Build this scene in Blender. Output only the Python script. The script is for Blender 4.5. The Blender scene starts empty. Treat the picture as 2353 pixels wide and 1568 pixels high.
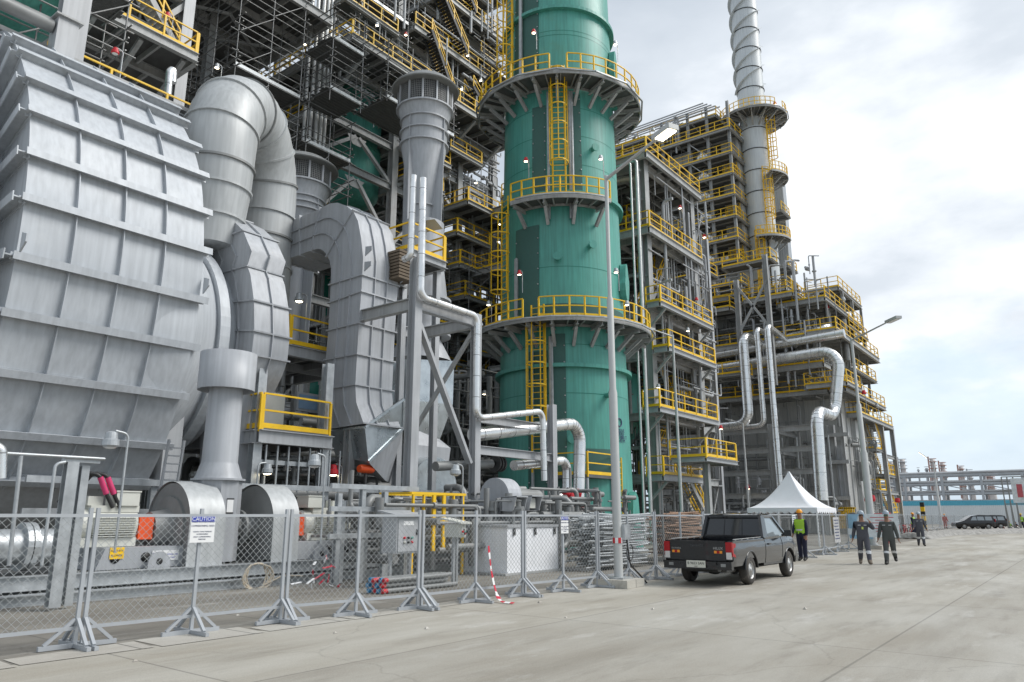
import bpy, bmesh, math, random
from mathutils import Vector, Matrix
rnd = random.Random(7)
sc = bpy.context.scene
COL = sc.collection
R = math.radians

# ---------------------------------------------------------------- camera
# world X runs along the plant front (away to the right), world Y into the plant
F = 1700.0; TH = math.atan(401 / F); YAW = R(37.5); EYE = 1.65
cam_d = bpy.data.cameras.new('camera'); cam = bpy.data.objects.new('camera', cam_d); COL.objects.link(cam)
cam.location = (0, 0, EYE)
cam.rotation_euler = (R(90) + TH, 0, YAW - R(90))
cam_d.sensor_width = 36; cam_d.lens = F / 2353 * 36; cam_d.clip_end = 5000; cam_d.clip_start = 0.1
sc.camera = cam
sc.render.resolution_x, sc.render.resolution_y = 1024, 682

# ---------------------------------------------------------------- sky and light
SUN_EL, SUN_AZ = R(46), R(-52)          # azimuth measured from +X towards +Y
w = bpy.data.worlds.new("World"); sc.world = w; w.use_nodes = True
nt = w.node_tree; nt.nodes.clear()
def wn(t, **k):
    n = nt.nodes.new(t)
    for a, b in k.items(): setattr(n, a, b)
    return n
def wl(a, b): nt.links.new(a, b)
out = wn('ShaderNodeOutputWorld'); bg = wn('ShaderNodeBackground'); wl(bg.outputs[0], out.inputs[0])
sky = wn('ShaderNodeTexSky', sky_type='NISHITA', sun_disc=False, sun_elevation=SUN_EL, sun_rotation=R(90) - SUN_AZ)
sky.air_density = 1.0; sky.dust_density = 2.0
bg.inputs[1].default_value = 0.1
tc = wn('ShaderNodeTexCoord')
mp = wn('ShaderNodeMapping'); mp.inputs['Scale'].default_value = (1.0, 1.0, 2.3); wl(tc.outputs['Generated'], mp.inputs[0])
n1 = wn('ShaderNodeTexNoise'); n1.inputs['Scale'].default_value = 2.9; n1.inputs['Detail'].default_value = 7; n1.inputs['Roughness'].default_value = .52
wl(mp.outputs[0], n1.inputs['Vector'])
n2 = wn('ShaderNodeTexNoise'); n2.inputs['Scale'].default_value = 6.5; n2.inputs['Detail'].default_value = 8; n2.inputs['Roughness'].default_value = .55
wl(mp.outputs[0], n2.inputs['Vector'])
# thick cloud: grey bellies to white, whitest round the veiled sun low over the road
dotn = wn('ShaderNodeVectorMath', operation='DOT_PRODUCT'); wl(tc.outputs['Generated'], dotn.inputs[0])
_b = Vector((math.cos(R(11)) * math.cos(R(17)), math.sin(R(11)) * math.cos(R(17)), math.sin(R(17)))); dotn.inputs[1].default_value = _b
glow = wn('ShaderNodeMapRange'); glow.inputs[1].default_value = .93; glow.inputs[2].default_value = .995; glow.inputs[3].default_value = -.03; glow.inputs[4].default_value = .30
wl(dotn.outputs['Value'], glow.inputs[0])
addn = wn('ShaderNodeMath', operation='ADD'); wl(n1.outputs['Fac'], addn.inputs[0]); wl(glow.outputs[0], addn.inputs[1])
cr = wn('ShaderNodeValToRGB'); e = cr.color_ramp.elements
e[0].position = .36; e[0].color = (4.3, 4.85, 5.55, 1); e[1].position = .92; e[1].color = (10.6, 10.8, 11.0, 1)
m_ = cr.color_ramp.elements.new(.64); m_.color = (5.9, 6.4, 7.0, 1)
wl(addn.outputs[0], cr.inputs[0])
# blue openings low over the horizon
sep = wn('ShaderNodeSeparateXYZ'); wl(tc.outputs['Generated'], sep.inputs[0])
low = wn('ShaderNodeMapRange'); low.inputs[1].default_value = .10; low.inputs[2].default_value = .30; low.inputs[3].default_value = .30; low.inputs[4].default_value = -.16
wl(sep.outputs['Z'], low.inputs[0])
ad2 = wn('ShaderNodeMath', operation='ADD'); wl(n2.outputs['Fac'], ad2.inputs[0]); wl(low.outputs[0], ad2.inputs[1])
gap = wn('ShaderNodeMapRange'); gap.inputs[1].default_value = .56; gap.inputs[2].default_value = .74; wl(ad2.outputs[0], gap.inputs[0])
gap.inputs[3].default_value = 0.0; gap.inputs[4].default_value = .5
skt = wn('ShaderNodeMixRGB'); skt.inputs[0].default_value = .72; skt.inputs[2].default_value = (5.6, 7.4, 8.9, 1)
wl(sky.outputs[0], skt.inputs[1])
mix = wn('ShaderNodeMixRGB'); wl(gap.outputs[0], mix.inputs[0]); wl(cr.outputs[0], mix.inputs[1]); wl(skt.outputs[0], mix.inputs[2])
wl(mix.outputs[0], bg.inputs[0])
sd = bpy.data.lights.new('sun', 'SUN'); sd.energy = 2.2; sd.angle = R(30); sd.color = (1, .975, .94)
sun = bpy.data.objects.new('sun', sd); COL.objects.link(sun); sun.location = (0, -40, 80)
_d = Vector((math.cos(SUN_AZ) * math.cos(SUN_EL), math.sin(SUN_AZ) * math.cos(SUN_EL), math.sin(SUN_EL)))
sun.rotation_euler = _d.to_track_quat('Z', 'Y').to_euler()
sc.view_settings.view_transform = 'Standard'; sc.view_settings.look = 'None'
sc.view_settings.exposure = 0.38; sc.view_settings.gamma = 1.0

# ---------------------------------------------------------------- measuring helper: a sight line cut by a plane of the plant
_ct, _st = math.cos(TH), math.sin(TH); _fx, _fy = math.cos(YAW), math.sin(YAW)
def A(u, v, x=None, y=None, z=None):
    xc = (u - 1176) / F; yc = (784 - v) / F; f = _ct - yc * _st
    d = (xc * _fy + f * _fx, -xc * _fx + f * _fy, _st + yc * _ct)
    if x is not None: k = x / d[0]
    elif y is not None: k = y / d[1]
    else: k = (z - EYE) / d[2]
    return Vector((k * d[0], k * d[1], EYE + k * d[2]))

# ---------------------------------------------------------------- materials
MATS = {}
def mat(name, col, rough=.5, metal=0.0, var=.12, scale=1.2, stain=None, stain_amt=.0, stain_scale=.6, bump=0.0, bump_scale=30, streak=0.0, emit=0, spec=.5, coat=0):
    m = bpy.data.materials.new(name); m.use_nodes = True; t = m.node_tree; N = t.nodes; L = t.links
    b = N['Principled BSDF']; b.inputs['Roughness'].default_value = rough; b.inputs['Metallic'].default_value = metal
    b.inputs['Specular IOR Level'].default_value = spec
    if coat: b.inputs['Coat Weight'].default_value = coat
    g = N.new('ShaderNodeNewGeometry')
    cur = None
    def rgb(c): return (c[0], c[1], c[2], 1)
    if var:
        n = N.new('ShaderNodeTexNoise'); n.inputs['Scale'].default_value = scale; n.inputs['Detail'].default_value = 6; n.inputs['Roughness'].default_value = .6
        L.new(g.outputs['Position'], n.inputs['Vector'])
        r = N.new('ShaderNodeMapRange'); r.inputs[1].default_value = .3; r.inputs[2].default_value = .7; r.inputs[3].default_value = 1 - var; r.inputs[4].default_value = 1 + var
        L.new(n.outputs['Fac'], r.inputs[0])
        mx = N.new('ShaderNodeMixRGB'); mx.blend_type = 'MULTIPLY'; mx.inputs[0].default_value = 1; mx.inputs[1].default_value = rgb(col)
        L.new(r.outputs[0], mx.inputs[2]); cur = mx.outputs[0]
        rr = N.new('ShaderNodeMapRange'); rr.inputs[1].default_value = .3; rr.inputs[2].default_value = .7; rr.inputs[3].default_value = max(.03, rough - .08); rr.inputs[4].default_value = min(1, rough + .1)
        L.new(n.outputs['Fac'], rr.inputs[0]); L.new(rr.outputs[0], b.inputs['Roughness'])
    if streak:
        mpn = N.new('ShaderNodeMapping'); mpn.inputs['Scale'].default_value = (5, 5, .25); L.new(g.outputs['Position'], mpn.inputs[0])
        n = N.new('ShaderNodeTexNoise'); n.inputs['Scale'].default_value = 1.6; n.inputs['Detail'].default_value = 4; L.new(mpn.outputs[0], n.inputs['Vector'])
        r = N.new('ShaderNodeMapRange'); r.inputs[1].default_value = .35; r.inputs[2].default_value = .7; r.inputs[3].default_value = 1 + streak * .4; r.inputs[4].default_value = 1 - streak
        L.new(n.outputs['Fac'], r.inputs[0])
        mx = N.new('ShaderNodeMixRGB'); mx.blend_type = 'MULTIPLY'; mx.inputs[0].default_value = 1
        if cur is None: mx.inputs[1].default_value = rgb(col)
        else: L.new(cur, mx.inputs[1])
        L.new(r.outputs[0], mx.inputs[2]); cur = mx.outputs[0]
    if stain:
        n = N.new('ShaderNodeTexNoise'); n.inputs['Scale'].default_value = stain_scale; n.inputs['Detail'].default_value = 9; n.inputs['Roughness'].default_value = .68
        L.new(g.outputs['Position'], n.inputs['Vector'])
        r = N.new('ShaderNodeMapRange'); r.inputs[1].default_value = .56; r.inputs[2].default_value = .72; r.inputs[3].default_value = 0; r.inputs[4].default_value = stain_amt
        L.new(n.outputs['Fac'], r.inputs[0])
        mx = N.new('ShaderNodeMixRGB'); L.new(r.outputs[0], mx.inputs[0])
        if cur is None: mx.inputs[1].default_value = rgb(col)
        else: L.new(cur, mx.inputs[1])
        mx.inputs[2].default_value = rgb(stain); cur = mx.outputs[0]
    if cur is None: b.inputs['Base Color'].default_value = rgb(col)
    else: L.new(cur, b.inputs['Base Color'])
    if bump:
        n = N.new('ShaderNodeTexNoise'); n.inputs['Scale'].default_value = bump_scale; n.inputs['Detail'].default_value = 5
        L.new(g.outputs['Position'], n.inputs['Vector'])
        bp = N.new('ShaderNodeBump'); bp.inputs['Strength'].default_value = bump; bp.inputs['Distance'].default_value = .02
        L.new(n.outputs['Fac'], bp.inputs['Height']); L.new(bp.outputs[0], b.inputs['Normal'])
    if emit:
        b.inputs['Emission Color'].default_value = rgb(col); b.inputs['Emission Strength'].default_value = emit
    MATS[name] = m
    return m
M = MATS
RUST = (.16, .075, .035)
mat('steel', (.39, .395, .39), .5, .05, .14, .8, RUST, .25, .9, streak=.15)
mat('steel_light', (.42, .43, .44), .45, .1, .1, .8, streak=.12)
mat('galvanised', (.46, .48, .49), .42, .55, .16, 4.0, streak=.1)
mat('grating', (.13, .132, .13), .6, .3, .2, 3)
mat('furnace_paint', (.49, .515, .54), .52, .06, .09, .5, (.58, .60, .61), .45, .7, streak=.13, bump=.12, bump_scale=.9)
mat('duct_paint', (.41, .425, .445), .52, .06, .09, .6, RUST, .10, 1.6, streak=.14, bump=.1, bump_scale=1.2)
mat('elbow_paint', (.46, .475, .475), .45, .1, .06, .6, streak=.14, bump=.1, bump_scale=1)
mat('sheet_galv', (.50, .54, .56), .3, .8, .2, 1.6, (.36, .42, .42), .5, 1.3, bump=.15, bump_scale=2)
mat('yellow', (.86, .53, .012), .42, 0, .12, 2, (.35, .22, .06), .3, 2.2)
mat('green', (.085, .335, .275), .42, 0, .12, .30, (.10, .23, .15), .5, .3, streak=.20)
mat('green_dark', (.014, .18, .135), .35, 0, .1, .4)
mat('green_mesh', (.05, .13, .11), .7, 0, .1, 8)
mat('alu', (.84, .84, .83), .30, .9, .1, 2.5, bump=.1, bump_scale=7)
mat('alu_dull', (.62, .62, .60), .45, .75, .14, 2)
mat('pipe_grey', (.25, .255, .25), .5, .2, .15, 2, RUST, .2, 1.5)
mat('stack_paint', (.62, .65, .66), .45, .05, .06, .3, streak=.12)
mat('heater_wall', (.48, .48, .46), .5, .1, .1, .5, (.2, .2, .19), .3, .5, streak=.15)
mat('concrete_pole', (.50, .51, .50), .6, .3, .08, 2)
mat('black', (.02, .02, .02), .5, 0, .2, 5)
mat('dark', (.05, .05, .05), .6, 0, .2, 3)
mat('white', (.78, .79, .80), .5, 0, .04, 1)
mat('white_plain', (.80, .80, .79), .5, 0, 0)
mat('cream', (.60, .60, .54), .5, 0, .08, 1.5)
mat('red', (.55, .02, .03), .4, 0, .12, 3)
mat('orange', (.80, .10, .02), .4, 0, .1, 3)
mat('lamp_glow', (1, .86, .60), .4, 0, 0, emit=7)
mat('lamp_lens', (.75, .76, .76), .2, 0, 0)
mat('rope', (.48, .42, .33), .9, 0, .2, 20)
mat('wood', (.15, .115, .08), .8, 0, .2, 4)
mat('scaff', (.24, .24, .235), .45, .6, .2, 4, RUST, .35, 3)
mat('blue_sign', (.03, .06, .42), .4, 0, 0)
mat('ink', (.03, .04, .12), .5, 0, 0)

# ---------------------------------------------------------------- mesh builder
class MB:
    def __init__(s): s.v = []; s.f = []; s.sm = []; s.mi = []; s.cur = 0
    def add(s, vs, fs, smooth=False):
        o = len(s.v); s.v += [tuple(p) for p in vs]
        for f in fs: s.f.append(tuple(i + o for i in f)); s.sm.append(smooth); s.mi.append(s.cur)
        return s
    def box(s, c, d, rz=0, ry=0, rx=0):
        x, y, z = d[0] / 2, d[1] / 2, d[2] / 2
        vs = [Vector((a, b, cc)) for a in (-x, x) for b in (-y, y) for cc in (-z, z)]
        if rz or ry or rx:
            m = Matrix.Rotation(rz, 3, 'Z') @ Matrix.Rotation(ry, 3, 'Y') @ Matrix.Rotation(rx, 3, 'X'); vs = [m @ p for p in vs]
        c = Vector(c); vs = [p + c for p in vs]
        return s.add(vs, [(0, 1, 3, 2), (4, 6, 7, 5), (0, 4, 5, 1), (2, 3, 7, 6), (0, 2, 6, 4), (1, 5, 7, 3)])
    def lohi(s, a, b): return s.box([(p + q) / 2 for p, q in zip(a, b)], [abs(q - p) for p, q in zip(a, b)])
    def frame(s, p0, p1, up=None):
        p0 = Vector(p0); p1 = Vector(p1); d = (p1 - p0).normalized()
        u = Vector(up) if up else (Vector((0, 0, 1)) if abs(d.z) < .95 else Vector((0, 1, 0)))
        sd_ = d.cross(u).normalized(); u2 = sd_.cross(d).normalized()
        return p0, p1, sd_, u2
    def bar(s, p0, p1, w_, h_=None, up=None):
        h_ = h_ or w_; p0, p1, a, b = s.frame(p0, p1, up); a = a * w_ / 2; b = b * h_ / 2
        vs = [p + i * a + j * b for p in (p0, p1) for i, j in ((-1, -1), (1, -1), (1, 1), (-1, 1))]
        return s.add(vs, [(3, 2, 1, 0), (4, 5, 6, 7), (0, 1, 5, 4), (1, 2, 6, 5), (2, 3, 7, 6), (3, 0, 4, 7)])
    def ibeam(s, p0, p1, w_, h_, up=None, t=None):
        """H section: one extruded twelve-sided profile; w_ flange width, h_ depth along up"""
        t = t or max(.02, h_ * .07); p0, p1, a, b = s.frame(p0, p1, up)
        W, Hh, q = w_ / 2, h_ / 2, t * .6
        pr = [(-W, -Hh), (W, -Hh), (W, -Hh + t), (q, -Hh + t), (q, Hh - t), (W, Hh - t), (W, Hh), (-W, Hh), (-W, Hh - t), (-q, Hh - t), (-q, -Hh + t), (-W, -Hh + t)]
        vs = [p + a * x + b * y for p in (p0, p1) for x, y in pr]; n = 12
        fs = [(i, (i + 1) % n, n + (i + 1) % n, n + i) for i in range(n)]
        for o in (0, n):
            c = [(o + 0, o + 1, o + 2, o + 11), (o + 11, o + 2, o + 3, o + 10), (o + 10, o + 3, o + 4, o + 9), (o + 8, o + 9, o + 4, o + 5), (o + 7, o + 8, o + 5, o + 6)]
            fs += c if o else [tuple(reversed(k)) for k in c]
        return s.add(vs, fs)
    def tube(s, pts, r, n=8, caps=True, smooth=True, closed=False):
        pts = [Vector(p) for p in pts]; k = len(pts); rings = []
        rs = r if isinstance(r, (list, tuple)) else [r] * k
        prev = None
        for i, p in enumerate(pts):
            if closed: t = (pts[(i + 1) % k] - pts[i - 1])
            else: t = (pts[min(i + 1, k - 1)] - pts[max(i - 1, 0)])
            t.normalize()
            if prev is None:
                ref = Vector((0, 0, 1)) if abs(t.z) < .9 else Vector((1, 0, 0)); a = t.cross(ref).normalized()
            else: a = (prev - t * prev.dot(t)).normalized()
            prev = a; b = t.cross(a)
            sc_ = 1.0
            if 0 < i < k - 1 and not closed:
                c_ = (pts[i] - pts[i - 1]).normalized().dot(t); sc_ = 1 / max(.5, c_)
            rings.append([p + (a * math.cos(q) + b * math.sin(q)) * rs[i] * (1 if k == 2 else 1 + (sc_ - 1) * .5) for q in (2 * math.pi * j / n for j in range(n))])
        vs = [p for rg in rings for p in rg]; fs = []
        for i in range(k if closed else k - 1):
            o, o2 = i * n, ((i + 1) % k) * n
            for j in range(n): fs.append((o + j, o + (j + 1) % n, o2 + (j + 1) % n, o2 + j))
        s.add(vs, fs, smooth)
        if caps and not closed:
            s.add(rings[0], [tuple(range(n - 1, -1, -1))]); s.add(rings[-1], [tuple(range(n))])
        return s
    def lathe(s, prof, c, n=32, axis='Z', smooth=True, a0=0.0, a1=2 * math.pi):
        """prof = [(radius, along axis)]"""
        c = Vector(c); full = abs(a1 - a0 - 2 * math.pi) < 1e-6; m = n if full else n + 1; vs = []
        for r_, h_ in prof:
            for j in range(m):
                q = a0 + (a1 - a0) * j / n; x, y = r_ * math.cos(q), r_ * math.sin(q)
                vs.append(c + (Vector((x, y, h_)) if axis == 'Z' else Vector((h_, x, y)) if axis == 'X' else Vector((y, h_, x))))
        fs = []
        for i in range(len(prof) - 1):
            for j in range(n if full else n):
                j2 = (j + 1) % m
                fs.append((i * m + j, i * m + j2, (i + 1) * m + j2, (i + 1) * m + j))
        return s.add(vs, fs, smooth)
    def prism(s, poly, a, b, axis='X', smooth=False):
        """polygon (p,q) extruded along an axis: X -> (y,z), Y -> (x,z), Z -> (x,y)"""
        def at3(p, h): return (h, p[0], p[1]) if axis == 'X' else (p[0], h, p[1]) if axis == 'Y' else (p[0], p[1], h)
        n = len(poly); vs = [at3(p, a) for p in poly] + [at3(p, b) for p in poly]
        s.add(vs, [(i, (i + 1) % n, n + (i + 1) % n, n + i) for i in range(n)], smooth)
        s.add(vs[:n], [tuple(range(n - 1, -1, -1))]); s.add(vs[n:], [tuple(range(n))])
        return s
    def quad(s, a, b, c, d): return s.add([a, b, c, d], [(0, 1, 2, 3)])

ORG = {}
def _mesh(name, mb, mats, off):
    me = bpy.data.meshes.new(name)
    ox, oy, oz = off
    me.from_pydata([(x - ox, y - oy, z - oz) for x, y, z in mb.v], [], mb.f)
    for m in (mats if isinstance(mats, (list, tuple)) else [mats]): me.materials.append(M[m] if isinstance(m, str) else m)
    me.polygons.foreach_set('use_smooth', mb.sm)
    if any(mb.mi): me.polygons.foreach_set('material_index', mb.mi)
    bm = bmesh.new(); bm.from_mesh(me); bmesh.ops.recalc_face_normals(bm, faces=bm.faces); bm.to_mesh(me); bm.free()
    return me
def thing(name, label, cat, loc=(0, 0, 0), rz=0, group=None):
    o = bpy.data.objects.new(name, None); COL.objects.link(o); o.empty_display_size = .2
    o.location = loc; o.rotation_euler = (0, 0, rz); ORG[o] = (0, 0, 0) if rz else tuple(loc)
    o['label'] = label; o['category'] = cat
    if group: o['group'] = group
    return o
def part(name, mb, m, parent, label=None, kind=None):
    """mesh under a thing or part; vertices in world metres unless the thing was made at the origin or turned"""
    off = ORG[parent]; o = bpy.data.objects.new(name, _mesh(name, mb, m, off)); COL.objects.link(o)
    o.parent = parent; ORG[o] = off
    if label: o['label'] = label
    if kind: o['kind'] = kind
    return o
def solo(name, mb, m, label, cat, loc=(0, 0, 0), group=None):
    o = bpy.data.objects.new(name, _mesh(name, mb, m, loc)); COL.objects.link(o); o.location = loc; ORG[o] = tuple(loc)
    o['label'] = label; o['category'] = cat
    if group: o['group'] = group
    return o
def struct(name, mb, m):
    o = bpy.data.objects.new(name, _mesh(name, mb, m, (0, 0, 0))); COL.objects.link(o); o['kind'] = 'structure'; return o
def dup(root, loc, rz=None, label=None, scale=None):
    def cp(o, par):
        c = o.copy(); COL.objects.link(c)
        if par: c.parent = par
        for ch in o.children: cp(ch, c)
        return c
    r = cp(root, None); r.location = loc
    if rz is not None: r.rotation_euler = (0, 0, rz)
    if label: r['label'] = label
    if scale: r.scale = scale
    return r
_fonts = {}
def text_mb(txt, size, origin, right, up, depth=.004, align='CENTER', spacing=1.0):
    """lettering as a mesh lying in the plane (right, up)"""
    cu = bpy.data.curves.new('t', 'FONT'); cu.body = txt; cu.size = size; cu.align_x = align; cu.align_y = 'CENTER'; cu.extrude = depth / 2; cu.space_character = spacing; cu.resolution_u = 2
    ob = bpy.data.objects.new('t', cu); COL.objects.link(ob)
    dg = bpy.context.evaluated_depsgraph_get(); me = bpy.data.meshes.new_from_object(ob.evaluated_get(dg))
    r_, u_ = Vector(right).normalized(), Vector(up).normalized(); n_ = r_.cross(u_); o_ = Vector(origin)
    mb = MB(); mb.add([o_ + r_ * v.co.x + u_ * v.co.y + n_ * v.co.z for v in me.vertices], [tuple(p.vertices) for p in me.polygons])
    bpy.data.objects.remove(ob); bpy.data.curves.remove(cu); bpy.data.meshes.remove(me)
    return mb
def bend(pts, r, n=6):
    """round the corners of a polyline with arcs of radius r"""
    pts = [Vector(p) for p in pts]; o = [pts[0]]
    for i in range(1, len(pts) - 1):
        a = (pts[i - 1] - pts[i]); b = (pts[i + 1] - pts[i]); la, lb = a.length, b.length; a.normalize(); b.normalize()
        ang = a.angle(b)
        if ang > 3.1: o.append(pts[i]); continue
        d = min(r / math.tan(ang / 2), la * .48, lb * .48); rr = d * math.tan(ang / 2)
        c = pts[i] + (a + b).normalized() * (rr / math.sin(ang / 2)); s0 = pts[i] + a * d - c; s1 = pts[i] + b * d - c
        tot = s0.angle(s1); ax = s0.cross(s1).normalized()
        for k in range(n + 1): o.append(c + Matrix.Rotation(tot * k / n, 3, ax) @ s0)
    o.append(pts[-1]); return o

# ---------------------------------------------------------------- reusable industrial pieces (all append to a builder)
def rail_mb(mb, pts, h=1.1, post=1.8, r=.045, toe=True, closed=False):
    """yellow guard rail: posts, two rails, toe plate"""
    pts = [Vector(p) for p in pts]; segs = list(zip(pts, pts[1:])) + ([(pts[-1], pts[0])] if closed else [])
    first = True
    for a, b in segs:
        L = (b - a).length
        if L < .05: continue
        for hh in (h, h * .52): mb.bar(a + Vector((0, 0, hh)), b + Vector((0, 0, hh)), r * 1.3, r * 1.3)
        if toe: mb.bar(a + Vector((0, 0, .09)), b + Vector((0, 0, .09)), .02, .16)
        k = max(1, round(L / post))
        for i in range(0 if first else 1, k + 1):
            p = a.lerp(b, i / k); mb.bar(p - Vector((0, 0, .12)), p + Vector((0, 0, h - .03)), r * 1.7, r * 1.7)
        first = False
    return mb
def arc_pts(c, r, a0, a1, n=18, z=None):
    c = Vector(c); return [Vector((c.x + r * math.cos(a0 + (a1 - a0) * i / n), c.y + r * math.sin(a0 + (a1 - a0) * i / n), c.z if z is None else z)) for i in range(n + 1)]
def ladder_mb(mb, foot, top_z, out, wdt=.5, cage=True, cage_from=2.3, rung=.3, r=.03):
    """caged ladder on a wall; out = unit vector away from the wall"""
    foot = Vector(foot); out = Vector(out).normalized(); sd_ = out.cross(Vector((0, 0, 1))).normalized(); H_ = top_z - foot.z
    for s_ in (-1, 1): mb.bar(foot + sd_ * s_ * wdt / 2, foot + sd_ * s_ * wdt / 2 + Vector((0, 0, H_)), r * 1.6, r * 2.4)
    z = .2
    while z < H_: mb.bar(foot + sd_ * -wdt / 2 + Vector((0, 0, z)), foot + sd_ * wdt / 2 + Vector((0, 0, z)), r, r); z += rung
    if cage:
        R_ = wdt * .72; hoops = []
        zz = cage_from
        while zz <= H_ - .1:
            c = foot + out * R_ * .55 + Vector((0, 0, zz)); ring = [c + sd_ * R_ * math.cos(q) + out * R_ * math.sin(q) * 1.15 for q in [R(-35 + 250 * k / 10) for k in range(11)]]
            for p, q in zip(ring, ring[1:]): mb.bar(p, q, r * .9, r * 2.0)
            hoops.append(ring); zz += 1.15
        if len(hoops) > 1:
            for k in (1, 3, 5, 7, 9): mb.bar(hoops[0][k], hoops[-1][k], r * .9, r * 1.4)
    return mb
def stair_mb(mb_frame, mb_rail, a, b, wdt=.9, side=None):
    """straight flight between a (low) and b (high): stringers, treads; rails into mb_rail"""
    a = Vector(a); b = Vector(b); d = Vector((b.x - a.x, b.y - a.y, 0)); n_ = d.cross(Vector((0, 0, 1))).normalized()
    for s_ in (-1, 1):
        o = n_ * s_ * wdt / 2; mb_frame.bar(a + o, b + o, .06, .28)
        for hh in (1.0, .52): mb_rail.bar(a + o + Vector((0, 0, hh)), b + o + Vector((0, 0, hh)), .06, .06)
        k = max(2, round((b - a).length / 1.4))
        for i in range(k + 1): p = a.lerp(b, i / k) + o; mb_rail.bar(p, p + Vector((0, 0, 1.0)), .07, .07)
    k = max(3, int((b.z - a.z) / .2))
    for i in range(1, k):
        p = a.lerp(b, i / k); q = d.normalized() * .13; mb_frame.bar(p - n_ * wdt / 2 * .95, p + n_ * wdt / 2 * .95, .26, .035, up=(0, 0, 1))
# ================================================================ GROUND
def concrete_mat(name, c0, c1, joint, slab, stain):
    m = bpy.data.materials.new(name); m.use_nodes = True; t = m.node_tree; N = t.nodes; L = t.links; b = N['Principled BSDF']
    g = N.new('ShaderNodeNewGeometry')
    def noise(scale, det, mapping=(1, 1, 1), rough=.6):
        mpn = N.new('ShaderNodeMapping'); mpn.inputs['Scale'].default_value = mapping; L.new(g.outputs['Position'], mpn.inputs[0])
        n = N.new('ShaderNodeTexNoise'); n.inputs['Scale'].default_value = scale; n.inputs['Detail'].default_value = det; n.inputs['Roughness'].default_value = rough
        L.new(mpn.outputs[0], n.inputs['Vector']); return n.outputs['Fac']
    def rng(x, a, bb, c, d):
        r = N.new('ShaderNodeMapRange'); r.inputs[1].default_value = a; r.inputs[2].default_value = bb; r.inputs[3].default_value = c; r.inputs[4].default_value = d; L.new(x, r.inputs[0]); return r.outputs[0]
    def mixc(fac, a, bb, bt='MIX'):
        x = N.new('ShaderNodeMixRGB'); x.blend_type = bt
        for i, s_ in ((0, fac), (1, a), (2, bb)):
            if isinstance(s_, (int, float)): x.inputs[i].default_value = s_
            elif isinstance(s_, tuple): x.inputs[i].default_value = (*s_, 1)
            else: L.new(s_, x.inputs[i])
        return x.outputs[0]
    a = noise(.55, 8, (.35, 1.1, 1)); c = mixc(rng(a, .36, .64, 0, 1), c0, c1)
    d = noise(1.7, 7, (.25, 1.0, 1)); c = mixc(rng(d, .54, .70, 0, .45), c, stain)
    s1 = noise(.42, 9, (.10, 1.35, 1), .68); c = mixc(rng(s1, .50, .70, 0, .55), c, stain)
    p = noise(.9, 8, (.3, .9, 1), .7); c = mixc(rng(p, .56, .70, 0, .6), c, (.60, .585, .55))
    k = noise(7.0, 9, (1, 1, 1), .75); c = mixc(rng(k, .62, .74, 0, .35), c, tuple(x * .55 for x in stain))
    vo = N.new('ShaderNodeTexVoronoi'); vo.feature = 'DISTANCE_TO_EDGE'; vo.inputs['Scale'].default_value = .16; wv = N.new('ShaderNodeVectorMath'); wv.operation = 'ADD'; nn = N.new('ShaderNodeTexNoise'); nn.inputs['Scale'].default_value = .9; nn.inputs['Detail'].default_value = 6; L.new(g.outputs['Position'], nn.inputs['Vector']); L.new(nn.outputs['Color'], wv.inputs[0]); L.new(g.outputs['Position'], wv.inputs[1]); L.new(wv.outputs[0], vo.inputs['Vector'])
    c = mixc(rng(vo.outputs['Distance'], 0, .004, .22, 0), c, tuple(x * .5 for x in stain))
    f = noise(60, 3); c = mixc(1, c, rng(f, .3, .7, .88, 1.1), 'MULTIPLY')
    br = N.new('ShaderNodeTexBrick'); br.inputs['Scale'].default_value = 1; br.inputs['Mortar Size'].default_value = .018; br.inputs['Mortar Smooth'].default_value = .2
    br.inputs['Brick Width'].default_value = slab[0]; br.inputs['Row Height'].default_value = slab[1]; br.offset = .0
    br.inputs['Color1'].default_value = (.93, .93, .93, 1); br.inputs['Color2'].default_value = (1.06, 1.06, 1.05, 1); br.inputs['Mortar'].default_value = (joint, joint, joint, 1)
    mpn = N.new('ShaderNodeMapping'); mpn.inputs['Location'].default_value = (1.3, 2.15, 0); L.new(g.outputs['Position'], mpn.inputs[0]); L.new(mpn.outputs[0], br.inputs['Vector'])
    c = mixc(1, c, br.outputs['Color'], 'MULTIPLY'); L.new(c, b.inputs['Base Color'])
    b.inputs['Roughness'].default_value = .75; L.new(rng(a, .3, .7, .55, .88), b.inputs['Roughness'])
    bp = N.new('ShaderNodeBump'); bp.inputs['Strength'].default_value = .25; bp.inputs['Distance'].default_value = .01; L.new(f, bp.inputs['Height']); L.new(bp.outputs[0], b.inputs['Normal'])
    M[name] = m
concrete_mat('road_concrete', (.44, .418, .368), (.33, .302, .252), .64, (6.0, 4.6), (.20, .18, .148))
concrete_mat('yard_concrete', (.27, .25, .215), (.18, .165, .14), .6, (3.0, 3.0), (.10, .085, .07))
concrete_mat('kerb_concrete', (.50, .48, .43), (.34, .31, .27), .45, (1.6, 9.0), (.24, .22, .19))
concrete_mat('earth', (.30, .28, .25), (.24, .22, .19), .95, (50, 50), (.2, .18, .15))
mb = MB(); mb.add([(-900, -900, -.012), (2600, -900, -.012), (2600, 1600, -.012), (-900, 1600, -.012)], [(0, 1, 2, 3)]); struct('ground', mb, 'earth')
mb = MB(); mb.add([(-60, -60, -.004), (330, -60, -.004), (330, 10.0, -.004), (-60, 10.0, -.004)], [(0, 1, 2, 3)]); struct('road', mb, 'road_concrete')
mb = MB(); mb.add([(-40, 10.0, -.004), (170, 10.0, -.004), (170, 90, -.004), (-40, 90, -.004)], [(0, 1, 2, 3)]); struct('yard', mb, 'yard_concrete')
mb = MB()
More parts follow.
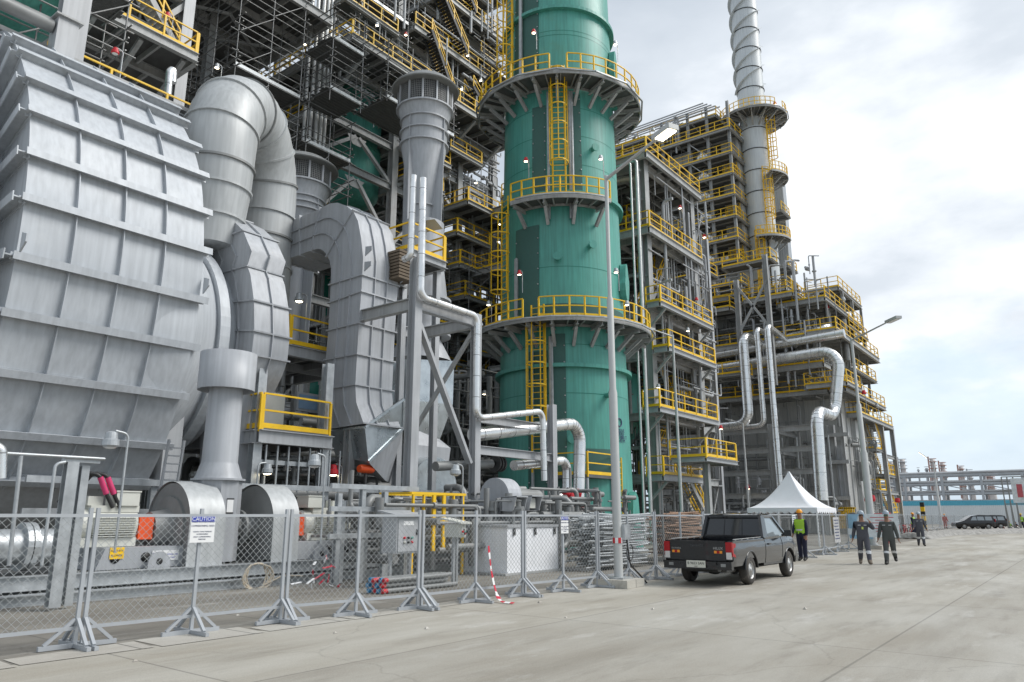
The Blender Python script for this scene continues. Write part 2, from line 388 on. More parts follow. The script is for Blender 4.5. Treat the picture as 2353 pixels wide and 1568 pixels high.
for i in range(26):
    x0 = -6 + i * 1.62; y0 = 9.92 - .012 * x0 + rnd.uniform(-.07, .05); y1 = y0 + rnd.uniform(.45, .9)
    mb.add([(x0 + .02, y0, .003), (x0 + 1.58 + rnd.uniform(-.1, .02), y0 + rnd.uniform(-.05, .05), .003), (x0 + 1.6, y1, .003), (x0 + .03, y1 + rnd.uniform(-.1, .1), .003)], [(0, 1, 2, 3)])
struct('kerb', mb, 'kerb_concrete')

# ================================================================ FENCE PANELS
FB = [None, A(178, 1488, z=0), A(648, 1431, z=0), A(963, 1399, z=0), A(1203, 1370, z=0), A(1375, 1349, z=0), A(1508, 1331, z=0), A(1622, 1316, z=0)]
FB[0] = FB[1] + (FB[1] - FB[2]).normalized() * 3.05
mat('fence_paint', (.40, .42, .44), .5, .1, .06, 3)
mat('fence_wire', (.44, .46, .46), .5, .6, .1, 5)
def chain_mesh(mb, L, x0, z0, z1, pitch=.105, r=.0026):
    """diamond wire: two families of diagonal wires between the rails (local x,z plane, y=0)"""
    H_ = z1 - z0
    for s_ in (1, -1):
        k = -int(H_ / pitch) - 1
        while k * pitch < L + H_:
            a = k * pitch; pa, pb = (a, 0.0), (a + H_, H_)
            lo = max(0, -a) ; hi = min(H_, L - a)
            if hi > lo + .02:
                if s_ > 0: p, q = (a + lo, lo), (a + hi, hi)
                else: p, q = (L - a - lo, lo), (L - a - hi, hi)
                y = .004 * s_; P = Vector((x0 + p[0], y, z0 + p[1])); Q = Vector((x0 + q[0], y, z0 + q[1]))
                mb.bar(P, Q, r * 1.7, r * 1.7)
            k += 1
    return mb
def fence_panel(a, b, label, wires=True, pitch=.105, flip=False, group='chain link fence panels along the road', h=1.65, name='fence_panel', mid=True):
    d = Vector((b[0] - a[0], b[1] - a[1], 0)); L = d.length; rz = math.atan2(d.y, d.x)
    t = thing(name, label, 'fence', (a[0], a[1], 0), rz, group)
    xs = [.045, L / 2, L - .045] if mid else [.045, L - .045]
    for i, x in enumerate(xs):
        p = MB(); p.bar((x, 0, .03), (x, 0, h + .10), .046, .046); part('post', p, 'fence_paint', t)
        f = MB(); y0 = .0
        f.bar((x, -.48, .03), (x, .48, .03), .05, .05)
        if i != 1 or not mid: f.bar((x - .42 * (1 if i else 0), 0, .031), (x + .42 * (0 if i else 1), 0, .031), .055, .055)
        else: f.bar((x - .42, 0, .031), (x + .42, 0, .031), .055, .055)
        for sy in (-1, 1): f.bar((x, sy * .38, .06), (x, sy * .02, .35), .042, .042)
        for sx in ((1,) if i == 0 else (-1,) if i == len(xs) - 1 else (-1, 1)): f.bar((x + sx * .36, 0, .06), (x + sx * .03, 0, .35), .04, .04)
        part('foot', f, 'fence_paint', t)
    for z in (.24, h): 
        q = MB(); q.bar((.05, 0, z), (L - .05, 0, z), .042, .042); part('rail', q, 'fence_paint', t)
    if wires:
        m_ = MB(); chain_mesh(m_, L - .14, .07, .265, h - .025, pitch); part('chain_link_mesh', m_, 'fence_wire', t)
    return t
ORD = ['nearest', 'second', 'third', 'fourth', 'fifth', 'sixth', 'seventh']
FTXT = ['grey chain link fence panel cut by the picture edge, before the blower motor', 'grey chain link fence panel before the left cream motor, caution sign in its middle',
        'grey chain link fence panel before the control cabinet and pipe bundle', 'grey chain link fence panel before the white tank, torn barrier tape on it',
        'grey chain link fence panel before the scaffold tube pile, small caution sign in its middle', 'grey chain link fence panel behind the lamp post, first before the stacked tubes',
        'grey chain link fence panel ending beside the pickup tailgate']
for i in range(7):
    fence_panel(FB[i], FB[i + 1], FTXT[i], pitch=.105 if i < 4 else .12)

def caution_sign(p, wd, ht, label, rz, big):
    t = thing('caution_sign', label, 'sign', p, rz, 'caution signs on the fence'); k = ht / .58
    b = MB(); b.box((0, 0, 0), (wd, .012, ht)); part('sign_board', b, 'white_plain', t)
    h = MB(); h.box((0, -.0085, ht * .40), (wd * .97, .004, ht * .19)); part('header', h, 'blue_sign', t)
    part('header_lettering', text_mb('CAUTION', .125 * k, (0, -.0125, ht * .40), (1, 0, 0), (0, 0, 1)), 'white_plain', t)
    for z, s_, tx in ((.17, .062, 'AREA KOMISIONING'), (.08, .062, 'COMISSIONING AREA'), (-.05, .045, 'HANYA YANG MEMILIKI'), (-.105, .045, 'KOMISIONING'), (-.165, .045, 'ONLY COMISSIONING'), (-.22, .045, 'PERSONS')):
        part('lettering', text_mb(tx, s_ * k * .92, (0, -.0075, z * k), (1, 0, 0), (0, 0, 1), depth=.002), 'ink', t)
    return t
_rz = math.atan2(FB[2].y - FB[1].y, FB[2].x - FB[1].x); _m = (FB[1] + FB[2]) / 2; 
caution_sign((_m.x, _m.y - .06, 1.45), .37, .37, 'blue and white caution sign on the near fence post before the left fan', _rz, True)
_m = (FB[4] + FB[5]) / 2; caution_sign((_m.x, _m.y - .06, 1.44), .27, .37, 'small caution sign on the fence post left of the scaffold tubes', math.atan2(FB[5].y - FB[4].y, FB[5].x - FB[4].x), False)

# ================================================================ FURNACE
XF0, XF1 = 6.2, 11.0
fpix = [(118, 112), (139, 147), (160, 180), (172, 222), (181, 290), (184, 311), (182, 384), (175, 488), (175, 503), (162, 600), (139, 730), (107, 857), (70, 981), (63, 999), (22, 1090)]
prof = [Vector((p.y, p.z)) for p in (A(u, v, x=7.4) for u, v in fpix)]
def smooth_prof(p, it=3):
    for _ in range(it): p = [p[0]] + [(p[i - 1] + p[i] * 2 + p[i + 1]) / 4 for i in range(1, len(p) - 1)] + [p[-1]]
    return p
prof = smooth_prof(prof, 2)
prof = [Vector((27.0, 16.9)), Vector((24.6, 16.1))] + prof + [Vector((22.9, 1.75)), Vector((24.3, 1.0)), Vector((27, .6))]
def prof_at_z(z):
    for i in range(2, len(prof) - 1):
        if prof[i].y >= z >= prof[i + 1].y: t = (z - prof[i].y) / (prof[i + 1].y - prof[i].y); return prof[i].lerp(prof[i + 1], t), (prof[i + 1] - prof[i]).normalized()
    return prof[-2], (prof[-1] - prof[-2]).normalized()
fur = thing('furnace', 'huge ribbed silver grey furnace drum filling the left side behind the blowers', 'furnace', (8, 20, 0))
b = MB(); n = len(prof)
fine = []
for i in range(n - 1):
    for k in range(3): fine.append(prof[i].lerp(prof[i + 1], k / 3))
fine.append(prof[-1]); fine = smooth_prof(fine, 3); nf = len(fine)
vs = [(XF0, p.x, p.y) for p in fine] + [(XF1, p.x, p.y) for p in fine]
b.add(vs, [(i, i + 1, nf + i + 1, nf + i) for i in range(nf - 1)], True)
for X in (XF0, XF1): b.add([(X, p.x, p.y) for p in fine] + [(X, 30, .6), (X, 30, 16.9)], [tuple(range(nf + 2))])
part('shell', b, 'furnace_paint', fur)
for (u, v) in [(137, 142), (155, 172), (175, 229), (182, 303), (184, 394), (175, 494), (160, 617), (137, 738), (104, 865), (67, 994), (23, 1096)]:
    z = A(u, v, x=7.4).z; p, t = prof_at_z(z); nrm = Vector((0, t.y, -t.x)); nrm = nrm if nrm.y < 0 else -nrm
    c = Vector((0, p.x, p.y)) + nrm * .10; r_ = MB()
    r_.ibeam(c + Vector((XF0 - .12, 0, 0)), c + Vector((XF1 + .16, 0, 0)), .20, .26, up=nrm, t=.022)
    rb = part('rib', r_, 'furnace_paint', fur)
    # bracket beams running back over the end plate
    r_ = MB(); q = c - nrm * 3.6; r_.ibeam(Vector((XF0 - .15, c.y, c.z)), Vector((XF0 - .15, q.y, q.z)), .26, .30, up=(1, 0, 0), t=.03)
    part('end_rib', r_, 'furnace_paint', fur)
for X in (7.4, 8.62, 9.78):
    b = MB(); pr = []
    for i in range(6, nf - 8): t = (fine[i + 1] - fine[i - 1]).normalized(); nr = Vector((t.y, -t.x)); nr = nr if nr.x < 0 else -nr; pr.append((fine[i], fine[i] + nr * .13))
    for (a, c), (d, e_) in zip(pr, pr[1:]):
        b.add([(X - .012, a.x, a.y), (X - .012, c.x, c.y), (X - .012, e_.x, e_.y), (X - .012, d.x, d.y), (X + .012, a.x, a.y), (X + .012, c.x, c.y), (X + .012, e_.x, e_.y), (X + .012, d.x, d.y)], [(0, 1, 2, 3), (7, 6, 5, 4), (1, 5, 6, 2), (0, 3, 7, 4)])
    part('stiffener', b, 'furnace_paint', fur)
# bolted ring and neck at the near end, dished ring at the far end
b = MB(); b.lathe([(7.9, -4.6), (7.9, 0)], (XF0, 29.6, 8.15), 72, 'X'); part('near_neck', b, 'furnace_paint', fur)
b = MB(); b.lathe([(7.9, 0), (8.9, 0), (8.9, .3), (7.9, .3)], (XF0 - 1.1, 29.6, 8.15), 72, 'X', smooth=False)
for k in range(90):
    q = R(90 + k * 2)
    for rr in (8.2, 8.6): b.box((XF0 - 1.12, 29.6 + rr * math.cos(q), 8.15 + rr * math.sin(q)), (.06, .09, .09))
part('bolted_ring', b, 'furnace_paint', fur)
RC = (12.2, 24.55, 7.1)
b = MB(); b.lathe([(4.3, -3.0), (4.55, -1.3), (3.95, -.55), (3.55, 0)], RC, 64, 'X'); part('far_neck', b, 'furnace_paint', fur)
b = MB(); b.lathe([(3.4, 0), (3.75, 0), (3.75, .34), (3.4, .34), (3.3, .9), (2.6, 1.3), (0, 1.5)], RC, 72, 'X', smooth=False); part('far_ring', b, 'furnace_paint', fur)
b = MB(); b.lohi((11.2, 21.6, .02), (11.75, 22.2, 4.6)); part('far_leg', b, 'steel_light', fur)
for (u, v, x_) in ((140, 760, 10.9), (463, 655, 11.05), (45, 555, 6.05)):
    p = A(u, v, x=x_); b = MB(); b.prism([(p.y - .12, p.z - .3), (p.y - .42, p.z - .1), (p.y - .42, p.z + .1), (p.y - .12, p.z + .2)], p.x - .02, p.x + .02, 'X')
    if u != 140: part('lifting_lug', b, 'furnace_paint', fur)
# supports under the drum
for x_ in (7.0, 10.2):
    b = MB(); b.box((x_, 24.0, .6), (.5, 3.2, 1.3)); part('saddle', b, 'steel', fur)

# ================================================================ RIBBED RECTANGULAR DUCTS
def profile_duct(t, outer, inner, x0, x1, m, stations, nside, nfront, rib=.07):
    """box duct whose bend lies in the YZ plane: outer and inner are matching (y,z) lists"""
    n = len(outer); b = MB(); O = [Vector(p) for p in outer]; I = [Vector(p) for p in inner]
    for X, fl in ((x0, 0), (x1, 1)): b.add([(X, p.x, p.y) for p in O] + [(X, p.x, p.y) for p in I], [(i, i + 1, n + i + 1, n + i) for i in range(n - 1)])
    for Lq in (O, I): b.add([(x0, p.x, p.y) for p in Lq] + [(x1, p.x, p.y) for p in Lq], [(i, i + 1, n + i + 1, n + i) for i in range(n - 1)], True)
    for i in (0, n - 1): b.add([(x0, *O[i]), (x1, *O[i]), (x1, *I[i]), (x0, *I[i])], [(0, 1, 2, 3)])
    part('duct_shell', b, m, t)
    for i in stations:
        d = (O[i] - I[i]).normalized(); r_ = MB(); o_ = O[i] + d * rib; i_ = I[i] - d * rib
        r_.bar((x0 - rib / 2, o_.x, o_.y), (x0 - rib / 2, i_.x, i_.y), .05, rib, up=(1, 0, 0)); r_.bar((x1 + rib / 2, o_.x, o_.y), (x1 + rib / 2, i_.x, i_.y), .05, rib, up=(1, 0, 0))
        c = O[i] + d * rib / 2; r_.bar((x0, c.x, c.y), (x1, c.x, c.y), .05, rib, up=(0, d.x, d.y)); c = I[i] - d * rib / 2; r_.bar((x0, c.x, c.y), (x1, c.x, c.y), .05, rib, up=(0, d.x, d.y))
        part('band', r_, m, t)
    for k in range(1, nside + 1):
        f = k / (nside + 1); r_ = MB(); P = [O[i].lerp(I[i], f) for i in range(n)]
        for a, c in zip(P, P[1:]): r_.bar((x0 - rib / 2, a.x, a.y), (x0 - rib / 2, c.x, c.y), .03, rib, up=(1, 0, 0))
        part('side_rib', r_, m, t)
    for k in range(1, nfront + 1):
        X = x0 + (x1 - x0) * k / (nfront + 1); r_ = MB()
        for a, c in zip(O, O[1:]):
            tt = (c - a).normalized(); nr = Vector((-tt.y, tt.x)); nr = nr if nr.dot(a - I[O.index(a)]) > 0 else -nr
            r_.bar((X, *(a + nr * rib / 2)), (X, *(c + nr * rib / 2)), .03, rib, up=(0, nr.x, nr.y))
        part('front_rib', r_, m, t)
    return t
def plane_pts(px, x): return [(p.y, p.z) for p in (A(u, v, x=x) for u, v in px)]
def resample(pts, n):
    P = [Vector(p) for p in pts]; L = [0]
    for a, c in zip(P, P[1:]): L.append(L[-1] + (c - a).length)
    o = []
    for k in range(n):
        d = L[-1] * k / (n - 1); j = max(i for i in range(len(L)) if L[i] <= d + 1e-9); j = min(j, len(P) - 2); o.append(P[j].lerp(P[j + 1], (d - L[j]) / max(1e-6, L[j + 1] - L[j])))
    return o
# the tall inverted-U duct
t = thing('air_duct', 'tall ribbed grey box duct bending over like an upside down U', 'duct', (17.2, 20, 0))
o_ = plane_pts([(622, 527), (690, 499), (735, 480), (757, 468), (775, 466), (795, 473), (811, 486), (822, 508), (829, 546), (834, 593), (832, 632), (830, 670), (824, 743), (820, 814), (816, 884), (818, 925), (835, 973)], 17.2)
i_ = plane_pts([(648, 600), (690, 585), (716, 575), (728, 572), (737, 573), (745, 579), (752, 588), (757, 600), (760, 616), (760, 632), (759, 655), (757, 697), (754, 760), (748, 828), (741, 897), (742, 938), (757, 985)], 17.2)
profile_duct(t, o_, i_, 17.2, 18.98, 'duct_paint', [0, 1, 2, 6, 10, 11, 12, 13, 14, 16], 2, 2)
for (u, v) in ((838, 577), (836, 612)):
    p = A(u, v, x=17.2); b = MB(); b.prism([(p.y - .05, p.z - .22), (p.y - .4, p.z - .05), (p.y - .4, p.z + .1), (p.y - .05, p.z + .15)], 17.17, 17.2, 'X'); part('lifting_lug', b, 'duct_paint', t)
    b = MB(); b.prism([(p.y - .05, p.z - .22), (p.y - .4, p.z - .05), (p.y - .4, p.z + .1), (p.y - .05, p.z + .15)], 18.98, 19.02, 'X'); part('lifting_lug', b, 'duct_paint', t)
# galvanised hopper under it
t = thing('duct_hopper', 'bare galvanised sheet hopper slanting under the tall box duct', 'hopper', (18, 20, 0))
b = MB(); tp = [Vector((17.0, 19.75, 5.05)), Vector((17.0, 22.2, 5.05)), Vector((19.3, 22.2, 5.75)), Vector((19.3, 19.75, 5.75))]
P = [A(752, 985, y=21.2), A(845, 1062, y=19.7), A(927, 905, y=19.6), A(835, 976, y=19.6)]
q0, q1, q2, q3 = A(752, 990, y=21.9), A(838, 982, y=19.7), A(846, 1062, y=19.7), A(770, 1045, y=21.6)
q4, q5, q6 = A(927, 918, y=19.7), A(925, 985, y=19.9), A(885, 1105, y=20.1)
bk = Vector((1.7, 2.0, 0))
b.add([q0, q1, q2, q3], [(0, 1, 2, 3)]); b.add([q1, q4, q5, q2], [(0, 1, 2, 3)]); b.add([q4, q4 + bk * .7, q5 + bk * .7, q5], [(0, 1, 2, 3)]); b.add([q0, q1, q4, q4 + bk * .7, q0 + bk], [(0, 1, 2, 3, 4)])
b.add([q2, q5, q5 + bk * .7, q3 + bk * .3, q3], [(0, 1, 2, 3, 4)])
part('hopper_shell', b, 'sheet_galv', t)
b = MB(); b.add([q2, q5, q6], [(0, 1, 2)]); q7 = A(905, 1110, y=20.4); b.add([q5, q5 + bk * .5, q7 + bk * .4, q6], [(0, 1, 2, 3)]); b.add([q2, q6, q6 + bk * .3, q3 + bk * .3], [(0, 1, 2, 3)])
part('chute', b, 'duct_paint', t)
for a_, b_ in ((q1, q4), (q2, q5), (q0, q1), (q4, q5)):
    r_ = MB(); r_.bar(a_, b_, .09, .09); part('flange', r_, 'sheet_galv', t)

# the shorter bent duct beside the furnace
t = thing('elbow_duct', 'short ribbed grey box duct curving down between furnace and tall duct', 'duct', (13, 20.5, 0))
o_ = plane_pts([(500, 487), (530, 502), (558, 530), (578, 578), (568, 612), (575, 632), (583, 690), (584, 760), (578, 815), (566, 850), (545, 895)], 13.03)
O = [Vector(p) for p in o_]; I = [p + Vector((2.5, -.25 + .09 * i)) for i, p in enumerate(O)]
profile_duct(t, O, I, 13.03, 14.35, 'duct_paint', [0, 2, 4, 6, 7, 8, 10], 2, 1)
# smaller continuation to the ground
b = MB(); e0, e1 = O[-1], I[-1]
b.prism([tuple(e0), tuple(e1), (22.6, .5), (21.4, .5)], 13.2, 14.1, 'X'); part('lower_leg', b, 'duct_paint', t)

# ---------------------------------------------------------------- round gooseneck duct
t = thing('gooseneck_duct', 'fat round pale grey duct arching over in a gooseneck beside the furnace top', 'duct', (13, 23.5, 10))
P0 = Vector((12.75, 22.95, 0)); P1 = Vector((16.45, 25.6, 0)); Cc = (P0 + P1) / 2; hv = (P1 - P0) / 2; rr = hv.length; hv.normalize(); zs = 14.35
path = [P0 + Vector((0, 0, z)) for z in (10.6, 11.6, 12.7, 13.6)] + [Cc - hv * rr * math.cos(R(a)) + Vector((0, 0, zs + rr * 1.12 * math.sin(R(a)))) for a in range(0, 181, 15)] + [P1 + Vector((0, 0, z)) for z in (13.6, 12.6, 11.4, 10.0)]
rads = [1.0, 1.08, 1.2, 1.24] + [1.26] * 13 + [1.25, 1.25, 1.25, 1.25]
b = MB(); b.tube(path, rads, 40); part('duct_tube', b, 'elbow_paint', t)
for i in (1, 2, 3, 5, 7, 9, 11, 13, 15, 17, 18, 19):
    p = path[i]; d = (path[min(i + 1, len(path) - 1)] - path[i - 1]).normalized(); b = MB()
    b.tube([p - d * .04, p + d * .04], rads[i] + .07, 40, smooth=True); part('seam_ring', b, 'elbow_paint' if i % 3 else 'pipe_grey', t)
# ================================================================ TWIN BLOWER SET
YB = 17.6
def bx(u, v=1200, y=YB): return A(u, v, y=y).x
def bz(v, u=450, y=YB): return A(u, v, y=y).z
def skid(name, label, x0, x1, y0, y1, zt):
    t = thing(name, label, 'skid', (x0, y0, 0))
    for y in (y0, y1):
        b = MB(); b.ibeam((x0, y, zt - .14), (x1, y, zt - .14), .2, .28); part('side_beam', b, 'galvanised', t)
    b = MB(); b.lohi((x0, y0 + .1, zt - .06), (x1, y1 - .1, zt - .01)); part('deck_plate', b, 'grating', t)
    b = MB(); b.ibeam((x0, y0 - .35, .10), (x1, y0 - .35, .10), .3, .2); part('base_beam', b, 'galvanised', t)
    k = int((x1 - x0) / 2.2)
    for i in range(k + 1): b = MB(); b.box((x0 + .1 + i * (x1 - x0 - .2) / k, (y0 + y1) / 2, (zt - .29) / 2), (.2, y1 - y0 - .2, zt - .30)); part('cross_foot', b, 'steel', t)
    return t
skid('equipment_skid', 'long galvanised steel skid carrying the two blowers on the ground', 2.0, 20.5, 16.5, 19.2, .52)
def motor_set(name, label, x0, x1, zc, r, flip):
    """cream electric motor along X with terminal boxes, fins and an orange coupling guard"""
    t = thing(name, label, 'motor', ((x0 + x1) / 2, YB, zc - r)); L = x1 - x0; e = -1 if flip else 1; xa = x1 if flip else x0
    b = MB(); b.lathe([(0, 0), (r * .80, 0), (r * .92, .05), (r * .95, .30), (r, .32), (r, L - .05), (r * .7, L), (0, L)], (x0, YB, zc), 28, 'X', smooth=False); part('motor_body', b, 'cream', t)
    b = MB()
    for k in range(9): b.lohi((x0 + .35, YB - r - .035, zc - r * .75 + k * .05), (x1 - .1, YB - r * .55, zc - r * .75 + k * .05 + .018))
    part('cooling_fins', b, 'cream', t)
    b = MB(); b.lohi((x0 + .30, YB - r * .75, zc + r * .72), (x1 - .02, YB + r * .75, zc + r * 1.12)); part('top_housing', b, 'cream', t)
    b = MB(); s0 = x0 + L * (.58 if not flip else .05); b.lohi((s0, YB - .32, zc + r * 1.12), (s0 + .52, YB + .2, zc + r * 1.12 + .30)); b.lohi((s0 - .02, YB - .34, zc + r * 1.12 + .30), (s0 + .54, YB + .22, zc + r * 1.12 + .33)); part('terminal_box', b, 'cream', t)
    b = MB(); s0 = x0 + L * (.18 if not flip else .62); b.lohi((s0, YB - .2, zc + r * 1.12), (s0 + .32, YB + .1, zc + r * 1.12 + .2)); part('small_terminal_box', b, 'cream', t)
    b = MB(); b.lohi((x0 + .1, YB - r * .9, zc - r - .12), (x1 - .05, YB + r * .9, zc - r * .8)); part('motor_foot', b, 'cream', t)
    g = x1 if not flip else x0 - .34; b = MB(); b.lohi((g, YB - .30, zc - r * .95), (g + .34, YB + .25, zc + r * .55)); part('coupling_guard', b, 'orange', t)
    return t
zmot = bz(1203); rmot = .36
motor_set('electric_motor', 'cream electric motor with orange coupling guard left of the left fan', bx(158), bx(305), zmot, rmot, False)
motor_set('electric_motor', 'cream electric motor right of the right fan, cream boxes on top', bx(683), bx(790), zmot, rmot, True)
def plinth(x0, x1, label, flip):
    t = thing('motor_plinth', label, 'plinth', (x0, YB, .5)); zt = zmot - rmot - .13
    b = MB(); c = .35
    pts = [(x0 - (.0 if flip else .05), .52), (x1 + (.05 if flip else 0), .52), (x1 - (c if flip else 0), zt), (x0 + (0 if flip else .12), zt)]
    b.prism(pts, YB - .75, YB + .7, 'Y'); part('plinth_box', b, 'duct_paint', t)
    for k in (.12, .36):
        xx = x0 + (x1 - x0) * (k if not flip else 1 - k); b = MB(); b.lathe([(0, 0), (.105, 0), (.105, .015)], (xx, YB - .765, zt - .22), 16, 'Y'); part('round_hole', b, 'black', t)
    b = MB(); xx = x0 + (x1 - x0) * (.44 if not flip else .5); b.prism([(xx - .25, .2), (xx + .25, .2), (xx + .25, .62)] + [(xx + .25 * math.cos(R(a)), .62 + .25 * math.sin(R(a))) for a in range(15, 180, 15)] + [(xx - .25, .62)], YB - .95, YB - .90, 'Y'); part('lifting_lug', b, 'duct_paint', t)
    b = MB(); b.lathe([(0, 0), (.07, 0), (.07, .01)], (xx, YB - .961, .66), 12, 'Y'); part('lug_hole', b, 'black', t)
    s = MB(); xs = x0 + (x1 - x0) * (.52 if not flip else .12); s.box((xs, YB - .762, zt - .20), (.62, .012, .22)); sg = part('maker_plate', s, 'white_plain', t)
    part('logo_block', MB().box((xs - .22, YB - .772, zt - .22), (.15, .006, .16)), 'blue_sign', sg)
    part('logo_lettering', text_mb('AIS', .1, (xs - .22, YB - .778, zt - .22), (1, 0, 0), (0, 0, 1), .003), 'white_plain', sg)
    part('lettering', text_mb('COMBUSTION & AIR', .042, (xs + .09, YB - .771, zt - .18), (1, 0, 0), (0, 0, 1), .003), 'blue_sign', sg)
    part('lettering', text_mb('BLOWERS UNIT', .042, (xs + .08, YB - .771, zt - .25), (1, 0, 0), (0, 0, 1), .003), 'blue_sign', sg)
    if not flip:
        xs = x0 + .36; s = MB(); s.box((xs, YB - .762, .86), (.30, .012, .24)); sg = part('equipment_tag', s, 'yellow', t)
        part('tag_lettering', text_mb('A-052-01A', .06, (xs, YB - .771, .91), (1, 0, 0), (0, 0, 1), .003), 'ink', sg); part('tag_lettering', text_mb('BLOWER', .06, (xs, YB - .771, .81), (1, 0, 0), (0, 0, 1), .003), 'ink', sg)
    return t
plinth(bx(200), bx(470), 'grey steel plinth under the left cream motor, round holes and maker plate', False)
plinth(bx(600), bx(778), 'grey steel plinth under the right cream motor with slanted end', True)
def fan(x0, x1, label, inner):
    t = thing('blower_fan', label, 'fan', ((x0 + x1) / 2, YB, .5)); zc = 1.45; r = bz(1112) - zc
    b = MB(); N_ = 40
    P = [(YB + r * math.cos(R(a)), zc + r * math.sin(R(a))) for a in range(0, 181, 6)] + [(YB - r, .6), (YB - r * .3, .5), (YB + r * .3, .5), (YB + r, .6)]
    b.prism(P, x0, x1, 'X'); part('scroll_housing', b, 'pipe_grey', t)
    b = MB(); P2 = [(YB + (r + .035) * math.cos(R(a)), zc + (r + .035) * math.sin(R(a))) for a in range(0, 181, 6)]; P3 = [(YB - r - .035, .6), (YB + r + .035, .6)]
    b.add([(x0 - .04, *p) for p in P2] + [(x1 + .04, *p) for p in P2], [(i, i + 1, 31 + i + 1, 31 + i) for i in range(30)], True); b.prism([(YB - r - .035, .52), (YB - r - .005, .52), (YB - r - .005, zc), (YB - r - .035, zc)], x0 - .04, x1 + .04, 'X'); part('scroll_band', b, 'elbow_paint', t)
    xo = x0 if not inner else x1
    b = MB(); s_ = 1 if inner else -1; b.lathe([(.75, 0), (.75, s_ * .06), (.45, s_ * .10), (.38, s_ * .5), (0, s_ * .5)], (xo, YB, zc - .1), 28, 'X', smooth=False); part('inlet_cone', b, 'pipe_grey', t)
    b = MB(); xo2 = x1 if not inner else x0; b.lathe([(.32, 0), (.32, -s_ * .35), (.44, -s_ * .35), (.44, -s_ * .42), (.3, -s_ * .42), (.3, -s_ * 1.0)], (xo2, YB, zc - .1), 24, 'X', smooth=False); part('shaft_tube', b, 'pipe_grey', t)
    return t
fan(bx(388), bx(462), 'grey round scroll fan left of the short stack', False)
fan(bx(578), bx(632), 'grey round scroll fan right of the short stack', True)
# stack on the blowers
xs = bx(510, 1000); t = thing('blower_stack', 'short grey round stack with wide open cap rising between the two fans', 'stack', (xs, YB, .5))
b = MB(); zj = bz(1103, 510); za = bz(1068, 510); zc0, zc1 = bz(900, 530), bz(815, 530)
b.lathe([(.60, .55), (.60, zj - .02)], (xs, YB, 0), 8, a0=R(22.5), a1=R(382.5), smooth=False); part('octagon_base', b, 'duct_paint', t)
b = MB(); b.lathe([(.60, zj), (.55, zj + .1), (.46, za), (.44, za + .05), (.41, zc1 - .2)], (xs, YB, 0), 36); part('stack_pipe', b, 'duct_paint', t)
b = MB(); b.lathe([(.66, zj - .03), (.66, zj + .02)], (xs, YB, 0), 24); b.lathe([(.50, zj - .03), (.66, zj - .03)], (xs, YB, 0), 24); b.lathe([(.66, zj + .02), (.55, zj + .02)], (xs, YB, 0), 24); part('flange', b, 'duct_paint', t)
b = MB(); b.lathe([(.71, zc0), (.71, zc1), (.68, zc1), (.68, zc0), (.71, zc0)], (xs, YB, 0), 40); part('cap_ring', b, 'duct_paint', t)
b = MB(); b.lathe([(.40, zc0 + .12), (.69, zc0 + .3)], (xs, YB, 0), 40); part('cap_cone', b, 'duct_paint', t)
b = MB(); p = A(528, 1163, y=YB - .565); b.box(p, (.17, .01, .32)); nt_ = part('paper_notice', b, 'white_plain', t)
for dz in (-.17, .17): part('tape_strip', MB().box((p.x, p.y - .004, p.z + dz), (.2, .006, .035)), 'black', nt_)

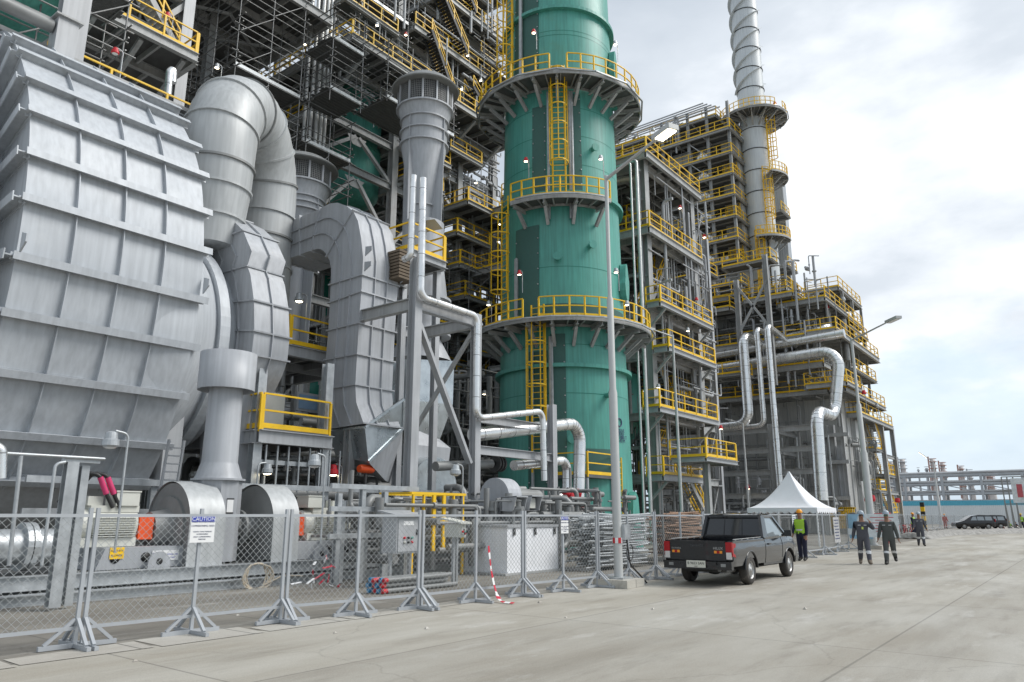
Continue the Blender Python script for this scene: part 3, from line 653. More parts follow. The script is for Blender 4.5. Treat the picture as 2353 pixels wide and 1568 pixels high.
# ================================================================ FLARED INTAKE STACKS
def mesh_stack(c, Z, k, label):
    """round stack with conical neck, screened head and wide brim; Z = heights of foot, cone foot, cone top, cylinder top, screen foot, screen top, brim"""
    t = thing('intake_stack', label, 'stack', (c[0], c[1], Z[0])); C0 = (c[0], c[1], 0); zb, z1, z2, z3, z4, zs_, zt = Z
    b = MB(); b.lathe([(.62 * k, zb), (.62 * k, z1), (1.18 * k, z2), (1.18 * k, z3), (1.40 * k, z4)], C0, 40); part('stack_shell', b, 'duct_paint', t)
    for z, r_ in ((z1, .64), (z2, 1.2), ((z2 + z3) / 2, 1.2), (z3, 1.2), (z4, 1.42)):
        b = MB(); b.lathe([(r_ * k - .03, z - .04), (r_ * k + .09, z - .04), (r_ * k + .09, z + .04), (r_ * k - .03, z + .04)], C0, 40, smooth=False); part('stiffening_ring', b, 'duct_paint', t)
    for j in range(4):
        q = R(8 + j * 90); b = MB(); d_ = Vector((math.cos(q), math.sin(q), 0)); V0 = Vector(C0)
        P = [V0 + d_ * .62 * k + Vector((0, 0, zb)), V0 + d_ * 1.15 * k + Vector((0, 0, zb)), V0 + d_ * 1.27 * k + Vector((0, 0, z2)), V0 + d_ * 1.27 * k + Vector((0, 0, z3)), V0 + d_ * 1.17 * k + Vector((0, 0, z3)), V0 + d_ * 1.17 * k + Vector((0, 0, z2)), V0 + d_ * .62 * k + Vector((0, 0, z1))]
        n_ = Vector((-d_.y, d_.x, 0)) * .02; b.add([p_ - n_ for p_ in P] + [p_ + n_ for p_ in P], [tuple(range(6, -1, -1)), tuple(range(7, 14))] + [(i, (i + 1) % 7, 7 + (i + 1) % 7, 7 + i) for i in range(7)]); part('fin', b, 'duct_paint', t)
    b = MB(); b.lathe([(1.34 * k, z4), (1.34 * k, zs_)], C0, 40); part('screen_core', b, 'dark', t)
    b = MB(); nw = 90
    for j in range(nw): q = 2 * math.pi * j / nw; d_ = Vector((math.cos(q), math.sin(q), 0)) * 1.37 * k + Vector(C0); b.bar(d_ + Vector((0, 0, z4)), d_ + Vector((0, 0, zs_)), .018, .018)
    for j in range(10): b.lathe([(1.37 * k, z4 + (zs_ - z4) * j / 10), (1.37 * k, z4 + (zs_ - z4) * j / 10 + .018)], C0, 40)
    part('wire_screen', b, 'pipe_grey', t)
    for j in range(12): q = 2 * math.pi * (j + .3) / 12; d_ = Vector((math.cos(q), math.sin(q), 0)) * 1.41 * k + Vector(C0); part('screen_post', MB().bar(d_ + Vector((0, 0, z4)), d_ + Vector((0, 0, zs_)), .10, .05), 'duct_paint', t)
    b = MB(); b.lathe([(1.3 * k, zs_), (1.74 * k, zs_ + .02), (1.78 * k, zs_ + .07), (1.74 * k, zs_ + .14), (1.3 * k, zt), (0, zt)], C0, 48, smooth=False); part('brim', b, 'pipe_grey', t)
    return t
def zat(vs, u, y): return [A(u, v, y=y).z for v in vs]
ms = A(975, 300, y=25); mesh_stack((ms.x, ms.y), [A(985, 700, y=25).z] + zat((480, 340, 285, 258, 212, 190), 973, 25), 1.0, 'tall grey intake stack with screened head and brim left of the green column')
ms2 = A(692, 400, y=30); mesh_stack((ms2.x, ms2.y), [9] + zat((560, 500, 472, 440, 398, 378), 700, 30), 1.05, 'smaller grey intake stack with screened head behind the gooseneck duct')
# tapering neck and galvanised box below the tall stack
t = thing('stack_hood', 'galvanised sheet box and grey conical neck below the tall intake stack', 'hood', (ms.x, 24, 0))
zz = [A(985, v, y=23.5).z for v in (600, 690, 770, 830)]; xx = A(985, 700, y=23.5).x
b = MB(); b.lathe([(1.0, zz[0] + 2), (1.0, zz[0]), (1.25, zz[1]), (.8, zz[2] + .6), (.85, zz[2]), (1.5, zz[3])], (xx, 24, 0), 28); part('neck', b, 'duct_paint', t)
for z in (zz[1], zz[2]): part('flange', MB().lathe([(1.0, z - .06), (1.42, z - .06), (1.42, z + .06), (1.0, z + .06)], (xx, 24, 0), 28, smooth=False), 'duct_paint', t)
p0, p1 = A(936, 825, y=22), A(1043, 830, y=22); p2, p3 = A(940, 920, y=22), A(1040, 930, y=22); p4, p5 = A(948, 985, y=22.3), A(1010, 1010, y=22.3)
b = MB(); D_ = Vector((0, 3.2, 0)); b.add([p0, p1, p3, p2, p0 + D_, p1 + D_, p3 + D_, p2 + D_], [(0, 1, 2, 3), (0, 3, 7, 4), (0, 4, 5, 1)]); part('upper_box', b, 'sheet_galv', t)
b = MB(); b.add([p2, p3, p5, p4, p2 + D_, p3 + D_, p5 + D_ * .6, p4 + D_ * .6], [(0, 1, 2, 3), (0, 3, 7, 4), (1, 5, 6, 2)]); part('lower_taper', b, 'sheet_galv', t)
b = MB(); q0, q1 = A(930, 1020, y=22), A(1035, 1030, y=22); q2, q3 = A(930, 1062, y=22), A(1030, 1068, y=22); b.add([q0, q1, q3, q2], [(0, 1, 2, 3)]); b.add([q0, q2, q2 + D_, q0 + D_], [(0, 1, 2, 3)]); b.add([p4, p5, q1, q0], [(0, 1, 2, 3)]); part('damper_box', b, 'duct_paint', t)
t = thing('fan_casing', 'rounded galvanised fan casing behind the pipe frame column', 'fan', A(1000, 1100, y=21)); c = A(1000, 1110, y=21); rr = A(1000, 1050, y=21).z - c.z
b = MB(); b.lathe([(0, 0), (rr * 1.25, 0), (rr * 1.25, 1.3), (0, 1.3)], (c.x, c.y, c.z - rr * .25), 36, 'Y', smooth=False); part('casing', b, 'sheet_galv', t)
b = MB(); b.lohi((c.x - 1.7, c.y + .1, .2), (c.x + 1.6, c.y + 1.4, c.z - .3)); part('casing_base', b, 'sheet_galv', t)

# ================================================================ PIPE FRAME IN FRONT OF THE STACK
def steel_col(mb, x, y, z0, z1, w_=.35, d_=.35, along='y'): mb.ibeam((x, y, z0), (x, y, z1), w_, d_, up=(0, 1, 0) if along == 'y' else (1, 0, 0)); return mb
YF = 17.5; xc1 = A(948, 900, y=YF).x; xc2 = A(1092, 900, y=YF).x; zb_ = A(1000, 712, y=YF).z
t = thing('pipe_rack', 'grey braced steel goalpost frame carrying silver pipes before the green column', 'pipe rack', (xc1, YF, 0))
ztop = A(955, 590, y=YF).z
part('column', steel_col(MB(), xc1, YF, .02, ztop, .34, .34), 'steel_light', t); part('column', steel_col(MB(), xc2, YF, .02, zb_ + .3, .3, .3), 'steel_light', t)
part('column', steel_col(MB(), xc1 + .1, YF + 3.2, .02, zb_ + .3, .3, .3), 'steel', t); part('column', steel_col(MB(), xc2, YF + 3.2, .02, zb_ + .3, .3, .3), 'steel', t)
for y in (YF, YF + 3.2): part('beam', MB().ibeam((xc1 + .18, y, zb_), (xc2 - .16, y, zb_), .25, .42), 'steel_light', t)
for x in (xc1, xc2): part('beam', MB().ibeam((x, YF + .18, zb_), (x, YF + 3.02, zb_), .25, .42), 'steel', t)
part('brace', MB().bar(A(962, 745, y=YF - .02), A(1078, 1065, y=YF - .02), .12, .24, up=(0, 1, 0)), 'steel_light', t)
part('brace', MB().bar((xc2, YF + .2, zb_ - .4), (xc2, YF + 3.0, 5.0), .10, .16), 'steel', t)
x3 = A(1265, 1000, y=YF).x
for z, y_ in ((A(1150, 1040, y=YF).z, YF), (A(1150, 965, y=YF).z, YF + .35)): part('beam', MB().ibeam((xc2 + .16, y_, z), (x3, y_, z), .2, .32), 'steel_light', t)
part('column', steel_col(MB(), x3 + .1, YF, .02, A(1265, 930, y=YF).z, .3, .3), 'steel_light', t)
t_ = t
mat('alu_seam', (.35, .35, .35), .4, .8, 0)
def clad_pipe(label, pts, r, br, name='insulated_pipe', m='alu', n=14, seams=True, cat='pipe', step=1.0, group=None):
    P = bend(pts, br, 7); t = thing(name, label, cat, tuple(P[0]), group=group); b = MB(); b.tube(P, r, n); part('cladding', b, m, t)
    if seams:
        s = MB(); acc = 0
        for a, c in zip(P, P[1:]):
            L = (c - a).length; d = (c - a).normalized(); acc += L
            k = max(1, int(L / step)) if L > step * .8 else (1 if L > .1 else 0)
            for i in range(k): q = a.lerp(c, (i + .5) / k) if k > 1 or L > step * .8 else a; s.tube([q - d * .012, q + d * .012], r * 1.03, n, caps=True)
        if s.v: part('seams', s, 'alu_seam', t, kind='stuff')
    return t
Y1 = YF - .35
clad_pipe('bright clad pipe running down along the frame beam and out over the big pipes', [A(972, 410, y=Y1), A(966, 683, y=Y1), A(1096, 727, y=Y1), A(1093, 962, y=Y1), A(1246, 945, y=Y1), A(1250, 1105, y=Y1)], .125, .32, step=.75)
clad_pipe('shorter bright clad pipe ending in an elbow, left of the two tall ones', [A(950, 404, y=Y1 + .25), A(943, 590, y=Y1 + .25), A(928, 596, y=Y1 + .6)], .115, .25, step=.75)
Y2 = YF + .55
clad_pipe('fattest silver pipe turning down before the green column foot', [A(1085, 1000, y=Y2), A(1333, 972, y=Y2), A(1328, 1180, y=Y2)], .265, .75, step=.85, n=20)
clad_pipe('silver pipe below the fattest one, curling down and back under itself', [A(1180, 1070, y=Y2 - .1), A(1302, 1058, y=Y2 - .1), A(1302, 1135, y=Y2 - .1), A(1270, 1150, y=Y2 - .1)], .20, .42, step=.7, n=18)
clad_pipe('dull grey flanged pipe crossing behind the frame column', [A(1000, 1072, y=Y2 - .1), A(1128, 1066, y=Y2 - .1)], .17, .3, m='pipe_grey', seams=False)
b = MB(); p = A(1140, 1066, y=Y2 - .1)
for dx in (-.12, .05, .22): b.lathe([(.1, 0), (.30, 0), (.30, .08), (.1, .08)], (p.x + dx, p.y, p.z), 20, 'X', smooth=False)
solo('pipe_flange', b, 'dark', 'dark bolted flange pair between grey pipe and silver pipe', 'flange', tuple(p))

# ================================================================ GREEN COLUMN
GC = Vector((A(1303, 1180, y=23.3).x, 23.3, 0)); D2 = math.hypot(GC.x, GC.y)
GC = Vector((35.3, 23.35, 0)); CA = math.atan2(-GC.y, -GC.x)          # angle towards the viewer's road
def gz(v): return A(1297, v, y=GC.y * (D2 - 4.9) / D2).z
def gz_(v):
    f = (D2_ - 4.0) / D2_; return A(1300, v, y=GC.y * f, ).z
D2_ = math.hypot(GC.x, GC.y)
def gr(z): return 3.80 - .0155 * z
def zfront(v, r):     # height of a sight line where it meets the near side of the column at radius r
    k = (D2_ - r) / D2_; return A(1176 + 0, v, y=1).z if False else EYE + (D2_ - r) * ((A(1300, v, y=10).z - EYE) / math.hypot(A(1300, v, y=10).x, 10))
t = thing('green_column', 'giant green steel column with yellow railed ring platforms', 'column', tuple(GC))
ZT = 46; GCT, GC0 = t, GC
b = MB(); b.lathe([(gr(z), z) for z in [0, 5, 10, 15, 20, 25, 30, 35, 40, ZT]] + [(0, ZT + 1.5)], GC, 72); part('column_shell', b, 'green', t)
def _ring(z, dr=.28, h=.10):
    b = MB(); b.lathe([(gr(z) - .02, z - h), (gr(z) + dr, z - h), (gr(z) + dr, z + h), (gr(z) - .02, z + h)], GC, 72, smooth=False); return b
ZL, ZM, ZU = zfront(728, 4.9), zfront(446, 4.7), zfront(163, 4.9)
for v in (838, 437, 4): part('stiffening_ring', _ring(zfront(v, 3.9)), 'green', t)
for v in (903, 790, 610, 372, 305, 240, 70, 60): z = zfront(v, 3.7); part('weld_seam', MB().lathe([(gr(z) + .006, z - .02), (gr(z) + .006, z + .02)], GC, 72), 'green_dark', t)
def arcpanel(a0, a1, z0, z1, dr, n=10):
    b = MB(); vs = []
    for z in (z0, z1):
        for i in range(n + 1): q = a0 + (a1 - a0) * i / n; vs.append((GC.x + (gr(z) + dr) * math.cos(q), GC.y + (gr(z) + dr) * math.sin(q), z))
    b.add(vs, [(i, i + 1, n + 2 + i, n + 1 + i) for i in range(n)], True); return b
def studs(a, z0, z1, stp=.9):
    b = MB(); z = z0
    while z < z1: r_ = gr(z) + .06; b.box((GC.x + r_ * math.cos(a), GC.y + r_ * math.sin(a), z), (.06, .06, .06)); z += stp
    return b
def ga(du): return CA + math.asin(max(-1, min(1, du)))        # du = sideways offset / radius, positive to the right
for a0, a1, z0, z1 in ((ga(-.50), ga(-.22), 3, ZL - 1.5), (ga(-.18), ga(.04), 3, ZL - .6), (ga(-.72), ga(-.34), ZL + .2, ZM - 1.2), (ga(-.45), ga(-.22), ZM, ZU - 1.2), (ga(.14), ga(.36), ZM, ZU - .5), (ga(-.78), ga(-.34), ZU + .3, 46), (ga(-.3), ga(.95), ZL - .1, ZL + 1.1), (ga(.30), ga(.72), zfront(1090, 3.9), zfront(1030, 3.9))):
    part('guard_mesh', arcpanel(a0, a1, z0, z1, .045), 'green_mesh', t)
    for a in (a0 + .02, a1 - .02): part('stud_row', studs(a, z0 + .3, z1), 'galvanised', t, kind='stuff')
def ring_platform(z, r1, a0, a1, gaps, brackets, conduit=None, t=None, GC=None, r0=None, drop=1.25):
    """annular walkway: grating, curb, brackets and yellow railing; gaps = openings left for ladders"""
    t = t or GCT; GC = GC or GC0; r0 = r0 or gr(z) + .08; n = max(8, int((a1 - a0) / R(5)))
    vs = []
    for zz in (z, z - .1):
        for rr in (r0, r1): vs += [(GC.x + rr * math.cos(a0 + (a1 - a0) * i / n), GC.y + rr * math.sin(a0 + (a1 - a0) * i / n), zz) for i in range(n + 1)]
    m = n + 1; b = MB()
    for i in range(n): b.add([vs[i], vs[i + 1], vs[m + i + 1], vs[m + i]], [(0, 1, 2, 3)]); b.add([vs[2 * m + i], vs[2 * m + i + 1], vs[3 * m + i + 1], vs[3 * m + i]], [(3, 2, 1, 0)])
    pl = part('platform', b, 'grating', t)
    b = MB()
    for rr in (r0 + .04, r1):
        P = arc_pts(GC, rr, a0, a1, n * 2, z - .1)
        for p, q in zip(P, P[1:]): b.bar(p, q, .07, .24)
    for i in range(n + 1):
        if i % 2 == 0: q = a0 + (a1 - a0) * i / n; d_ = Vector((math.cos(q), math.sin(q), 0)); b.bar(GC + d_ * r0 + Vector((0, 0, z - .14)), GC + d_ * r1 + Vector((0, 0, z - .14)), .06, .16)
    part('platform_frame', b, 'steel', pl)
    k = brackets
    for i in range(k + 1):
        q = a0 + .04 + (a1 - a0 - .08) * i / k; d_ = Vector((math.cos(q), math.sin(q), 0)); b = MB()
        b.ibeam(GC + d_ * r0 + Vector((0, 0, z - .3)), GC + d_ * (r1 - .05) + Vector((0, 0, z - .3)), .16, .22); b.ibeam(GC + d_ * (r0 - .02) + Vector((0, 0, z - drop)), GC + d_ * (r1 - .45) + Vector((0, 0, z - .42)), .16, .18); part('bracket', b, 'steel', pl)
    segs = []; cur = a0
    for g0, g1 in sorted(gaps): segs.append((cur, g0)); cur = g1
    segs.append((cur, a1))
    for s0, s1 in segs:
        if s1 - s0 > .03: part('guard_rail', rail_mb(MB(), arc_pts(GC, r1 - .03, s0, s1, max(2, int((s1 - s0) / R(9))), z), post=1.7), 'yellow', pl)
    if conduit:
        b = MB(); P = arc_pts(GC, r1 + .22, a0 + .1, a1 - .1, 14, z - .05)
        for p, q in zip(P, P[1:]): b.bar(p, q, .10, .07)
        part('cable_tray', b, 'galvanised', pl)
    return pl
def tau(a): return a
ring_platform(ZL, 5.1, CA - R(118), CA + R(105), [(ga(-.41), ga(-.24)), (CA - R(80), CA - R(66))], 14, True)
ring_platform(ZM, 4.75, CA - R(36), CA + R(36), [], 3, True)
ring_platform(ZU, 5.05, CA - R(180), CA + R(178), [(ga(-.10), ga(.10))], 22, True)
def col_ladder(q, z0, z1, cage=True):
    d_ = Vector((math.cos(q), math.sin(q), 0)); b = MB(); rr = max(gr(z0), gr(z1)) + .28
    ladder_mb(b, GC + d_ * rr + Vector((0, 0, z0)), z1, d_, .72, cage, 2.2, .33, .034); return part('caged_ladder', b, 'yellow', t)
col_ladder(ga(-.33), 3.8, ZL + 1.0); col_ladder(CA - R(56), ZL, ZM + 1.0); col_ladder(ga(-.01), ZM, ZU + 1.1); col_ladder(CA - R(54), ZU, 44)
for q, z0, z1 in ((ga(-.17), 3, ZL - .8), (ga(-.15), 3, ZL - .8), (ga(-.42), 3, ZL - .8), (CA - R(43), ZL, ZM - 3), (CA - R(41.5), ZL, ZM - 3), (ga(.16), ZM - 1, ZU - .5), (ga(.20), ZM - 1, ZU - .5), (ga(-.17), ZM - 1, ZU - .5), (CA - R(40), ZU, 45), (CA - R(38.5), ZU, 45)):
    d_ = Vector((math.cos(q), math.sin(q), 0)); r_ = max(gr(z0), gr(z1)) + .16; part('conduit', MB().bar(GC + d_ * r_ + Vector((0, 0, z0)), GC + d_ * r_ + Vector((0, 0, z1)), .11, .11), 'galvanised', t)
for v in (92, 152, 610, 730 - 70):
    q = CA + R(74); d_ = Vector((math.cos(q), math.sin(q), 0)); z = zfront(v, 3.7)
    if v == 660: continue
    b = MB(); s_ = Vector((-d_.y, d_.x, 0)); P = []
    c0 = GC + d_ * (gr(z) + .02) + Vector((0, 0, z))
    for k in range(20): a = 2 * math.pi * k / 20; w_ = .42 if math.sin(a) > 0 else .62; P.append(c0 + s_ * w_ * math.cos(a) + Vector((0, 0, .9 * math.sin(a) + (0 if math.sin(a) > 0 else -.5 * abs(math.sin(a))))))
    b.add(P + [p + d_ * .35 for p in P], [tuple(range(19, -1, -1)), tuple(range(20, 40))] + [(i, (i + 1) % 20, 20 + (i + 1) % 20, 20 + i) for i in range(20)]); part('lifting_trunnion', b, 'green', t)
# base lug and the stencilled lettering
q = CA + R(66); d_ = Vector((math.cos(q), math.sin(q), 0)); s_ = Vector((-d_.y, d_.x, 0)); b = MB(); c0 = GC + d_ * 3.82
P = [c0 + s_ * x + Vector((0, 0, z)) for x, z in ((-1.0, 0), (1.0, 0), (.55, 1.6), (.4, 2.6), (0, 2.9), (-.4, 2.6), (-.55, 1.6))]; b.add(P + [p + d_ * .3 for p in P], [tuple(range(6, -1, -1)), tuple(range(7, 14))] + [(i, (i + 1) % 7, 7 + (i + 1) % 7, 7 + i) for i in range(7)]); part('base_lug', b, 'green', t)
q = ga(.80); d_ = Vector((math.cos(q), math.sin(q), 0)); s_ = Vector((-d_.y, d_.x, 0))
for i, tx in enumerate(('A-052-R', 'DESULF', 'W = 1080 T', 'L = 42 M')):
    z = zfront(987 + i * 8, 3.0); part('stencil_lettering', text_mb(tx, .26, GC + d_ * (gr(z) + .03) + Vector((0, 0, z)), s_, (0, 0, 1), .01), 'ink', t)
z = zfront(968, 3); part('stencil_mark', MB().lathe([(.22, 0), (.26, 0)], (0, 0, 0), 20) if False else MB().tube([GC + d_ * (gr(z) + .03) + s_ * .22 * math.cos(R(a)) + Vector((0, 0, z + .22 * math.sin(R(a)))) for a in range(0, 360, 24)], .03, 5, closed=True), 'ink', t)
for (du, v, L) in ((.45, 560, .35), (.62, 905, .4), (.1, 1010, .3), (-.05, 590, .3), (.55, 330, .3)):
    q = ga(du); d_ = Vector((math.cos(q), math.sin(q), 0)); z = zfront(v, 3.7); c = GC + d_ * (gr(z) - .02) + Vector((0, 0, z)); b = MB(); b.tube([c, c + d_ * L], .14, 14); b.tube([c + d_ * L, c + d_ * (L + .07)], .24, 16); part('nozzle', b, 'green', t)
# small yellow platform at the foot
p = A(1350, 1090, y=19.6); q_ = A(1412, 1090, y=19.6)
pl = thing('service_platform', 'small yellow railed platform at the foot of the green column', 'platform', tuple(p)); b = MB(); b.lohi((p.x, 19.6, p.z - .15), (q_.x, 22, p.z)); part('grating', b, 'grating', pl)
part('guard_rail', rail_mb(MB(), [(p.x, 21.5, p.z), (p.x, 19.6, p.z), (q_.x, 19.6, p.z), (q_.x, 21.5, p.z)]), 'yellow', pl)
for x in (p.x + .1, q_.x - .1): part('leg', MB().bar((x, 19.7, 0), (x, 19.7, p.z - .16), .12, .12), 'galvanised', pl)
part('access_ladder', ladder_mb(MB(), (q_.x + .3, 19.5, 0), p.z + 1, (0, -1, 0), .5, False), 'yellow', pl)

# ================================================================ LIGHT POLES
def light_pole(p, z, arm, label, r=(.15, .10, .062), lit=False, steps=(.45, .68), plinth=True, head=(.75, .32), name='lamp_post', box=False):
    t = thing(name, label, 'lamp post', (p[0], p[1], 0)); P = Vector((p[0], p[1], 0))
    if plinth: b = MB(); b.box(P + Vector((0, 0, .09)), (.9, .9, .18), rz=.03); part('concrete_foot', b, 'kerb_concrete', t)
    b = MB(); z0 = .18 if plinth else 0
    b.lathe([(r[0], z0), (r[0], z * steps[0] - .12), (r[1], z * steps[0]), (r[1], z * steps[1] - .1), (r[2], z * steps[1]), (r[2], z)], P, 20); part('pole', b, 'concrete_pole', t)
    b = MB(); b.box(P + Vector((0, 0, z0 + .02)), (.5, .5, .04)); part('base_flange', b, 'galvanised', t)
    e_ = P + Vector(arm) + Vector((0, 0, z)); b = MB(); b.tube([P + Vector((0, 0, z - .1)), e_], [.05, .035], 10); part('arm', b, 'concrete_pole', t)
    d_ = Vector(arm).normalized(); b = MB(); b.bar(e_ - d_ * .05, e_ + d_ * head[0], head[1], .13); h = part('lamp_head', b, 'concrete_pole', t)
    b = MB(); n_ = d_.cross(Vector((0, 0, 1))).normalized(); u_ = n_.cross(d_); dn = -u_ if u_.z > 0 else u_
    b.bar(e_ + d_ * .06 + dn * .075, e_ + d_ * (head[0] - .06) + dn * .075, head[1] * .8, .02); part('lamp_lens', b, 'lamp_glow' if lit else 'lamp_lens', h)
    return t
pb = A(1422, 1348, z=0); zt = A(1397, 408, y=pb.y).z; ar = A(1510, 318, y=pb.y - 2.0) - Vector((pb.x, pb.y, zt))
LP = light_pole(pb, zt, tuple(ar), 'tall stepped grey lamp post with lit lamp and barrier tape near the pickup', (.108, .085, .052), True, head=(.62, .30))
b = MB(); c = pb + Vector((.17, -.11, 1.26)); b.box(c, (.3, .16, .36)); sb = part('switch_box', b, 'galvanised', LP)
b = MB(); b.lathe([(.122, 1.00), (.122, 1.13)], pb, 20); part('barrier_tape_band', b, 'white_plain', LP)
b = MB()
for k in range(5): b.lathe([(.126, 1.00), (.126, 1.13)], pb, 4, a0=R(k * 72), a1=R(k * 72 + 36))
part('tape_stripes', b, 'red', LP)
b = MB(); b.tube(bend([pb + Vector((.2, -.14, 1.08)), pb + Vector((.22, -.2, .5)), pb + Vector((.5, -.3, .25)), pb + Vector((.75, -.35, .05))], .2), .02, 8); part('cable', b, 'black', LP)
b = MB(); b.tube([pb + Vector((.3 + .16 * math.cos(R(a)), -.16, .78 + .2 * math.sin(R(a)))) for a in range(70, -230, -20)], .012, 6); part('loose_cable', b, 'black', LP)
pb2 = A(2008, 1262, z=0); z2 = A(1965, 785, y=pb2.y).z
a2 = A(2040, 740, y=pb2.y - 2.3) - Vector((pb2.x, pb2.y, z2))
light_pole(pb2, z2, tuple(a2), 'unlit grey lamp post by the walking workers, arm reaching over the road', (.18, .135, .075), head=(.9, .3))
# ================================================================ STEEL STRUCTURES: shared builders
def platform(t, x0, x1, y0, y1, z, rails='', beam=.36, joist=1.5, cols=None, m='steel', gaps=None, toe=True, wid=.25, thick=.05, name='platform'):
    """one floor: grating with edge beams, joists and guard rails on the named sides (l r f b)"""
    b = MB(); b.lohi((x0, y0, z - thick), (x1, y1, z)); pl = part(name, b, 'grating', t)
    for a, c in (((x0, y0), (x1, y0)), ((x0, y1), (x1, y1))): part('edge_beam', MB().ibeam((a[0], a[1], z - thick - beam / 2 - .003), (c[0], c[1], z - thick - beam / 2 - .003), wid, beam), m, pl)
    for a, c in (((x0, y0), (x0, y1)), ((x1, y0), (x1, y1))): part('edge_beam', MB().ibeam((a[0], a[1] + wid / 2 + .004, z - thick - beam / 2 - .006), (c[0], c[1] - wid / 2 - .004, z - thick - beam / 2 - .006), wid * .96, beam), m, pl)
    b = MB(); n = max(1, round((x1 - x0) / joist))
    for i in range(1, n): x = x0 + (x1 - x0) * i / n; b.bar((x, y0 + .15, z - thick - beam * .38), (x, y1 - .15, z - thick - beam * .38), .10, beam * .7)
    n = max(1, round((y1 - y0) / (joist * 2.2)))
    for i in range(1, n): y = y0 + (y1 - y0) * i / n; b.bar((x0 + .15, y, z - thick - beam * .55), (x1 - .15, y, z - thick - beam * .55), .14, beam * .8)
    if b.v: part('joists', b, m, pl, kind='stuff')
    S = {'f': ((x0 + .11, y0 + .031), (x1 - .11, y0 + .031)), 'b': ((x0 + .11, y1 - .031), (x1 - .11, y1 - .031)), 'l': ((x0 + .03, y0 + .03), (x0 + .03, y1 - .03)), 'r': ((x1 - .03, y0 + .03), (x1 - .03, y1 - .03))}
    for s_ in rails:
        a, c = S[s_]; part('guard_rail', rail_mb(MB(), [(*a, z), (*c, z)], toe=toe), 'yellow', pl)
    return pl
def columns(t, Xs, Ys, z0, z1, w_=.5, m='steel'):
    for x in Xs:
        for y in Ys: part('column', MB().ibeam((x, y, z0), (x, y, z1), w_, w_, up=(0, 1, 0)), m, t)
def frame_beams(t, Xs, Ys, Zs, w_=.3, h=.5, m='steel', brace=None, inner=True):
    st = MB()
    for z in Zs:
        for j, y in enumerate(Ys):
            for a, c in zip(Xs, Xs[1:]):
                q = ((a + w_ * .9, y, z), (c - w_ * .9, y, z))
                if j == 0: part('beam', MB().ibeam(*q, w_, h), m, t)
                else: st.ibeam(*q, w_, h)
        for i, x in enumerate(Xs):
            for a, c in zip(Ys, Ys[1:]):
                q = ((x, a + w_ * .9, z), (x, c - w_ * .9, z))
                if i == 0: part('beam', MB().ibeam(*q, w_, h), m, t)
                else: st.ibeam(*q, w_, h)
    if st.v: part('inner_beams', st, m, t, kind='stuff')
def brace(t, p, q, w_=.2, m='steel'): part('brace', MB().bar(p, q, w_, w_), m, t)
def vbrace(t, x0, x1, y, z0, z1, w_=.22, m='steel'):
    """inverted V in the plane y"""
    xm = (x0 + x1) / 2; brace(t, (x0 + .2, y, z0), (xm - .15, y, z1 - .3), w_, m); brace(t, (x1 - .2, y, z0), (xm + .15, y, z1 - .3), w_, m)
    part('gusset', MB().prism([(xm - .9, z1 - .28), (xm + .9, z1 - .28), (xm + .35, z1 - .95), (xm - .35, z1 - .95)], y - .015, y + .015, 'Y'), m, t)
def pipework(name, x0, x1, y0, y1, z0, z1, n, seed, rmax=.16, mats=('pipe_grey',), cats='pipe', label=None):
    """dense small pipe runs nobody could count: one object of kind stuff"""
    r_ = random.Random(seed); b = MB()
    for k in range(n):
        ax = r_.choice('xyzzxz'); r = r_.choice([.03, .04, .05, .05, .07, .09, .12, rmax]); x, y, z = r_.uniform(x0, x1), r_.uniform(y0, y1), r_.uniform(z0, z1)
        if ax == 'x': L = r_.uniform(1.5, (x1 - x0) * .7); p, q = Vector((x, y, z)), Vector((min(x1, x + L), y, z))
        elif ax == 'y': L = r_.uniform(1.5, (y1 - y0) * .7); p, q = Vector((x, y, z)), Vector((x, min(y1, y + L), z))
        else: L = r_.uniform(1, (z1 - z0) * .5); p, q = Vector((x, y, z)), Vector((x, y, min(z1, z + L)))
        if (q - p).length < .4: continue
        e_ = q + Vector((r_.uniform(-1, 1), r_.uniform(-1, 1), 0)) * (1 if ax == 'z' else 0) + Vector((0, 0, r_.uniform(-1.2, 1.2) if ax != 'z' else 0))
        b.tube(bend([p, q, e_], r * 3, 3) if r_.random() < .6 and (e_ - q).length > .3 else [p, q], r, 7)
        if r_.random() < .35: m_ = p.lerp(q, .5); d = (q - p).normalized(); b.tube([m_ - d * .05, m_ + d * .05], r * 1.8, 8); 
    o = part_free(name, b, mats[0]); o['kind'] = 'stuff'; return o
def part_free(name, mb, m):
    o = bpy.data.objects.new(name, _mesh(name, mb, m, (0, 0, 0))); COL.objects.link(o); return o
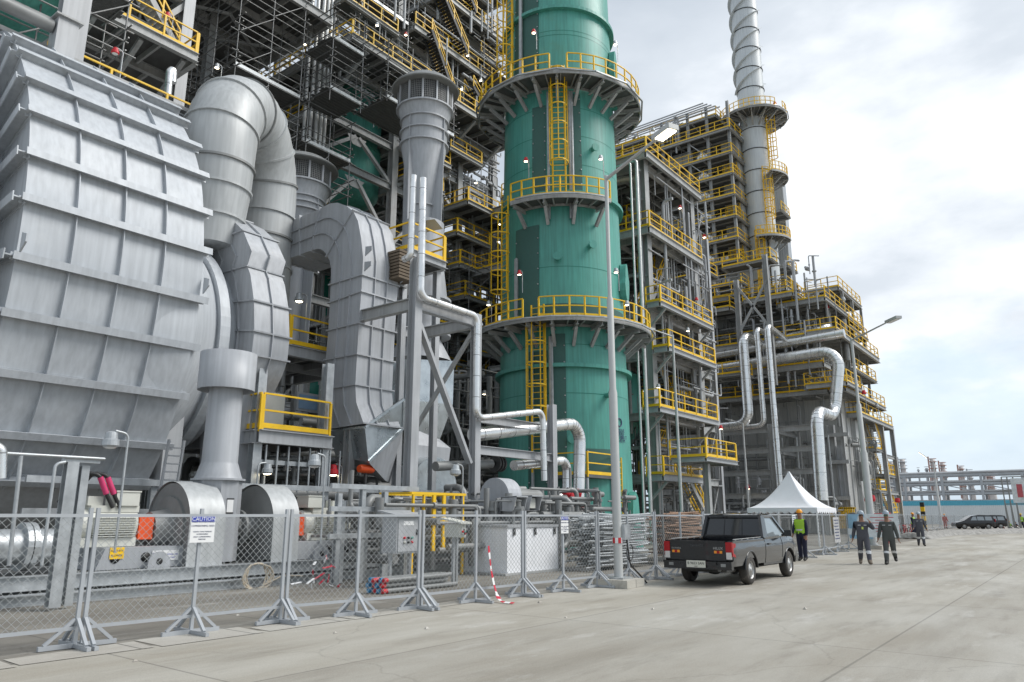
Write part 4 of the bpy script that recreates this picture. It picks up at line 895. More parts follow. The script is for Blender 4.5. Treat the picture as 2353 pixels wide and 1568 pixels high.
def scaffold(label, x0, x1, y0, y1, z0, z1, lift=2.1, bay=2.3, planks=(0,), seed=1, loose=.35):
    r_ = random.Random(seed); t = thing('scaffold', label, 'scaffolding', (x0, y0, z0), group='tube scaffolds hung on the steel structure'); b = MB()
    nx, ny, nz = max(1, round((x1 - x0) / bay)), max(1, round((y1 - y0) / bay)), max(1, round((z1 - z0) / lift)); R_ = .034
    xs = [x0 + (x1 - x0) * i / nx for i in range(nx + 1)]; ys = [y0 + (y1 - y0) * i / ny for i in range(ny + 1)]
    for x in xs:
        for y in ys:
            if x in (xs[0], xs[-1]) or y in (ys[0], ys[-1]): b.tube([(x, y, z0 - r_.uniform(0, .8)), (x + r_.uniform(-.04, .04), y, z1 + r_.uniform(.2, 1.4))], R_, 6)
    for k in range(nz + 1):
        z = z0 + (z1 - z0) * k / nz
        for dz in (0, .5, 1.0):
            if k == nz and dz > .5: continue
            for y in (ys[0], ys[-1]): b.tube([(x0 - r_.uniform(.1, .6), y, z + dz), (x1 + r_.uniform(.1, .6), y, z + dz)], R_, 6)
            for x in (xs[0], xs[-1]): b.tube([(x, y0 - r_.uniform(.1, .6), z + dz), (x, y1 + r_.uniform(.1, .6), z + dz)], R_, 6)
        if k < nz:
            for i in range(nx):
                if r_.random() < loose: b.tube([(xs[i], y0 - .05, z), (xs[i + 1], y0 - .05, z + lift)], R_, 6)
    part('tubes', b, 'scaff', t, kind='stuff')
    for k in planks:
        z = z0 + (z1 - z0) * k / nz + .05; n = max(2, int((y1 - y0) / .26))
        pb_ = MB()
        for i in range(n): pb_.lohi((x0 - r_.uniform(0, .3), y0 + (y1 - y0) * i / n + .01, z), (x1 + r_.uniform(0, .3), y0 + (y1 - y0) * (i + 1) / n - .01, z + .045))
        part('planking', pb_, 'grating', t)
        part('toe_board', MB().lohi((x0, y0 - .04, z), (x1, y0 - .01, z + .22)), 'galvanised', t)
    return t
_lamps = {}
def work_lamp(p, red, lit, label, h=1.6, side=1, k=1.0, group='explosion proof lamps on bent poles'):
    """bell lamp on a thin pole with a bent top; p = where the lens is"""
    key = (red, lit, h, side)
    if key not in _lamps:
        t = thing('work_lamp', label, 'lamp', tuple(p), group=group); P = Vector(p)
        b = MB(); e_ = P + Vector((.38 * side, -.0, .22)); b.tube(bend([e_ + Vector((0, 0, -h)), e_ + Vector((0, 0, .05)), e_ + Vector((-.30 * side, 0, .10))], .14, 5), .028, 8); part('lamp_pole', b, 'galvanised', t)
        b = MB(); b.lathe([(.06, .30), (.12, .27), (.14, .14), (.18, .10), (.19, -.02), (.15, -.06)], P, 16, smooth=False); part('lamp_housing', b, 'red' if red else 'galvanised', t)
        b = MB(); b.lathe([(.145, -.055), (.10, -.085), (0, -.10)], P, 14); part('lamp_lens', b, 'lamp_glow' if lit else 'lamp_lens', t)
        _lamps[key] = t; o = t
    else: o = dup(_lamps[key], tuple(p), label=label)
    o.scale = (k, k, k); return o

# ================================================================ S1: REACTOR STRUCTURE BEHIND THE DUCTS
S1 = thing('reactor_structure', 'tall grey steel reactor structure with yellow rails and scaffolds behind the intake stacks', 'steel structure', (27.8, 38, 0))
X1 = [27.8, 34.9, 42.2, 46.7]; Y1_ = [38.0, 46.0, 54.0]
columns(S1, X1, Y1_, .02, 47, .55)
columns(S1, [52.5], Y1_, .02, 24.5, .55)
zs1 = [8.2, 11.9, 15.2, 20.8, 25.3, 28.5, 32.7, 38.0, 42.6]
frame_beams(S1, X1, Y1_, zs1, .32, .55)
frame_beams(S1, [46.7, 52.5], Y1_, zs1[:4], .32, .55)
for a, c in zip(X1, X1[1:]):
    vbrace(S1, a, c, 38.0, 25.5, 28.2, .24); vbrace(S1, a, c, 38.0, 21.0, 25.0, .24)
    if a > 30: vbrace(S1, a, c, 38.02, 12.1, 15.0); vbrace(S1, a, c, 38.02, 15.4, 20.5)
platform(S1, 28.0, 46.3, 35.0, 38.3, 33.2, 'f', beam=.5); platform(S1, 28.0, 31.0, 38.31, 56, 33.2, 'l', beam=.5)
part('guard_rail', rail_mb(MB(), [(28.03, 35.03, 33.2), (28.03, 38.3, 33.2)]), 'yellow', S1)
platform(S1, 31.05, 46.5, 38.32, 54, 33.15, '')
platform(S1, 28.2, 46.5, 38.4, 54, 28.9, 'l'); platform(S1, 29.5, 46.5, 38.4, 54, 21.2, 'fl'); platform(S1, 35.2, 40, 36.8, 38.2, 28.8, 'f'); platform(S1, 41.0, 46.5, 36.6, 38.2, 20.9, 'fl'); platform(S1, 33.0, 52.3, 36.4, 54, 15.6, 'f')
platform(S1, 33.0, 52.3, 37.4, 54, 12.3, 'f'); platform(S1, 30, 52.3, 38.4, 54, 8.6, 'f')
platform(S1, 40.5, 46.5, 35.4, 38.3, 25.7, 'fl'); platform(S1, 47.0, 52.0, 34.5, 38.3, 25.7, 'flr'); platform(S1, 46.8, 52.3, 38.5, 54, 24.9, 'f')
platform(S1, 34.9, 46.3, 36.2, 46, 38.5, 'f', beam=.5); platform(S1, 37.5, 46.6, 35.9, 46, 43.0, 'fr', beam=.5); platform(S1, 43.0, 47.6, 36.4, 42, 40.6, 'fr'); platform(S1, 38.5, 46.6, 36, 46, 48.0, 'fr')
platform(S1, 42.5, 47.6, 35.8, 38.2, 36.0, 'fr')
for x in (29.5, 33, 37, 41, 45): brace(S1, (x, 38, 30.9), (x, 35.2, 32.6), .22)
for (xa_, xb_, y0_, z_, rr_) in ((28.3, 33.5, 36.4, 36.9, 'f'), (34.0, 38.5, 36.9, 30.9, 'fl'), (39.5, 43.5, 36.5, 30.2, 'fr'), (35.5, 39.5, 37.0, 26.4, 'fl'), (40.4, 44.5, 36.4, 23.3, 'flr'), (41.0, 46.4, 36.0, 18.2, 'fl'), (42.5, 46.4, 35.6, 13.9, 'fl'), (29.0, 33.0, 37.2, 41.0, 'fl'), (34, 38, 36.6, 45.6, 'fl'), (39.0, 44.0, 36.0, 45.5, 'fr')):
    platform(S1, xa_, xb_, y0_, 38.2, z_, rr_, beam=.3)
fr, rl = MB(), MB()
for (xa, za, xb, zb2) in ((39.4, 33.3, 36.2, 38.4), (40.5, 38.6, 36.9, 43.0), (41.5, 43.1, 37.8, 47.9), (44.6, 33.3, 41.2, 36.0)): stair_mb(fr, rl, (xa, 36.1, za), (xb, 36.1, zb2), 1.0)
st = part('staircase', fr, 'dark', S1); part('stair_rail', rl, 'yellow', st)
for (xa, za, xb, zb2, y) in ((49.5, 8.7, 46.5, 12.3, 37.2), (44.0, 12.4, 47.2, 15.6, 36.8), (49.8, 15.7, 46.2, 21.2, 37)):
    fr, rl = MB(), MB(); stair_mb(fr, rl, (xa, y, za), (xb, y, zb2), .9); st = part('staircase', fr, 'steel', S1); part('stair_rail', rl, 'yellow', st)
# cluster of vertical pipes up the near corner column
for i, (dx, dy) in enumerate(((-.55, -.5), (-.2, -.62), (.15, -.6), (-.85, -.3), (.5, -.5))):
    clad_pipe('one of the close set vertical pale pipes up the corner column of the reactor structure', [(27.6 + dx * 1.1, 38 + dy, 18), (27.6 + dx * 1.1, 38 + dy, 47)], .13, .3, name='riser_pipe', m='alu_dull', n=10, seams=False, group='riser pipes on the corner column')
# big vessels
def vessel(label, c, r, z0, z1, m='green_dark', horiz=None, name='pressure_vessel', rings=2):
    if horiz is None:
        t = thing(name, label, 'vessel', (c[0], c[1], z0)); b = MB(); n = 9
        pr = [(r * math.sin(R(90 * i / n)), z0 + r * .6 * (1 - math.cos(R(90 * i / n)))) for i in range(n + 1)] + [(r, z1 - r * .6)] + [(r * math.cos(R(90 * i / n)), z1 - r * .6 + r * .6 * math.sin(R(90 * i / n))) for i in range(1, n + 1)]
        b.lathe(pr, (c[0], c[1], 0), 44); part('vessel_shell', b, m, t)
        for k in range(rings): z = z0 + r * .6 + (z1 - z0 - r) * (k + .15) / max(1, rings); part('girth_ring', MB().lathe([(r - .01, z - .05), (r + .06, z - .05), (r + .06, z + .05), (r - .01, z + .05)], (c[0], c[1], 0), 44, smooth=False), m, t)
    else:
        t = thing(name, label, 'vessel', tuple(c)); b = MB(); n = 8; L = horiz
        pr = [(r * math.sin(R(90 * i / n)), -r * .6 * math.cos(R(90 * i / n))) for i in range(n + 1)] + [(r * math.cos(R(90 * i / n)), L + r * .6 * math.sin(R(90 * i / n))) for i in range(n + 1)]
        b.lathe(pr, c, 40, 'X'); part('vessel_shell', b, m, t)
        for k in range(rings): part('girth_ring', MB().lathe([(r, L * (k + .5) / rings - .05), (r + .06, L * (k + .5) / rings - .05), (r + .06, L * (k + .5) / rings + .05), (r, L * (k + .5) / rings + .05)], c, 40, 'X', smooth=False), m, t)
        for f in (.2, .8): part('saddle', MB().box((c[0] + L * f, c[1], c[2] - r - .2), (.3, r * 1.5, .8)), 'steel', t)
    return t
gv = A(812, 380, y=40.9); vessel('big dark green vessel with rounded bottom hanging inside the braced frame', (gv.x, 40.9), 1.95, A(808, 468, y=40).z, 36, 'green', rings=0); part('girth_ring', MB().lathe([(1.94, 28.2), (2.02, 28.2), (2.02, 28.35), (1.94, 28.35)], (gv.x, 40.9, 0), 40, smooth=False), 'green', bpy.context.scene.objects[[o.name for o in bpy.context.scene.objects if o.get('label', '').startswith('big dark green vessel')][0]])
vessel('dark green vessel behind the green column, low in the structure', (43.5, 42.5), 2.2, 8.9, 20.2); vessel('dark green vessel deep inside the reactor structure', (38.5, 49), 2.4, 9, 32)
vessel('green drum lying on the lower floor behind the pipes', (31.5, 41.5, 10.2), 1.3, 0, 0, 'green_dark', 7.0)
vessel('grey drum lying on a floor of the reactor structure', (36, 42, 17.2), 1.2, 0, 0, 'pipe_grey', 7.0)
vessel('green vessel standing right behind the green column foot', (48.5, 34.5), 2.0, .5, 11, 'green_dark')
# mass of pipework further inside, then added blocks that shut out the sky
pipework('inner_pipework', 28.5, 52, 38.6, 45, .5, 20.5, 300, 3, .22); pipework('inner_pipework', 37, 52, 38.6, 45, 20.5, 32, 150, 23, .2); pipework('inner_pipework', 28.5, 37, 43.5, 50, 20.5, 32, 90, 24, .2)
pipework('inner_pipework', 20, 44, 29, 37.5, .3, 11, 320, 5, .2)
pipework('thin_pipework', 28.2, 46.5, 36.9, 38.4, 28.9, 33, 60, 7, .07, mats=('steel_light',)); pipework('thin_pipework', 37.0, 46.5, 36.9, 38.4, 8, 29, 110, 27, .07, mats=('steel_light',)); pipework('thin_pipework', 30, 46.5, 35.4, 37.8, 33.4, 47, 130, 17, .07, mats=('steel_light',)); pipework('thin_pipework', 46.8, 52.4, 34.6, 38, 4, 25, 90, 18, .06, mats=('steel_light',))
pipework('upper_pipework', 35, 46.5, 38.5, 46, 33.5, 47, 130, 8, .2)
for i, (x, y, z, sx, sy, sz) in enumerate(((30, 55, 0, 24, 3, 12), (24, 50, 0, 8, 4, 10), (46, 54.5, 12, 10, 3, 11))):
    b = MB(); b.lohi((x, y, z + .02), (x + sx, y + sy, z + sz)); n = int(sx / 1.5)
    for k in range(n): b.lohi((x + k * 1.5, y - .08, z + .05), (x + k * 1.5 + .1, y - .002, z + sz - .05))
    solo('equipment_house', b, 'heater_wall', ['long grey panelled equipment house deep behind the pipework', 'lower grey panelled equipment house deep behind the furnace', 'raised grey panelled equipment house behind the green column'][i], 'building', (x, y, z))

# scaffolds
scaffold('tube scaffold wrapped round the corner column, upper lift', 25.9, 28.4, 34.2, 37.0, 27.6, 33, planks=(0, 2), seed=2)
scaffold('tube scaffold hung below the corner walkway beside the intake stack', 29.9, 36.5, 33.4, 36.6, 28.6, 32.4, planks=(0,), seed=4)
scaffold('tube scaffold round the corner column, lowest lift above the gooseneck', 25.4, 28.9, 35.6, 39.4, 19.5, 26.5, planks=(0, 2), seed=5)
scaffold('tube scaffold above the corner walkway under the stairs', 29.5, 34.6, 36.6, 38.6, 36, 45, planks=(1, 3), seed=6)
scaffold('tube scaffold left of the corner column under the big roof', 20.5, 25, 36, 41, 22.5, 34, planks=(0, 2), seed=9)
scaffold('tube scaffold hanging left of the green column top walkway', 43.2, 47.2, 34.6, 36.2, 37.8, 42, planks=(0,), seed=11)
scaffold('tube scaffold in the gap left of the green column', 40.5, 45.5, 35.2, 37.2, 9.0, 20, planks=(2,), seed=12, loose=.2)

# ================================================================ S0: STRUCTURE OVER THE FURNACE
S0 = thing('heater_structure', 'wide grey steel structure with dark grating floors above the furnace', 'steel structure', (9.9, 33, 0))
columns(S0, [9.9, 15.9], [33.0], .02, 46, .55, 'steel_light'); columns(S0, [9.9, 15.9, 22.0], [42.0, 52.0], .02, 46, .55)
frame_beams(S0, [9.9, 15.9], [33.0, 42.0, 52.0], [17.0, 27.2, 33.6, 40], .32, .6); frame_beams(S0, [15.9, 22.0], [42.0, 52.0], [33.6, 40], .32, .6)
platform(S0, 10.6, 15.5, 30.6, 33.3, 22.9, 'flr', beam=.45); platform(S0, 9.9, 16.4, 33.6, 52, 23.0, ''); platform(S0, 10.0, 16.6, 34, 48, 28.0, '', beam=.5); platform(S0, 10, 27, 36, 64, 34.2, '', beam=.6); platform(S0, 9, 27.4, 38, 66, 40.6, '', beam=.6)
platform(S0, 18.0, 27.0, 37, 64, 46, 'fr', beam=.6)
for y in (40, 46, 52, 58):
    for (a, c) in ((10, 15.9), (15.9, 22), (22, 27)): brace(S0, (a, y, 33.4), (c, y + 3, 33.0), .16); brace(S0, (c, y, 33.3), (a, y + 3, 32.9), .16)
brace(S0, (15.9, 33, 27), (13.0, 33, 22.9), .26)
for x in (11, 13, 15): brace(S0, (x, 33, 21.3), (x, 30.9, 22.4), .2)
fr, rl = MB(), MB(); stair_mb(fr, rl, (14.8, 31.6, 23.0), (11.2, 31.6, 27.5), .9); st = part('staircase', fr, 'steel', S0); part('stair_rail', rl, 'yellow', st)
pipework('roof_pipework', 10.5, 17, 33, 44, 24, 33, 110, 21, .24); pipework('roof_pipework', 14, 27, 42, 56, 26, 33.5, 90, 22, .2)
# furnace roof: deck and yellow walkway rail, posts on the roof
t = thing('furnace_roof_walkway', 'yellow railed walkway along the roof of the furnace', 'walkway', (7, 26, 16.5))
b = MB(); b.lohi((2, 24.5, 16.15), (16.5, 31, 16.3)); part('roof_deck', b, 'steel', t)
part('guard_rail', rail_mb(MB(), [(8.0, 26.0, 16.3), (16.3, 26.0, 16.3)], h=1.1, post=2.2), 'yellow', t)
b = MB(); b.tube([(6, 27.9, 14.2), (15.6, 27.9, 14.2)], 2.2, 40); 
t = thing('steam_drum', 'pale steam drum lying on the furnace roof behind the yellow rail', 'drum', (6, 28, 16.3)); part('drum_shell', MB().tube([(4.5, 27.3, 15.6), (15.0, 27.3, 15.6)], 1.25, 36), 'elbow_paint', t)
part('green_band', MB().lathe([(1.25, 0), (1.32, 0), (1.32, .3), (1.25, .3)], (9.1, 27.3, 15.6), 36, 'X', smooth=False), 'green', t)
t = thing('roof_post', 'pale steel post on a stub rising from the furnace roof at the picture top', 'post', (7.75, 24, 16)); part('stub', MB().lohi((7.45, 23.7, 15.5), (8.05, 24.3, 17.0)), 'steel_light', t); part('cap_plate', MB().lohi((7.35, 23.6, 17.003), (8.15, 24.4, 17.06)), 'steel', t); part('pillar', MB().ibeam((7.75, 24.0, 17.063), (7.75, 24.0, 24), .42, .42, up=(0, 1, 0)), 'steel_light', t)
t = thing('roof_post', 'wider pale steel post just right of the roof stub', 'post', (8.6, 25, 16)); part('pillar', MB().ibeam((8.5, 25.2, 16.31), (8.5, 25.2, 26), .5, .5, up=(0, 1, 0)), 'steel_light', t)
solo('roof_beam_ledge', MB().ibeam((4, 24.0, 15.4), (13, 24.0, 15.4), .3, .4), 'steel_light', 'pale steel ledge beam along the furnace top edge', 'beam', (4, 24, 15.4))
vessel('green vessel lying above the furnace in the top left corner', (1.0, 31.5, 22.6), 2.6, 0, 0, 'green', 7.5)
clad_pipe('dark grey pipe running into the roof stub at the picture corner', [(3.5, 24.0, 16.7), (7.4, 24.0, 16.7)], .22, .3, m='pipe_grey', seams=False)
scaffold('tube scaffold in front of the green vessel in the top left corner', 6.3, 11, 27.6, 29.6, 17.0, 26, planks=(2,), seed=14)
clad_pipe('bright short vent pipe with bent top on the furnace roof', [A(385, 218, y=29), A(389, 165, y=29), A(398, 160, y=29), A(396, 190, y=29)], .16, .3)
clad_pipe('fat pale pipe crossing behind the furnace roof column', [(16.5, 33.6, 19.4), (22.5, 33.6, 20.0)], .5, .5, m='alu_dull')

# ================================================================ LOWER EQUIPMENT BETWEEN THE DUCTS
t = thing('access_structure', 'low grey steel access structure with two yellow railed floors between the ducts', 'steel structure', (13.8, 21, 0))
pa, pc = A(592, 1000, y=20.5), A(748, 1020, y=20.5); za = A(600, 985, y=20.5).z; zt2 = A(700, 800, y=23).z
columns(t, [pa.x, pc.x], [20.6, 26], .02, za + 2.5, .3, 'galvanised')
platform(t, pa.x - .1, pc.x + .1, 20.3, 25.8, za, 'fl', beam=.42, m='steel_light')
platform(t, A(655, 790, y=23).x, A(755, 790, y=23).x + 2, 22.8, 28, zt2, 'fl', beam=.42, m='steel_light')
for x in (pa.x + .6, pa.x + 2.2): part('column', MB().tube([(x, 23.2, .05), (x, 23.2, zt2 - .4)], .16, 12), 'galvanised', t)
b = MB()
for (x0, x1, z) in ((pa.x, pc.x, za - 1.1), (pa.x + .3, pc.x - .6, za - 1.9)): b.lohi((x0, 20.5, z), (x1, 20.62, z + .14))
part('cable_tray', b, 'galvanised', t)
b = MB()
for k in range(9): x = pa.x + .3 + k * .42; b.bar((x, 20.44, za - 1.95), (x, 20.44, za - .5), .05, .05)
part('conduits', b, 'galvanised', t, kind='stuff')
p = A(630, 935, y=22.5); b = MB(); b.lohi((p.x - .42, 22.5, za + .05), (p.x + .42, 23.4, p.z + .5)); solo('control_cabinet', b, 'cream', 'cream cabinet lit from above on the yellow railed floor', 'cabinet', (p.x, 22.9, za))
p = A(707, 925, y=22.8); t2 = thing('gauge_panel', 'blue grey framed panel right of the cream cabinet', 'panel', tuple(p)); b = MB(); b.lohi((p.x - .5, 22.8, p.z - .35), (p.x + .5, 22.95, p.z + .35)); part('panel_board', b, 'steel_light', t2); b = MB(); b.lohi((p.x - .42, 22.77, p.z - .26), (p.x + .42, 22.79, p.z + .26)); mat('panel_blue', (.22, .33, .46), .4, 0, .1); part('panel_face', b, 'panel_blue', t2)
pipework('low_pipework', 12.5, 21.5, 21, 27.5, .2, 3.6, 220, 31, .16); pipework('low_pipework', 12.5, 17.0, 23.3, 28, za, zt2, 120, 33, .2); pipework('low_pipework', 20.0, 29, 20, 25, .2, 2.6, 150, 34, .14)
# ================================================================ S3: PLATFORM STRUCTURE RIGHT OF THE GREEN COLUMN
S3 = thing('platform_structure', 'grey steel structure with stacked yellow railed floors right of the green column', 'steel structure', (43.6, 22, 0))
XA, XB, XC = 43.8, 51.5, 54.3; YS3 = [22.0, 30.0, 38.0]
for x in (XA, XB): part('column', MB().ibeam((x, 22, .02), (x, 22, 26.3), .62, .62, up=(0, 1, 0)), 'steel', S3)
part('column', MB().ibeam((XC, 22, .02), (XC, 22, 23.4), .36, .5, up=(0, 1, 0)), 'steel_light', S3)
columns(S3, [XA, XB, XC], [30.0, 38.0], .02, 26.0, .55)
frame_beams(S3, [XA, XB, XC], YS3, [4.0, 8.0, 12.0, 15.0, 20.4], .3, .5)
frame_beams(S3, [XA, XB], YS3, [25.8], .3, .55)
platform(S3, XA - .9, XB + .6, 21.2, 34, 26.35, 'lf', beam=.5); platform(S3, XA - .9, XB + .2, 21.2, 37, 20.8, 'lf', beam=.5)
for (x0, x1, y0, z) in ((42.6, 51.2, 20.5, 15.3), (43.3, 51.0, 20.4, 12.4), (41.6, 50.8, 20.4, 8.25), (41.7, 47.8, 20.4, 4.1)):
    platform(S3, x0, x1, y0, 21.6, z, 'lfr' if z < 14 else 'fl', beam=.34, m='steel_light'); platform(S3, XA, XC, 22.4, 38, z - .02, '', beam=.4)
    for x in (x0 + .6, x1 - .6): brace(S3, (x, 21.7, z - 1.6), (x, 20.5, z - .45), .14)
    part('guard_rail', rail_mb(MB(), [(XA - 2.2, 24, z), (XA - 2.2, 32, z)]), 'yellow', S3); platform(S3, XA - 2.3, XA - .3, 23.8, 34, z - .04, '')
platform(S3, 42.4, 47.3, 17.9, 20.3, 5.1, 'lfr', beam=.25, m='steel_light')
part('column', MB().ibeam((43.9, 18.6, .02), (43.9, 18.6, 4.75), .36, .36), 'steel', S3)
for (xa, za, xb, zb2, y) in ((49.8, .3, 45.5, 4.05, 21.0), (50.0, 8.3, 46.6, 12.3, 23.4), (45.2, 15.4, 49.2, 20.7, 23.2), (50.4, 20.8, 46.6, 23.5, 24.4), (46.2, 4.2, 49.6, 8.2, 24.0)):
    fr, rl = MB(), MB(); stair_mb(fr, rl, (xa, y, za), (xb, y, zb2), .9); st = part('staircase', fr, 'steel', S3); part('stair_rail', rl, 'yellow', st)
vbrace(S3, XA, XB, 30.0, 15.4, 20.2); vbrace(S3, XA, XB, 38.0, 8.4, 14.8)
for y in (25, 27.5): brace(S3, (XA - 1.5, y - 3, .3), (XA - 1.5, y, 3.6), .2)
for (x0, x1, y0, y1, z, rr) in ((51.9, 54.0, 22.5, 26, 18.0, 'fr'), (51.9, 54.2, 22.4, 27, 10.2, 'fr'), (44.4, 48.0, 23, 26, 18.2, 'f'), (47, 51.2, 24, 28, 23.6, 'fl'), (44.4, 47.0, 22.6, 25.5, 6.2, 'f'), (48.4, 51.2, 22.6, 26, 10.3, 'fl'), (40.2, 43.2, 25, 29, 17.8, 'fl'), (40.5, 43.2, 24.5, 29, 23.4, 'fl')):
    platform(S3, x0, x1, y0, y1, z, rr, beam=.22)
for z0, z1 in ((.1, 3.8), (4.2, 7.8), (8.4, 11.8), (12.4, 15), (15.5, 20.2), (21, 25.6)):
    brace(S3, (XB + .3, 22.05, z0), (XC - .2, 22.05, z1), .1); brace(S3, (XA + .3, 30.05, z0), (XB - .3, 30.05, z1), .12)
# vessels and pipes in it
t = thing('conical_tank', 'green tank with conical bottom standing inside the platform structure', 'tank', (46.5, 27, 5)); b = MB(); b.lathe([(0, 4.3), (.3, 4.3), (2.1, 8.0), (2.1, 11.3), (1.4, 11.9), (0, 12.1)], (46.3, 26.5, 0), 36); part('tank_shell', b, 'green', t)
for z in (8.0, 11.3): part('girth_ring', MB().lathe([(2.1, z - .06), (2.2, z - .06), (2.2, z + .06), (2.1, z + .06)], (46.3, 26.5, 0), 36, smooth=False), 'green', t)
for q in range(4): part('leg', MB().bar((46.3 + 1.9 * math.cos(R(45 + 90 * q)), 26.5 + 1.9 * math.sin(R(45 + 90 * q)), 0.02), (46.3 + 1.9 * math.cos(R(45 + 90 * q)), 26.5 + 1.9 * math.sin(R(45 + 90 * q)), 8.2), .25, .25), 'steel', t)
p = A(1468, 640, y=27); clad_pipe('stout silver vertical drum between green column and platform structure column', [(p.x, 27, 12.6), (p.x, 27, 18.2), (p.x, 29.5, 19.2)], .75, .9, step=.8, n=24)
for i, (u0, v0, u1, v1) in enumerate(((1440, 368, 1460, 690), (1456, 365, 1475, 700))):
    a = A(u0, v0, y=20.4); c = A(u1, v1, y=20.4); clad_pipe(['thinner of two tall thin pale pipes left of the platform structure column', 'thicker of two tall thin pale pipes left of the platform structure column'][i], [(c.x, 20.4, .05), (c.x, 20.4, a.z), (c.x, 22.5, a.z)], .07 + .05 * i, .2, m='alu_dull', seams=False, n=8)
p = A(1468, 480, y=22.5); clad_pipe('pale pipe bending at the upper floor beside the green column', [(p.x, 24.5, p.z + 2.6), (p.x, 22.5, p.z + 2.4), (p.x, 22.5, p.z - 3)], .28, .6, m='alu_dull')
pipework('structure_pipework', 44, 53.5, 22.8, 30, .3, 26, 420, 41, .18); pipework('structure_pipework', 40, 53, 24, 37, .2, 8, 240, 42, .2); pipework('structure_pipework', 44.2, 51, 23, 34, 21, 26, 70, 43, .25)
b = MB(); b.lohi((45, 39, 0.02), (58, 42, 17)); solo('equipment_house', b, 'heater_wall', 'plain grey equipment house filling the back of the platform structure', 'building', (45, 39, 0))  # added box, keeps bright sky from showing between the floors
light = [(1545, 770, 19.0, 1500, 758, 'thin galvanised pole with small lamp before the platform structure'), (1706, 972, 24.0, 1680, 966, 'thin galvanised pole with small lamp before the heater wall')]
for (u, v, y, u2, v2, lb) in light:
    a = A(u, v, y=y) if u < 1600 else A(u, v, x=62); e_ = A(u2, v2, y=a.y + .6) if u < 1600 else A(u2, v2, x=62)
    light_pole((a.x, a.y), a.z, (e_.x - a.x, e_.y - a.y, e_.z - a.z), lb, (.10, .085, .07), plinth=False, head=(.5, .3))

# ================================================================ HEATER BUILDING
HB = thing('heater_building', 'far grey panelled heater building with yellow walkways behind the tent', 'building', (76, 18, 0))
def ribbed_wall(x, y0, y1, z0, z1, m='heater_wall', dy=1.6, dz=2.0, par=None):
    b = MB(); b.lohi((x, y0, z0), (x + 12, y1, z1)); w_ = part('wall', b, m, par or HB)
    r_ = MB(); n = int((y1 - y0) / dy)
    for k in range(n + 1): y = y0 + .05 + (y1 - y0 - .1) * k / n; r_.lohi((x - .12, y - .04, z0), (x - .002, y + .04, z1))
    n = int((z1 - z0) / dz)
    for k in range(n + 1): z = z0 + .06 + (z1 - z0 - .12) * k / n; r_.lohi((x - .16, y0, z - .05), (x - .125, y1, z + .05))
    for k in range(8): xx = x + 12 * k / 7; r_.lohi((xx, y0 - .1, z0), (xx + .1, y0 - .002, z1))
    part('wall_ribs', r_, 'steel', w_, kind='stuff'); return w_
ribbed_wall(76, 18.2, 38, .02, 13.0); ribbed_wall(77.5, 19.5, 38, 13.05, 23.0)
ribbed_wall(80, 27.7, 29.6, 24.3, 45.5, dy=.9); ribbed_wall(79, 33.0, 52, 24.3, 45.0, dy=2.2)
XH = 72.2
platform(HB, XH, 89, 16.6, 18.1, 13.2, 'flr'); platform(HB, XH, 75.9, 18.11, 36, 13.2, 'l'); platform(HB, 71.2, 76.5, 16.2, 20, 13.6, 'flb')
platform(HB, 71.0, 88.5, 16.6, 19.4, 18.6, 'flr', beam=.5); platform(HB, 71.0, 77.4, 19.41, 36, 18.4, 'l', beam=.5); platform(HB, 71.0, 73.2, 18, 36, 15.6, 'l', beam=.5)
platform(HB, 71.4, 86, 17.4, 22, 21.9, 'flr', beam=.4); platform(HB, 70.4, 76, 20, 25, 22.6, 'flb'); platform(HB, 78, 87.5, 17.6, 21, 24.6, 'flr')
platform(HB, 73, 84, 21.4, 40, 24.2, 'flr', beam=.5); platform(HB, 69.6, 73, 26, 33, 22.0, 'fl'); platform(HB, 66, 71, 31, 40, 18.0, 'fl')
for k in range(7): platform(HB, 77.3, 82, 27.4, 52, 26.9 + 2.62 * k, 'lf', beam=.22)
platform(HB, 77.0, 84, 27.3, 54, 45.6, 'lf', beam=.3); platform(HB, 77.5, 80.5, 29, 48, 48.0, 'lf', beam=.25)
for y in (27.6, 30.2, 32.6, 36): part('column', MB().ibeam((77.5, y, 24.3), (77.5, y, 49.2), .3, .3), 'steel', HB)
for k in range(8):
    z = 24.3 + 2.62 * k; brace(HB, (77.4, 30.3, z + .1), (77.4, 32.4, z + 2.3), .1)
b = MB()
for k in range(5): b.bar((77.3, 28.4 + k * .5, 48.6 + .3 * k), (77.3, 44, 48.4 + .3 * k), .12, .12)
part('top_pipes', b, 'steel_light', HB, kind='stuff')
for z in (26.9, 29.5, 32.1, 34.8, 37.4, 40.0, 42.6):
    t = thing('coil_drum', 'silver drum between the stacked walkways of the far heater tower', 'drum', (79.4, 31.6, z), group='silver drums up the far heater tower'); b = MB(); b.lathe([(0, z + .2), (.95, z + .2), (.95, z + 1.9), (.6, z + 2.2), (0, z + 2.2)], (79.4, 31.6, 0), 24); part('drum_shell', b, 'alu', t)
for i, y in enumerate((27.0, 29.2)):
    for z in (29.6, 34.8, 40): part('caged_ladder', ladder_mb(MB(), (79.8, 28.1 + i * .9, z), z + 2.3, (-1, 0, 0), .6, True, .5, .3, .035), 'yellow', HB)
for (x0, x1, y0, y1, z, rr) in ((78, 88, 17.0, 18.6, 16.0, 'fr'), (79, 87, 17.2, 19.0, 20.6, 'fr'), (84.2, 87.6, 24.2, 27, 30.0, 'fr'), (84.2, 87.4, 24.4, 27, 37.0, 'fr'), (70.8, 73, 22, 27, 26.6, 'fl'), (67.2, 69.5, 27, 33, 25.2, 'fl'), (66.5, 69, 24, 30, 14.6, 'fl')):
    platform(HB, x0, x1, y0, y1, z, rr, beam=.2)
